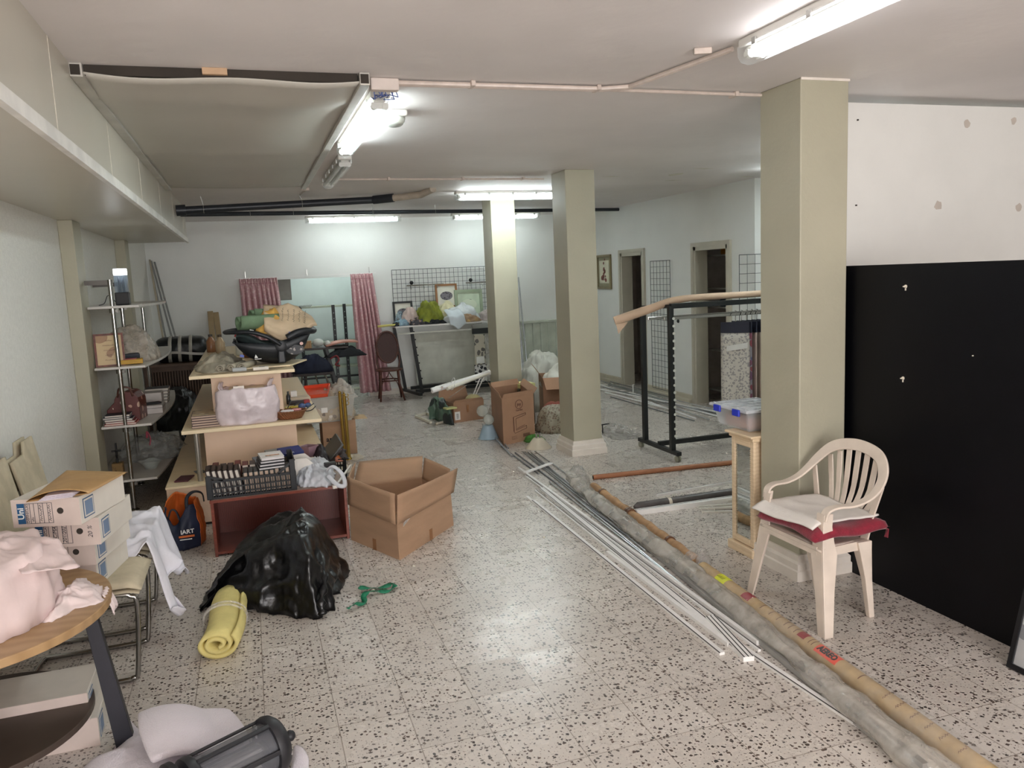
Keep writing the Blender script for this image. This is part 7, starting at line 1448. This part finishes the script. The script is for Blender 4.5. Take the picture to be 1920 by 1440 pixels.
# white metal frame parts
f1 = fl(780, 783); f2 = fl(808, 795); f3 = fl(818, 797); f4 = fl(836, 786); f5 = fl(800, 777)
t = thing('metal_frame_part', 'white metal frame piece lying on the floor before the green sack', 'frame', (f1.x+.15, f1.y, 0))
for a, b_ in ((f1, f2), (f5, f5+(f2-f1)*.8), (f1, f5)): link('frame_bar', MB().bar((a.x, a.y, .018), (b_.x, b_.y, .018), .034, .03), M('cream_metal', (212, 206, 190), .4), t, bevel=.004)
link('frame_bar', MB().tube(smooth_path([(f3.x, f3.y, .016), ((f3.x+f4.x)/2+.06, (f3.y+f4.y)/2+.0, .016), (f4.x, f4.y+.2, .016), (f5.x+.12, f5.y+.3, .016)], 5), .015, 8), MATS['cream_metal'], t, smooth=True)
solo('screw_bag', heap([(f1.x+.16, f1.y+.10), (f1.x+.26, f1.y+.06), (f1.x+.30, f1.y+.22), (f1.x+.18, f1.y+.26)], .03, dome(.035), 8, 30, seed=133, amp=.02, fs=20), FILM, 'small clear bag of screws on the white metal frame piece', 'bag', smooth=True)
# glass globes, blue shade
q = fl(912, 790); g1 = dp(912, 768, 8.25); g2 = dp(922, 782, 8.05)
MAT_GLOBE = M('clear_globe', (206, 212, 204), .08, alpha=.42)
for c_, r_, lb in ((g1, .055, 'clear glass globe held against the low carton, left of the two'), (g2, .058, 'frosted glass globe beside the tall carton, right of the two')): pass
st = solo('lamp_shade', MB().lathe([(.115, 0), (.105, .005), (.055, .14), (.05, .14)], (g2.x-.04, g2.y+.02, .004), 24), M('pale_blue_shade', (158, 182, 196), .45), 'pale blue conical lamp shade standing beside the tall carton', 'lamp shade', smooth='auto')
solo('glass_globe', MB().sphere((g2.x-.03, g2.y+.02, .202), .060, 16), MAT_GLOBE, 'frosted glass globe resting on the pale blue shade', 'globe', smooth=True)
solo('glass_globe', MB().sphere((g2.x-.075, g2.y+.09, .29), .064, 16), MAT_GLOBE, 'clear glass globe balanced above the other one beside the tall carton', 'globe', smooth=True)
# cream lamp shade on the floor
q = fl(1015, 842); t = thing('lamp_shade', 'wide cream conical lamp shade standing on the floor right of the tall carton', 'lamp shade', (q.x, q.y+.08, 0)); c = (q.x, q.y+.08, 0)
link('shade', MB().lathe([(.135, 0), (.13, .0), (.05, .095), (.04, .10)], c, 32), M('cream_lampshade', (206, 196, 176), .55), t, smooth='auto')
for s in (-1, 1): link('socket', MB().tube([(c[0]+s*.018, c[1], .095), (c[0]+s*.018, c[1], .15)], .010, 10), MAT_CHR, t, smooth='auto')
solo('green_plastic', heap([(q.x-.02, q.y+.36), (q.x+.12, q.y+.30), (q.x+.2, q.y+.5), (q.x, q.y+.6)], 0, dome(.05), 8, 30, seed=135, amp=.03, fs=14), M('bright_green', (86, 150, 70), .5), 'crumpled green plastic between the cream shade and the patterned sack', 'plastic', smooth=True)
# big carton behind with textiles
c0 = (3.02, 9.02)
t = open_box('large open carton stuffed with white textiles behind the middle pillar', [(3.17, 8.62), (3.69, 8.49), (3.81, 8.97), (3.29, 9.09)], .52, MAT_CARD2, ((3, .09, .13), (0, .14, -.12)))
cline2 = MB()
solo('white_textiles', heap([(3.23, 8.65), (3.66, 8.55), (3.74, 8.93), (3.33, 9.03)], .40, dome(.24, 2.0), 14, 70, seed=141, amp=.07, fs=7), M('white_textile', (214, 214, 204), .8, var=.1), 'white textiles bulging out of the large open carton', 'textiles', smooth=True)
solo('white_textiles', heap([(3.12, 9.35), (3.4, 9.3), (3.8, 9.35), (3.85, 9.8), (3.3, 9.9)], 0, dome(.72, 3.2), 18, 80, seed=142, amp=.08, fs=6), M('white_textile', (214, 214, 204), .8), 'heap of white textiles behind the large open carton', 'textiles', smooth=True)
solo('cream_block', MB().cbox((2.96, 8.72, .45), (.20, .24, .05), .1), M('pale_yellow', (206, 206, 140), .6), 'cream foam block on the dark box right of the rear pillar', 'foam', bevel=.004)
solo('dark_box', MB().box(2.86, 3.05, 8.6, 8.85, 0, .42), M('dark_olive_box', (84, 84, 70), .7, var=.15), 'dark box standing between the tall carton and the textile carton', 'box', bevel=.004)
solo('patterned_sack', heap([(2.92, 8.0), (3.08, 7.9), (3.30, 7.95), (3.38, 8.3), (3.05, 8.42), (2.9, 8.2)], 0, dome(.27, 2.6, .1), 16, 70, seed=143, amp=.03, fs=7), Mspots('floral_sack', (150, 142, 124), (100, 92, 78), 44, .45, .6, .8, (120, 92, 76)), 'floral patterned sack on the floor left of the middle pillar', 'sack', smooth=True)
solo('red_cloth', heap([(3.08, 8.3), (3.30, 8.22), (3.36, 8.42), (3.1, 8.5)], .18, dome(.10), 8, 30, seed=144, amp=.02, fs=12), M('brick_cloth', (140, 76, 62), .8), 'brick red cloth on top of the floral patterned sack', 'cloth', smooth=True)
for k, (a, b_) in enumerate((((1000, 800), (1052, 795)), ((1003, 812), (1050, 806)))): A = fl(*a); B = fl(*b_); solo('thin_rod', MB().rod((A.x, A.y, .006), (B.x, B.y, .006), .004, 6), MAT_BLK, ('thin dark rod lying behind the cream shade, further one', 'thin dark rod lying behind the cream shade, nearer one')[k], 'rod')
# clear wrap right of the middle pillar
o = [(p.x, p.y) for p in (fl(1130, 805), fl(1150, 795), fl(1185, 808), fl(1200, 818), (fl(1180, 825)), fl(1140, 822))]
solo('clear_wrap', heap(o, 0, dome(.07, 1.6), 12, 60, seed=151, amp=.05, fs=11), FILM, 'crumpled clear wrap on the floor right of the middle pillar', 'wrap', smooth=True)
q = fl(1130, 812); t = thing('iron_bracket', 'small black iron bracket beside the middle pillar base', 'bracket', q); link('bar', MB().bar((q.x-.02, q.y, .09), (q.x+.08, q.y, .095), .008, .012), MAT_BLK, t); link('stem', MB().bar((q.x, q.y, 0), (q.x, q.y, .09), .010), MAT_BLK, t)
q1, q2 = fl(1127, 815), fl(1141, 835); solo('white_wire', MB().rod((q1.x, q1.y, .01), (q2.x, q2.y, .006), .004, 6), MAT_WPVC, 'short white wire on the floor right of the middle pillar', 'wire')
# poles leaning behind the rear pillar, white slatted panel on the back wall
for k, (a, b_) in enumerate((((966, 530), (983, 660)), ((970, 545), (978, 665)), ((972, 520), (990, 668)))):
    A = dp(*a, 11.9); B = dp(*b_, 11.3); solo('grey_pole', MB().rod(A, (B.x, 11.3, .02), .012, 8), MAT_ALU, ('leftmost', 'middle', 'rightmost')[k]+' of three grey poles leaning on the back wall right of the rear pillar', 'pole', smooth='auto')
t = thing('radiator_cover', 'white panelled radiator cover on the back wall between the two far pillars', 'panel', (4.4, 12.0, .4)); x0_, x1_ = dp(978, 618, 12.0).x, dp(1045, 615, 12.0).x+.35
link('panel_board', MB().box(x0_, x1_, 11.97, 12.045, .10, .95), M('panel_white', (206, 212, 198), .5), t); link('panel_cap', MB().box(x0_-.02, x1_+.02, 11.94, 12.046, .95, .985), MATS['panel_white'], t, bevel=.003)
for k in range(9): link('panel_rib', MB().box(x0_+.04+k*.13, x0_+.06+k*.13, 11.935, 11.97, .30, .94), MATS['panel_white'], t)
# ================================================================ right wall: picture, grids, closet shelves, rods on the ledge
def wpic(label, px0, px1, py0, py1):
    a = sx(px0, py0, XR-.02); b_ = sx(px1, py1, XR-.02); y1_, y0_ = a.y, b_.y; z1_, z0_ = a.z, b_.z; t = thing('framed_picture', label, 'picture', (XR-.02, (y0_+y1_)/2, z0_)); w_ = .035
    for q in ((y0_, y0_+w_, z0_, z1_), (y1_-w_, y1_, z0_, z1_), (y0_+w_, y1_-w_, z0_, z0_+w_), (y0_+w_, y1_-w_, z1_-w_, z1_)): link('frame_bar', MB().box(XR-.03, XR-.002, *q), M('olive_gilt', (140, 128, 96), .4), t, bevel=.003)
    link('mount', MB().box(XR-.012, XR-.003, y0_+w_, y1_-w_, z0_+w_, z1_-w_), M('dark_mount', (150, 146, 120), .6), t); link('sheet', MB().box(XR-.016, XR-.012, y0_+w_*2.2, y1_-w_*2.2, z0_+w_*2.5, z1_-w_*2.5), M('cream_sheet', (220, 218, 196), .6), t)
    rnd = random.Random(4); cy2, cz2 = (y0_+y1_)/2, (z0_+z1_)/2
    mb = MB()
    for k in range(16): mb.sphere((XR-.017, cy2+rnd.gauss(0, .05), cz2+rnd.gauss(0, .11)), rnd.uniform(.018, .035), 5, (.1, 1, 1))
    link('flower_motif', mb, M('rust_flowers', (142, 84, 74), .7, var=.3, vscale=20), t, smooth=True)
wpic('tall framed flower picture on the right wall left of the first doorway', 1119, 1146, 479, 542)
a = sx(1219, 490, XR-.03); b_ = sx(1260, 735, XR-.03)
wire_grid('narrow tall wire grid panel on the right wall between the two doorways', (XR-.03, b_.y+.0, b_.z), (0, 1, 0), 0, a.y-b_.y, a.z-b_.z, 6, 22)
a = dp(1386, 478, 7.53); wire_grid('wire grid panel on the wall beyond the second doorway, cut by the near pillar', (a.x, 7.53, .6), (1, 0, 0), 0, .60, a.z-.6, 6, 12)
q = sx(1272, 602, XR); t = solo('round_knob', MB().lathe([(.026, 0), (.022, .012), (.012, .02), (.001, .022)], (XR, q.y, q.z), 16, axis=Matrix.Rotation(-PI/2, 3, 'Y')), MAT_BLK, 'round black knob on the wall between the doorways', 'knob', smooth=True)
# closet beyond the second doorway
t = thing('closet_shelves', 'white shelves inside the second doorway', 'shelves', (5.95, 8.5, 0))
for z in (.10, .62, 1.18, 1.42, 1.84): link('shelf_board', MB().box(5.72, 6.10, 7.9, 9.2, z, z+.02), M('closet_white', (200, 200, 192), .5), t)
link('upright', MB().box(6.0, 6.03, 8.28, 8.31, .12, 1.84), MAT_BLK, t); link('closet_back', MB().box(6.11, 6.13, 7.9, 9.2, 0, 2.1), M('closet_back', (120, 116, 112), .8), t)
for nm, lab, cat, b6, m_ in (('yellow_carton', 'long yellow orange box on the highest closet shelf', 'box', (5.80, 6.0, 8.45, 9.0, 1.862, 1.94), M('yellow_orange', (196, 138, 44), .5)), ('dark_carton', 'dark box beside the yellow one on the highest closet shelf', 'box', (5.8, 6.0, 8.15, 8.42, 1.862, 1.96), M('dark_olive_box', (84, 84, 70), .7)),
    ('blue_crate', 'dark blue crate on the middle closet shelf', 'crate', (5.75, 6.0, 8.35, 8.95, 1.202, 1.36), M('blue_black', (44, 52, 72), .5)), ('grey_carton', 'grey carton on the lower closet shelf', 'box', (5.8, 6.05, 8.3, 8.7, .642, .92), M('grey_card', (120, 124, 128), .5)), ('low_carton', 'pale carton on the lowest closet shelf', 'box', (5.8, 6.05, 8.3, 8.9, .122, .40), M('closet_white', (200, 200, 192), .5))):
    solo(nm, MB().box(*b6), m_, lab, cat, bevel=.004)
solo('white_angle', MB().prism([(5.85, 8.55, 1.45), (5.85, 8.35, 1.45), (5.85, 8.22, 1.66)], (.03, 0, 0)), M('closet_white', (200, 200, 192), .5), 'white triangular board on the fourth closet shelf', 'board')
solo('small_stand', MB().bar((5.85, 8.85, 1.445), (5.85, 8.75, 1.60), .012).bar((5.85, 8.85, 1.60), (5.85, 8.75, 1.445), .012).bar((5.85, 8.85, 1.60), (5.85, 8.75, 1.60), .012), MAT_WPVC, 'small folding stand on the fourth closet shelf', 'stand')
# rods lying along the foot of the right wall
rnd = random.Random(77)
ends = [((1124, 722), (1304, 786)), ((1128, 716), (1330, 777)), ((1130, 728), (1372, 788)), ((1126, 733), (1380, 783)), ((1140, 722), (1290, 765)), ((1150, 735), (1366, 781)), ((1135, 738), (1262, 772)), ((1160, 727), (1340, 772)), ((1145, 745), (1302, 790)), ((1180, 738), (1410, 800)), ((1200, 745), (1330, 790)), ((1150, 718), (1260, 748))]
ordn = ['first', 'second', 'third', 'fourth', 'fifth', 'sixth', 'seventh', 'eighth', 'ninth', 'tenth', 'eleventh', 'twelfth']
for k, (a, b_) in enumerate(ends):
    A, B = fl(*a), fl(*b_); A.x = min(A.x, 5.20); B.x = min(B.x, 5.20); zz_ = .008+.006*(k % 4)
    solo('curtain_rod', (MB().bar((A.x, A.y, zz_), (B.x, B.y, zz_), .022, .012) if k % 3 == 0 else MB().rod((A.x, A.y, zz_), (B.x, B.y, zz_), .007, 6)), (MAT_WPVC, MAT_ALU, MAT_ALUD)[k % 3], '%s curtain rod at the foot of the right wall, %s of the twelve' % (('flat white', 'thin silver', 'thin dull')[k % 3], ordn[k]), 'rod', 'rods along the foot of the right wall', smooth='auto')
A = fl(1187, 740); solo('white_bracket', MB().bar((A.x, A.y, .0), (A.x, A.y, .14), .012).bar((A.x, A.y, .135), (A.x+.05, A.y+.05, .135), .012), MAT_WPVC, 'white angle bracket standing among the rods by the right wall', 'bracket')
# ================================================================ black clothes rack with roll and fabric samples
RX, RY0, RY1, RZ = 3.53, 6.28, 6.80, 1.385
t = thing('clothes_rack', 'black wheeled clothes rack with slotted post in front of the doorways', 'rack', (4.2, 6.5, 0))
for xe in (RX, 4.95):
    link('foot', MB().bar((xe, RY0-.12, .075), (xe, RY1+.12, .075), .045, .035), MAT_BLK, t, bevel=.002)
    for y, z_ in ((RY0, RZ), (RY1, RZ-.04)): link('post', MB().box(xe-.022, xe+.022, y-.022, y+.022, .09, z_), MAT_BLK, t, bevel=.002)
    for y in (RY0-.09, RY1+.09):
        c_ = link('caster', MB().tube([(xe-.02, y, .028), (xe-.006, y, .028)], .027, 14).tube([(xe+.006, y, .028), (xe+.02, y, .028)], .027, 14), M('clear_caster', (150, 150, 132), .3), t, smooth='auto'); link('caster_fork', MB().box(xe-.006, xe+.006, y-.01, y+.01, .03, .06), MAT_CHR, c_)
for k in range(17): link('notch', MB().lathe([(.001, 0), (.013, .001), (.013, .003)], (RX+.018, RY0-.0225, .22+k*.066), 10, True, (1, 1), axis=Matrix.Rotation(PI/2, 3, 'X')), M('notch_white', (206, 208, 200), .6), t)
link('top_bar', MB().bar((RX, RY0, RZ), (4.95, RY0, RZ), .045, .045), MAT_BLK, t, bevel=.002); link('top_bar', MB().bar((RX, RY0, RZ), (RX, RY1, RZ-.02), .03, .03), MAT_BLK, t)
link('bottom_bar', MB().bar((RX, (RY0+RY1)/2, .10), (4.95, (RY0+RY1)/2, .10), .04, .04), MAT_BLK, t)
for y, z_ in ((RY0+.12, 1.27), (RY1-.1, 1.26)): link('chrome_rail', MB().bar((RX, y, z_), (4.95, y, z_), .014, .03), MAT_CHR, t, bevel=.004)
a = dp(1152, 602, 6.55); b_ = Vector((RX+.15, RY0+.05, RZ+.055)); c_ = Vector((5.0, RY0+.03, RZ+.07))
t = solo('paper_roll', MB().tube(smooth_path([a, a.lerp(b_, .5)+Vector((0, 0, .005)), b_, b_.lerp(c_, .5), c_], 6), [.040, .040, .040, .040, .040, .040, .038, .037, .036, .035, .034, .033, .032]+[.030]*12, 14), M('beige_paper_roll', (206, 178, 152), .6, var=.06, vscale=5), 'long roll of beige paper lying on top of the clothes rack', 'roll', smooth='auto')
link('roll_core', MB().rod(a+(a-b_).normalized()*.001, a-(a-b_).normalized()*.001, .022, 12), M('roll_inside', (120, 84, 66), .8), t)
link('loose_flap', MB().prism([a+Vector((.0, -.03, -.02)), a+Vector((.12, -.03, -.015)), a+Vector((.02, -.035, -.115))], (0, .002, 0)), MATS['beige_paper_roll'], t)
# fabric sample hangers
smp = [('white grey floral', Mspots('grey_floral', (208, 204, 196), (158, 154, 154), 46, .45, .55, .8)), ('blue and red striped', Mspots('blue_red', (150, 150, 160), (150, 70, 74), 12, .5, .5, .8, (70, 84, 130))), ('plain pinkish', M('plain_pinkish', (196, 176, 168), .8)), ('plain taupe', M('plain_taupe', (176, 162, 150), .8)), ('green edged', Mspots('green_edged', (186, 184, 164), (96, 116, 84), 14, .5, .5, .8)), ('dark floral', Mspots('dark_floral', (90, 78, 76), (176, 140, 136), 18, .5, .6, .8, (52, 44, 48))), ('rust patterned', Mspots('rust_pattern', (150, 110, 96), (90, 60, 56), 18, .5, .6, .8)), ('beige', M('plain_beige', (190, 180, 160), .8)), ('black and white', Mspots('bw_sample', (196, 194, 190), (60, 56, 60), 20, .5, .6, .8)), ('dusky rose', M('dusky_rose', (160, 120, 122), .8))]
for k, (nm, m_) in enumerate(smp):
    x = dp(1350, 600, 6.45).x+.055*k+(.12 if k else 0); y0_ = 6.28+.0; w_ = .30
    if k == 0: A = Vector((x, 6.44, 0)); B = Vector((x+.20, 6.26, 0))
    else: A = Vector((x, 6.52, 0)); B = Vector((x+.02, 6.24, 0))
    t = thing('fabric_sample', '%s fabric sample hanging from the clothes rack, %s from the left' % (nm, ordn[k]), 'fabric sample', (x, 6.4, .4), 0, 'fabric samples on the clothes rack')
    z1_ = 1.10; z0_ = .36 if k % 2 == 0 else .42; nrm_ = (B-A).cross(Vector((0, 0, 1))).normalized()
    mb = MB(); mb.grid(lambda u, v: A.lerp(B, u)+Vector((0, 0, z1_+(z0_-z1_)*v))+nrm_*(.008*math.sin(u*11+k)*v), 10, 14); link('cloth', mb, m_, t, solid=.006, smooth=True)
    link('clamp_bar', MB().bar(A+Vector((0, 0, z1_+.05)), B+Vector((0, 0, z1_+.05)), .012, .10), M('navy_clamp', (36, 40, 58), .5), t)
    c_ = A.lerp(B, .5); link('hook', MB().tube(smooth_path([c_+Vector((0, 0, z1_+.10)), c_+Vector((0, 0, z1_+.15)), c_+Vector((.015, 0, z1_+.19)), c_+Vector((0, .01, z1_+.205))], 4), .004, 6), MAT_CHR, t, smooth=True)
    if k == 0: link('pocket_label', MB().prism([A.lerp(B, .2)+Vector((0, 0, .93))-nrm_*-.012, A.lerp(B, .9)+Vector((0, 0, .96))+nrm_*.012, A.lerp(B, .9)+Vector((0, 0, 1.01))+nrm_*.012, A.lerp(B, .2)+Vector((0, 0, .98))+nrm_*.012], nrm_*.001), MAT_WHT, t)
